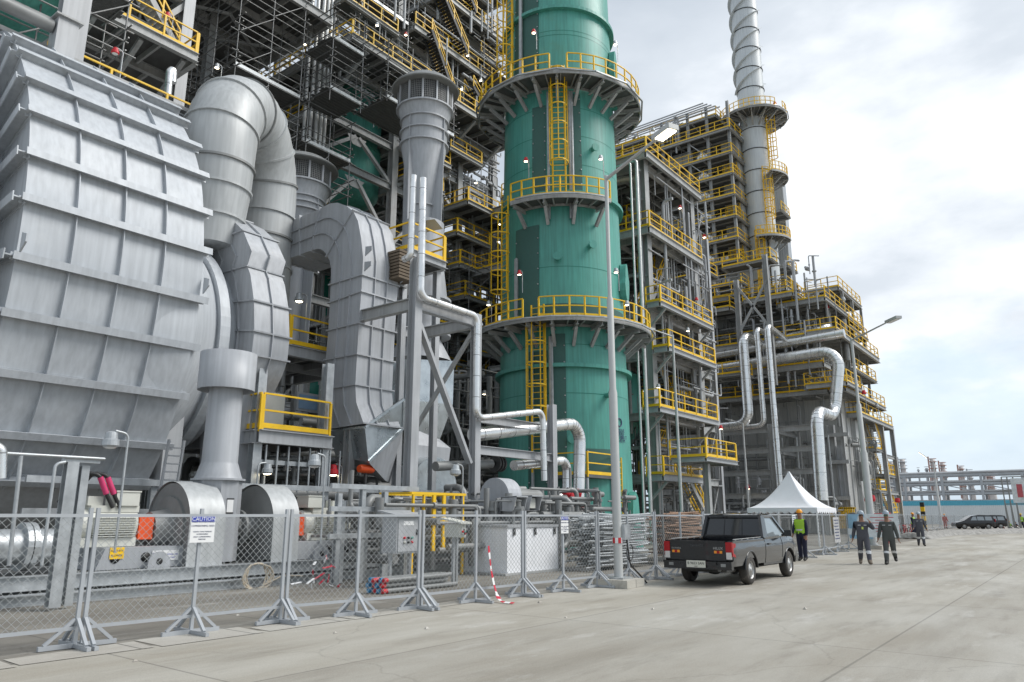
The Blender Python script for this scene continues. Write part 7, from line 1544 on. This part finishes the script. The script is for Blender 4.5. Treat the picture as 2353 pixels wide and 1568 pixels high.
for i, (x, y, z, r, L) in enumerate(((13.5, 20.6, 2.35, .18, 4.5), (16, 19.0, 2.0, .12, 5), (14, 18.9, 1.0, .15, 4))): clad_pipe(['grey pipe behind the right fan, highest of three', 'grey pipe behind the cable rack, thinnest of three', 'grey pipe low behind the right motor plinth'][i], [(x, y, z), (x + L, y, z), (x + L, y + .2, z - .9)], r, .4, m='pipe_grey', seams=False)
# gallows frame and pipes at the left edge
t = thing('pipe_support', 'galvanised goalpost support with pipe across it before the left motor', 'support', A(150, 1330, z=.3)); y = 15.0
p0, p1 = A(128, 1330, y=y), A(150, 1062, y=y); p2 = A(200, 1070, y=y); p3 = A(190, 1160, y=y)
part('post', MB().ibeam((p0.x, y, .05), (p0.x, y, p1.z), .2, .2), 'galvanised', t); part('post', MB().ibeam((p2.x, y + .1, .05), (p2.x, y + .1, p2.z), .14, .14), 'galvanised', t); part('cross_beam', MB().bar((p0.x - .15, y, p1.z + .05), (p2.x + .2, y, p1.z + .05), .14, .1), 'galvanised', t)
clad_pipe('thin galvanised pipe lying across the goalpost support', [A(-60, 1038, y=14.9), A(240, 1055, y=14.9)], .03, .1, m='galvanised', seams=False); clad_pipe('thin galvanised drop pipe left of the goalpost support', [A(48, 1048, y=14.9), A(20, 1300, y=14.9)], .035, .1, m='galvanised', seams=False); clad_pipe('thin galvanised drop pipe between goalpost and picture edge', [A(150, 1062, y=14.6), A(127, 1066, y=14.6), A(95, 1300, y=14.6)], .028, .1, m='galvanised', seams=False)
clad_pipe('bright bent pipe end at the left picture edge', [A(-30, 1030, y=14.4), A(2, 1028, y=14.4), A(0, 1100, y=14.4)], .09, .2)
p = A(60, 1270, y=16.2); clad_pipe('fat flanged silver pipe on the skid at the left edge', [(p.x - 3, 17.0, 1.05), (A(165, 1260, y=17).x, 17.0, 1.05)], .34, .5, m='galvanised', seams=False, n=24)
b = MB(); b.lathe([(.34, 0), (.47, 0), (.47, .1), (.34, .1)], (A(42, 1260, y=17).x, 17, 1.05), 26, 'X', smooth=False); b.lathe([(.34, .12), (.47, .12), (.47, .22), (.34, .22)], (A(42, 1260, y=17).x, 17, 1.05), 26, 'X', smooth=False); fl = thing('pipe_flange', 'bolted flange pair on the fat silver pipe at the left edge', 'flange', (A(42, 1260, y=17).x, 17, 1.05)); part('flange_rings', b, 'galvanised', fl)
mat('hose_pink', (.62, .05, .16), .5, 0, .1, 4)
for i, dx in enumerate((0, .16)):
    t = thing('hose', ['left one of two black hoses with pink sleeves above the motor', 'right one of two black hoses with pink sleeves above the motor'][i], 'hose', (7.4 + dx, 17.3, 2.2)); q = A(228, 1092, y=17.3); q = q + Vector((dx, 0, 0)); e_ = A(246, 1140, y=17.3) + Vector((dx, 0, 0))
    b = MB(); b.tube(bend([q + Vector((-.6, .4, -.6)), q + Vector((-.25, .1, .05)), q, e_, e_ + Vector((.15, 0, -.25))], .15), .045, 8); part('hose_tube', b, 'black', t); part('sleeve', MB().tube([q.lerp(e_, .1), q.lerp(e_, .9)], .06, 10), 'hose_pink', t)
# ladder between furnace and stack
t = thing('ladder', 'grey steel ladder leaning under the furnace beside the short stack', 'ladder', A(360, 1160, y=18.9)); a, c = A(362, 1160, y=18.9), A(388, 1010, y=18.9); b = MB(); w_ = Vector((.42, 0, 0)); b.bar(a, c, .05, .07); b.bar(a + w_, c + w_, .05, .07)
for k in range(1, 8): b.bar(a.lerp(c, k / 8), a.lerp(c, k / 8) + w_, .035, .035)
part('ladder_frame', b, 'steel_light', t)
# stacked scaffold tubes
r_ = random.Random(3); proto = None; yS = 12.3
x0, x1 = A(1345, 1290, y=yS).x, A(1500, 1290, y=yS).x
def tube_thing(p, L, rz, ry, label, m, group):
    t_ = MB(); t_.tube([(-L / 2, 0, 0), (L / 2, 0, 0)], .028, 8); o = solo('scaffold_tube', t_, m, label, 'tube', (0, 0, 0), group); o.location = p; o.rotation_euler = (0, ry, rz); return o
proto = tube_thing(((x0 + x1) / 2, yS, .12), 3.1, 0, 0, 'loose galvanised scaffold tube in the grey stack behind the fence', 'scaff_pale' if 'scaff_pale' in M else 'galvanised', 'grey scaffold tubes stacked behind the fence')
for i in range(150):
    row, cc = divmod(i, 8); z = .16 + row * .083 + r_.uniform(-.02, .02); o = dup(proto, ((x0 + x1) / 2 + r_.uniform(-.45, .45), yS - .1 + cc * .14 + r_.uniform(-.04, .04), z), r_.uniform(-.06, .06)); o.rotation_euler[1] = r_.uniform(-.05, .05)
x2, x3 = A(1500, 1290, y=yS + .6).x, A(1640, 1280, y=yS + .6).x; mat('rust_tube', (.30, .19, .13), .8, .2, .3, 5)
proto2 = tube_thing(((x2 + x3) / 2, yS + .6, .2), 3.0, 0, 0, 'brown rusty scaffold tube in the heap right of the grey stack', 'rust_tube', 'rusty scaffold tubes in the heap')
for i in range(110):
    row, cc = divmod(i, 6); z = .16 + row * .088; o = dup(proto2, ((x2 + x3) / 2 + r_.uniform(-.5, .5), yS + .5 + cc * .15 + r_.uniform(-.05, .05), z), r_.uniform(-.10, .10)); o.rotation_euler[1] = r_.uniform(-.06, .06)
for i, x in enumerate((x0 + .2, x1 - .3, x2 + .35, x3 - .4)):
    st = thing('tube_rack', ['first steel cradle holding the grey scaffold tubes', 'second steel cradle holding the grey scaffold tubes', 'steel cradle at the left of the rusty tubes', 'steel cradle at the right of the rusty tubes'][i], 'rack', (x, yS, 0)); y0 = yS - .28 + (.6 if i > 1 else 0); b = MB(); b.bar((x, y0, .02), (x, y0, 1.85), .06, .06); b.bar((x, y0 + 1.35, .02), (x, y0 + 1.35, 1.85), .06, .06); b.bar((x, y0, .06), (x, y0 + 1.35, .06), .06, .08); part('cradle', b, 'scaff', st)
# pipe bundle with painted ends, rope, barrier tape
mat('end_blue', (.03, .22, .42), .5, 0, .1, 4); bx0, bx1 = A(865, 1335, y=12.6).x, A(1040, 1325, y=12.6).x
for i in range(12):
    row, cc = divmod(i, 4); z = .06 + row * .11; y = 12.4 + cc * .12 + (.06 if row % 2 else 0); L = bx1 - bx0 - r_.uniform(0, .5); t = thing('steel_pipe', ['grey pipe with red painted end in the low bundle', 'grey pipe with blue painted end in the low bundle'][i % 2], 'pipe', (bx0, y, z), group=['red ended pipes in the low bundle', 'blue ended pipes in the low bundle'][i % 2])
    part('pipe_body', MB().tube([(bx0 + .12, y, z), (bx0 + L, y, z)], .05, 10), 'pipe_grey', t); part('painted_end', MB().tube([(bx0 + r_.uniform(-.1, .02), y, z), (bx0 + .119, y, z)], .052, 10), ['red', 'end_blue'][i % 2], t)
b = MB(); p = A(585, 1335, y=15.9)
for k in range(5): b.tube([p + Vector(((.26 + .04 * k) * math.cos(R(a)) + r_.uniform(-.02, .02), -.05 - .02 * k, .30 * math.sin(R(a)) + .1 + r_.uniform(-.02, .02))) for a in range(0, 360, 24)], .018, 6, closed=True)
b.tube([p + Vector((.2, -.1, -.1)), p + Vector((.6, -.25, .1)), p + Vector((1.2, -.2, .05))], .018, 6); solo('rope_coil', b, 'rope', 'coil of pale rope hung on the skid beam right of the caution sign', 'rope', tuple(p))
mat('tape_red', (.60, .03, .06), .5, 0, 0)
t = thing('barrier_tape', 'red and white barrier tape hanging torn from the fence to the ground', 'tape', A(1145, 1385, z=0)); pts = [A(1122, 1255, y=9.75), A(1128, 1310, y=9.75), A(1138, 1360, y=9.7), A(1150, 1384, z=.02), A(1180, 1386, z=.02)]; P = bend(pts, .3, 5)
n = 14; tot = []; 
for a, c in zip(P, P[1:]):
    k = max(1, int((c - a).length / .06)); tot += [a.lerp(c, i / k) for i in range(k)]
tot.append(P[-1])
for m, q in (('tape_red', 0), ('white_plain', 1)):
    b = MB()
    for i, (a, c) in enumerate(zip(tot, tot[1:])):
        if (i // 2) % 2 == q: b.bar(a, c, .006, .07 + .02 * math.sin(i), up=(1, .3, .2))
    part('red_stripes' if q == 0 else 'white_stripes', b, m, t, kind='stuff')
t = thing('barrier_tape', 'tangled red and white tape wrapped round a lamp foot on the skid edge', 'tape', A(735, 1330, y=15)); b, b2 = MB(), MB(); p = A(738, 1310, y=14.6)
for k in range(16):
    q = p + Vector((r_.uniform(-.45, .5), r_.uniform(-.3, .2), r_.uniform(-.4, .35))); e_ = q + Vector((r_.uniform(-.3, .3), r_.uniform(-.1, .1), r_.uniform(-.2, .12))); (b if k % 2 else b2).bar(q, e_, .008, .06, up=(.3, 1, .4))
part('red_stripes', b, 'tape_red', t, kind='stuff'); part('white_stripes', b2, 'white_plain', t, kind='stuff')
# red valves and hose
p = A(1318, 1140, y=16.6); t = thing('fire_valve', 'red fire hose valves on a grey plate with red hose loops', 'valve', tuple(p)); part('mount_plate', MB().lohi((p.x - .8, 16.7, p.z - .32), (p.x + .5, 16.78, p.z - .20)), 'galvanised', t)
for i, (dx, dz) in enumerate(((-.55, .1), (-.2, -.05), (.1, .05), (.35, .1))): part('valve_body', MB().lathe([(0, -.16), (.11, -.14), (.14, 0), (.10, .18), (0, .2)], (p.x + dx, 16.6, p.z + dz), 12, 'X' if i == 0 else 'Z', smooth=False), 'red', t)
b = MB()
for k in range(3): b.tube([(p.x + .05 + .38 * math.cos(R(a)), 16.5 - .04 * k, p.z - .5 + (.36 + .05 * k) * math.sin(R(a))) for a in range(150, 395, 15)], .03, 7)
part('hose', b, 'red', t)
t = thing('orange_actuator', 'orange cylinder valve actuator under the hopper', 'actuator', A(840, 1078, y=20)); c = A(840, 1078, y=20); b = MB(); b.lathe([(0, -.3), (.13, -.3), (.15, -.2), (.15, .25), (.12, .33), (0, .33)], c, 18, 'X', smooth=False); part('cylinder', b, 'orange', t); part('bracket', MB().bar((c.x, c.y, c.z - .16), (c.x, c.y, .5), .08, .08), 'dark', t)
for i, (u, v, y) in enumerate(((598, 912, 22.4), (596, 960, 22.4))): c = A(u, v, y=y); solo('orange_actuator', MB().lathe([(0, -.15), (.11, -.12), (.11, .14), (0, .18)], c, 14, smooth=False), 'orange', ['upper orange valve head beside the cream cabinet', 'lower orange valve head beside the yellow rail'][i], 'actuator', tuple(c))
# wood stack and platform behind the pipe frame
za = A(985, 590, y=19.5); t = thing('stack_platform', 'small yellow railed platform round the foot of the tall intake stack', 'platform', tuple(za)); xa, xb = A(940, 590, y=20).x, A(1024, 600, y=20).x
platform(t, xa, xb, 20.0, 23.4, A(1000, 592, y=20).z, 'frl', beam=.3, m='steel_light'); 
for x in (xa + .1, xb - .1): part('support_post', MB().ibeam((x, 20.4, .02), (x, 20.4, A(1000, 592, y=20).z - .4), .24, .24), 'steel_light', t)
t = thing('sunshade', 'small cream sloped canopy over instruments beside the tall silver pipe', 'canopy', A(990, 515, y=20)); p = A(990, 518, y=20.2); b = MB(); b.add([(p.x - .7, 20.0, p.z - .08), (p.x, 20.0, p.z + .22), (p.x + .5, 20.0, p.z - .05), (p.x - .7, 21.0, p.z), (p.x, 21.0, p.z + .3), (p.x + .5, 21.0, p.z + .03)], [(0, 1, 4, 3), (1, 2, 5, 4)]); part('canopy', b, 'cream', t); part('stem', MB().bar((p.x, 20.5, A(1000, 592, y=20).z), (p.x, 20.5, p.z + .2), .05, .05), 'galvanised', t)
b = MB()
for k in range(9): b.lohi((xa - .9, 19.6, A(935, 585, y=20).z - 1.2 + k * .13), (xa - .05 - .07 * (k % 3), 22, A(935, 585, y=20).z - 1.2 + k * .13 + .09))
t = thing('plank_stack', 'stack of dark scaffold planks left of the stack platform rail', 'planks', (xa - .5, 20, 8)); part('planks', b, 'wood', t, kind='stuff'); part('bearer', MB().bar((xa - .95, 20.2, A(935, 585, y=20).z - 1.26), (xa + .1, 20.2, A(935, 585, y=20).z - 1.26), .1, .1), 'scaff', t)

# ================================================================ LAMPS ON POLES
def lamp_at(u, v, red, lit, label, x=None, y=None, h=1.6, side=1, k=1.0): p = A(u, v, x=x, y=y); return work_lamp(p, red, lit, label, h, side, k)
lamp_at(253, 1022, False, False, 'grey bell lamp on a tall bent pole right before the left motor', y=14.9, h=2.6, k=.85)
lamp_at(722, 1068, False, False, 'grey bell lamp on a bent pole right of the right fan', y=14.9, h=2.4, k=.85)
lamp_at(1046, 1088, False, False, 'grey bell lamp on a bent pole before the galvanised fan casing', y=14.6, h=2.2, k=.85)
lamp_at(614, 1085, False, True, 'grey bell lamp under the access structure floor', y=20.2, h=1.2, side=-1, k=.9); lamp_at(765, 1088, True, True, 'red bell lamp on the yellow frame below the hopper', y=20.6, h=1.2, k=1.0)
lamp_at(687, 690, False, True, 'lit lamp glowing between elbow duct and tall duct', y=24, h=1.5)
for (u, v, x, y, red, lit, lb) in (
    (264, 122, None, 26, True, False, 'red lamp on the furnace roof rail'), (384, 38, None, 31, True, False, 'red lamp on the upper floor over the furnace'), (498, 155, None, 33, False, True, 'lit lamp under the dark roof left of the gooseneck top'),
    (866, 58, None, 35, False, True, 'lit lamp on the corner walkway right of the yellow corner'), (932, 80, None, 35.5, True, True, 'red lit lamp right of the corner walkway lamp'), (701, 102, 28.5, None, False, True, 'lit lamp on the receding corner walkway, upper one'), (614, 158, 28.5, None, False, True, 'lit lamp on the receding corner walkway, lower one'),
    (1008, 195, None, 35.2, False, True, 'lit lamp above the tall intake stack brim'), (1060, 205, None, 35.2, False, True, 'lit lamp right of the intake stack brim'), (1074, 128, None, 36, False, True, 'lit lamp under the staircase landing'), (1104, 185, None, 35, False, True, 'lit lamp beside the green column top ring'),
    (1226, 75, 31.2, None, True, True, 'red lit lamp over the top ring of the green column'), (1413, 102, 33.6, None, False, True, 'pale lamp at the right of the top ring'), (1208, 370, 31.0, None, True, True, 'red lit lamp over the middle half ring'), (1380, 365, 33.0, None, False, True, 'pale lamp over the middle half ring'), (1193, 630, 30.6, None, True, True, 'red lamp over the lowest ring, left'), (1415, 625, 33.0, None, False, True, 'pale lamp over the lowest ring, right'), (1122, 700, 31, None, False, True, 'lit lamp low on the left of the lowest ring'), (1440, 700, 34, None, False, True, 'lit lamp low on the right of the lowest ring'),
    (1500, 300, None, 21.4, False, False, 'pale lamp over the top floor of the platform structure'), (1562, 478, None, 21.4, True, True, 'red lamp on the second column of the platform structure'), (1600, 690, None, 20.8, True, False, 'red lamp on the third floor of the platform structure'), (1580, 760, None, 20.2, False, True, 'pale lamp hung under the third floor of the platform structure'), (1512, 890, None, 20.6, False, True, 'lit lamp behind the rail of the fourth floor'), (1656, 985, None, 18.2, True, True, 'red lamp on the small balcony'), (1560, 1105, None, 21, False, True, 'lit lamp under the first floor of the platform structure'),
    (1780, 240, 82, None, True, True, 'red lamp on the ring of the spiral finned stack'), (1835, 682, 74, None, False, False, 'dark lamp on the heater roof corner, left'), (1938, 690, 78, None, False, False, 'dark lamp on the heater roof corner, right'), (1900, 708, 74, None, True, False, 'red lamp on the heater roof'), (1888, 812, 71, None, True, False, 'red lamp over the big heater pipe'), (1965, 772, 80, None, False, False, 'dark lamp at the right edge of the heater walkway'), (1985, 905, 76, None, True, False, 'red lamp on the lower right heater walkway'), (2015, 935, 84, None, False, False, 'dark lamp over the stair tower roof'), (1625, 590, 77, None, True, True, 'red lamp on the third heater tower walkway'), (1618, 545, 77, None, True, True, 'red lamp on the fourth heater tower walkway'), (1634, 640, 77, None, True, True, 'red lamp on the second heater tower walkway'), (1718, 1122, 67, None, True, True, 'red lamp low before the heater wall'), (1112, 905, None, 30, False, True, 'lit lamp in the dark left of the green column, upper'), (1148, 515, None, 34, False, True, 'lit lamp in the dark gap beside the ladder'), (1145, 555, None, 34, False, True, 'lit lamp in the dark gap, below another'), (1093, 420, None, 34, False, True, 'lit lamp under the gap walkway')):
    far = .72 if (x or 0) < 60 else 1.15
    lamp_at(u, v, red, lit, lb, x=x, y=y, k=far)
# litter
b = MB(); r2_ = random.Random(4)
for k, (u, v) in enumerate(((545, 1415), (770, 1455), (980, 1445), (1300, 1420), (310, 1520), (1500, 1400), (1850, 1400), (1240, 1385))):
    p = A(u, v, z=0); q = MB(); s_ = r2_.uniform(.03, .06); q.add([(p.x - s_, p.y - s_ * .5, 0), (p.x + s_, p.y - s_ * .4, 0), (p.x + s_ * .8, p.y + s_ * .6, 0), (p.x - s_ * .6, p.y + s_ * .7, 0), (p.x - s_ * .3, p.y, s_ * .7), (p.x + s_ * .4, p.y + .1 * s_, s_ * .6)], [(3, 2, 1, 0), (0, 1, 5, 4), (1, 2, 5), (2, 3, 4, 5), (3, 0, 4)])
    solo('rubble_stone', q, 'kerb_concrete', ['small stone before the caution sign fence', 'small stone before the cable rack fence', 'small stone before the white tank fence', 'small stone left of the lamp post foot', 'small stone near the first fence foot', 'small stone before the pickup bumper', 'small stone before the guard on the road', 'small stone beside the barrier tape end'][k], 'stone', tuple(p))
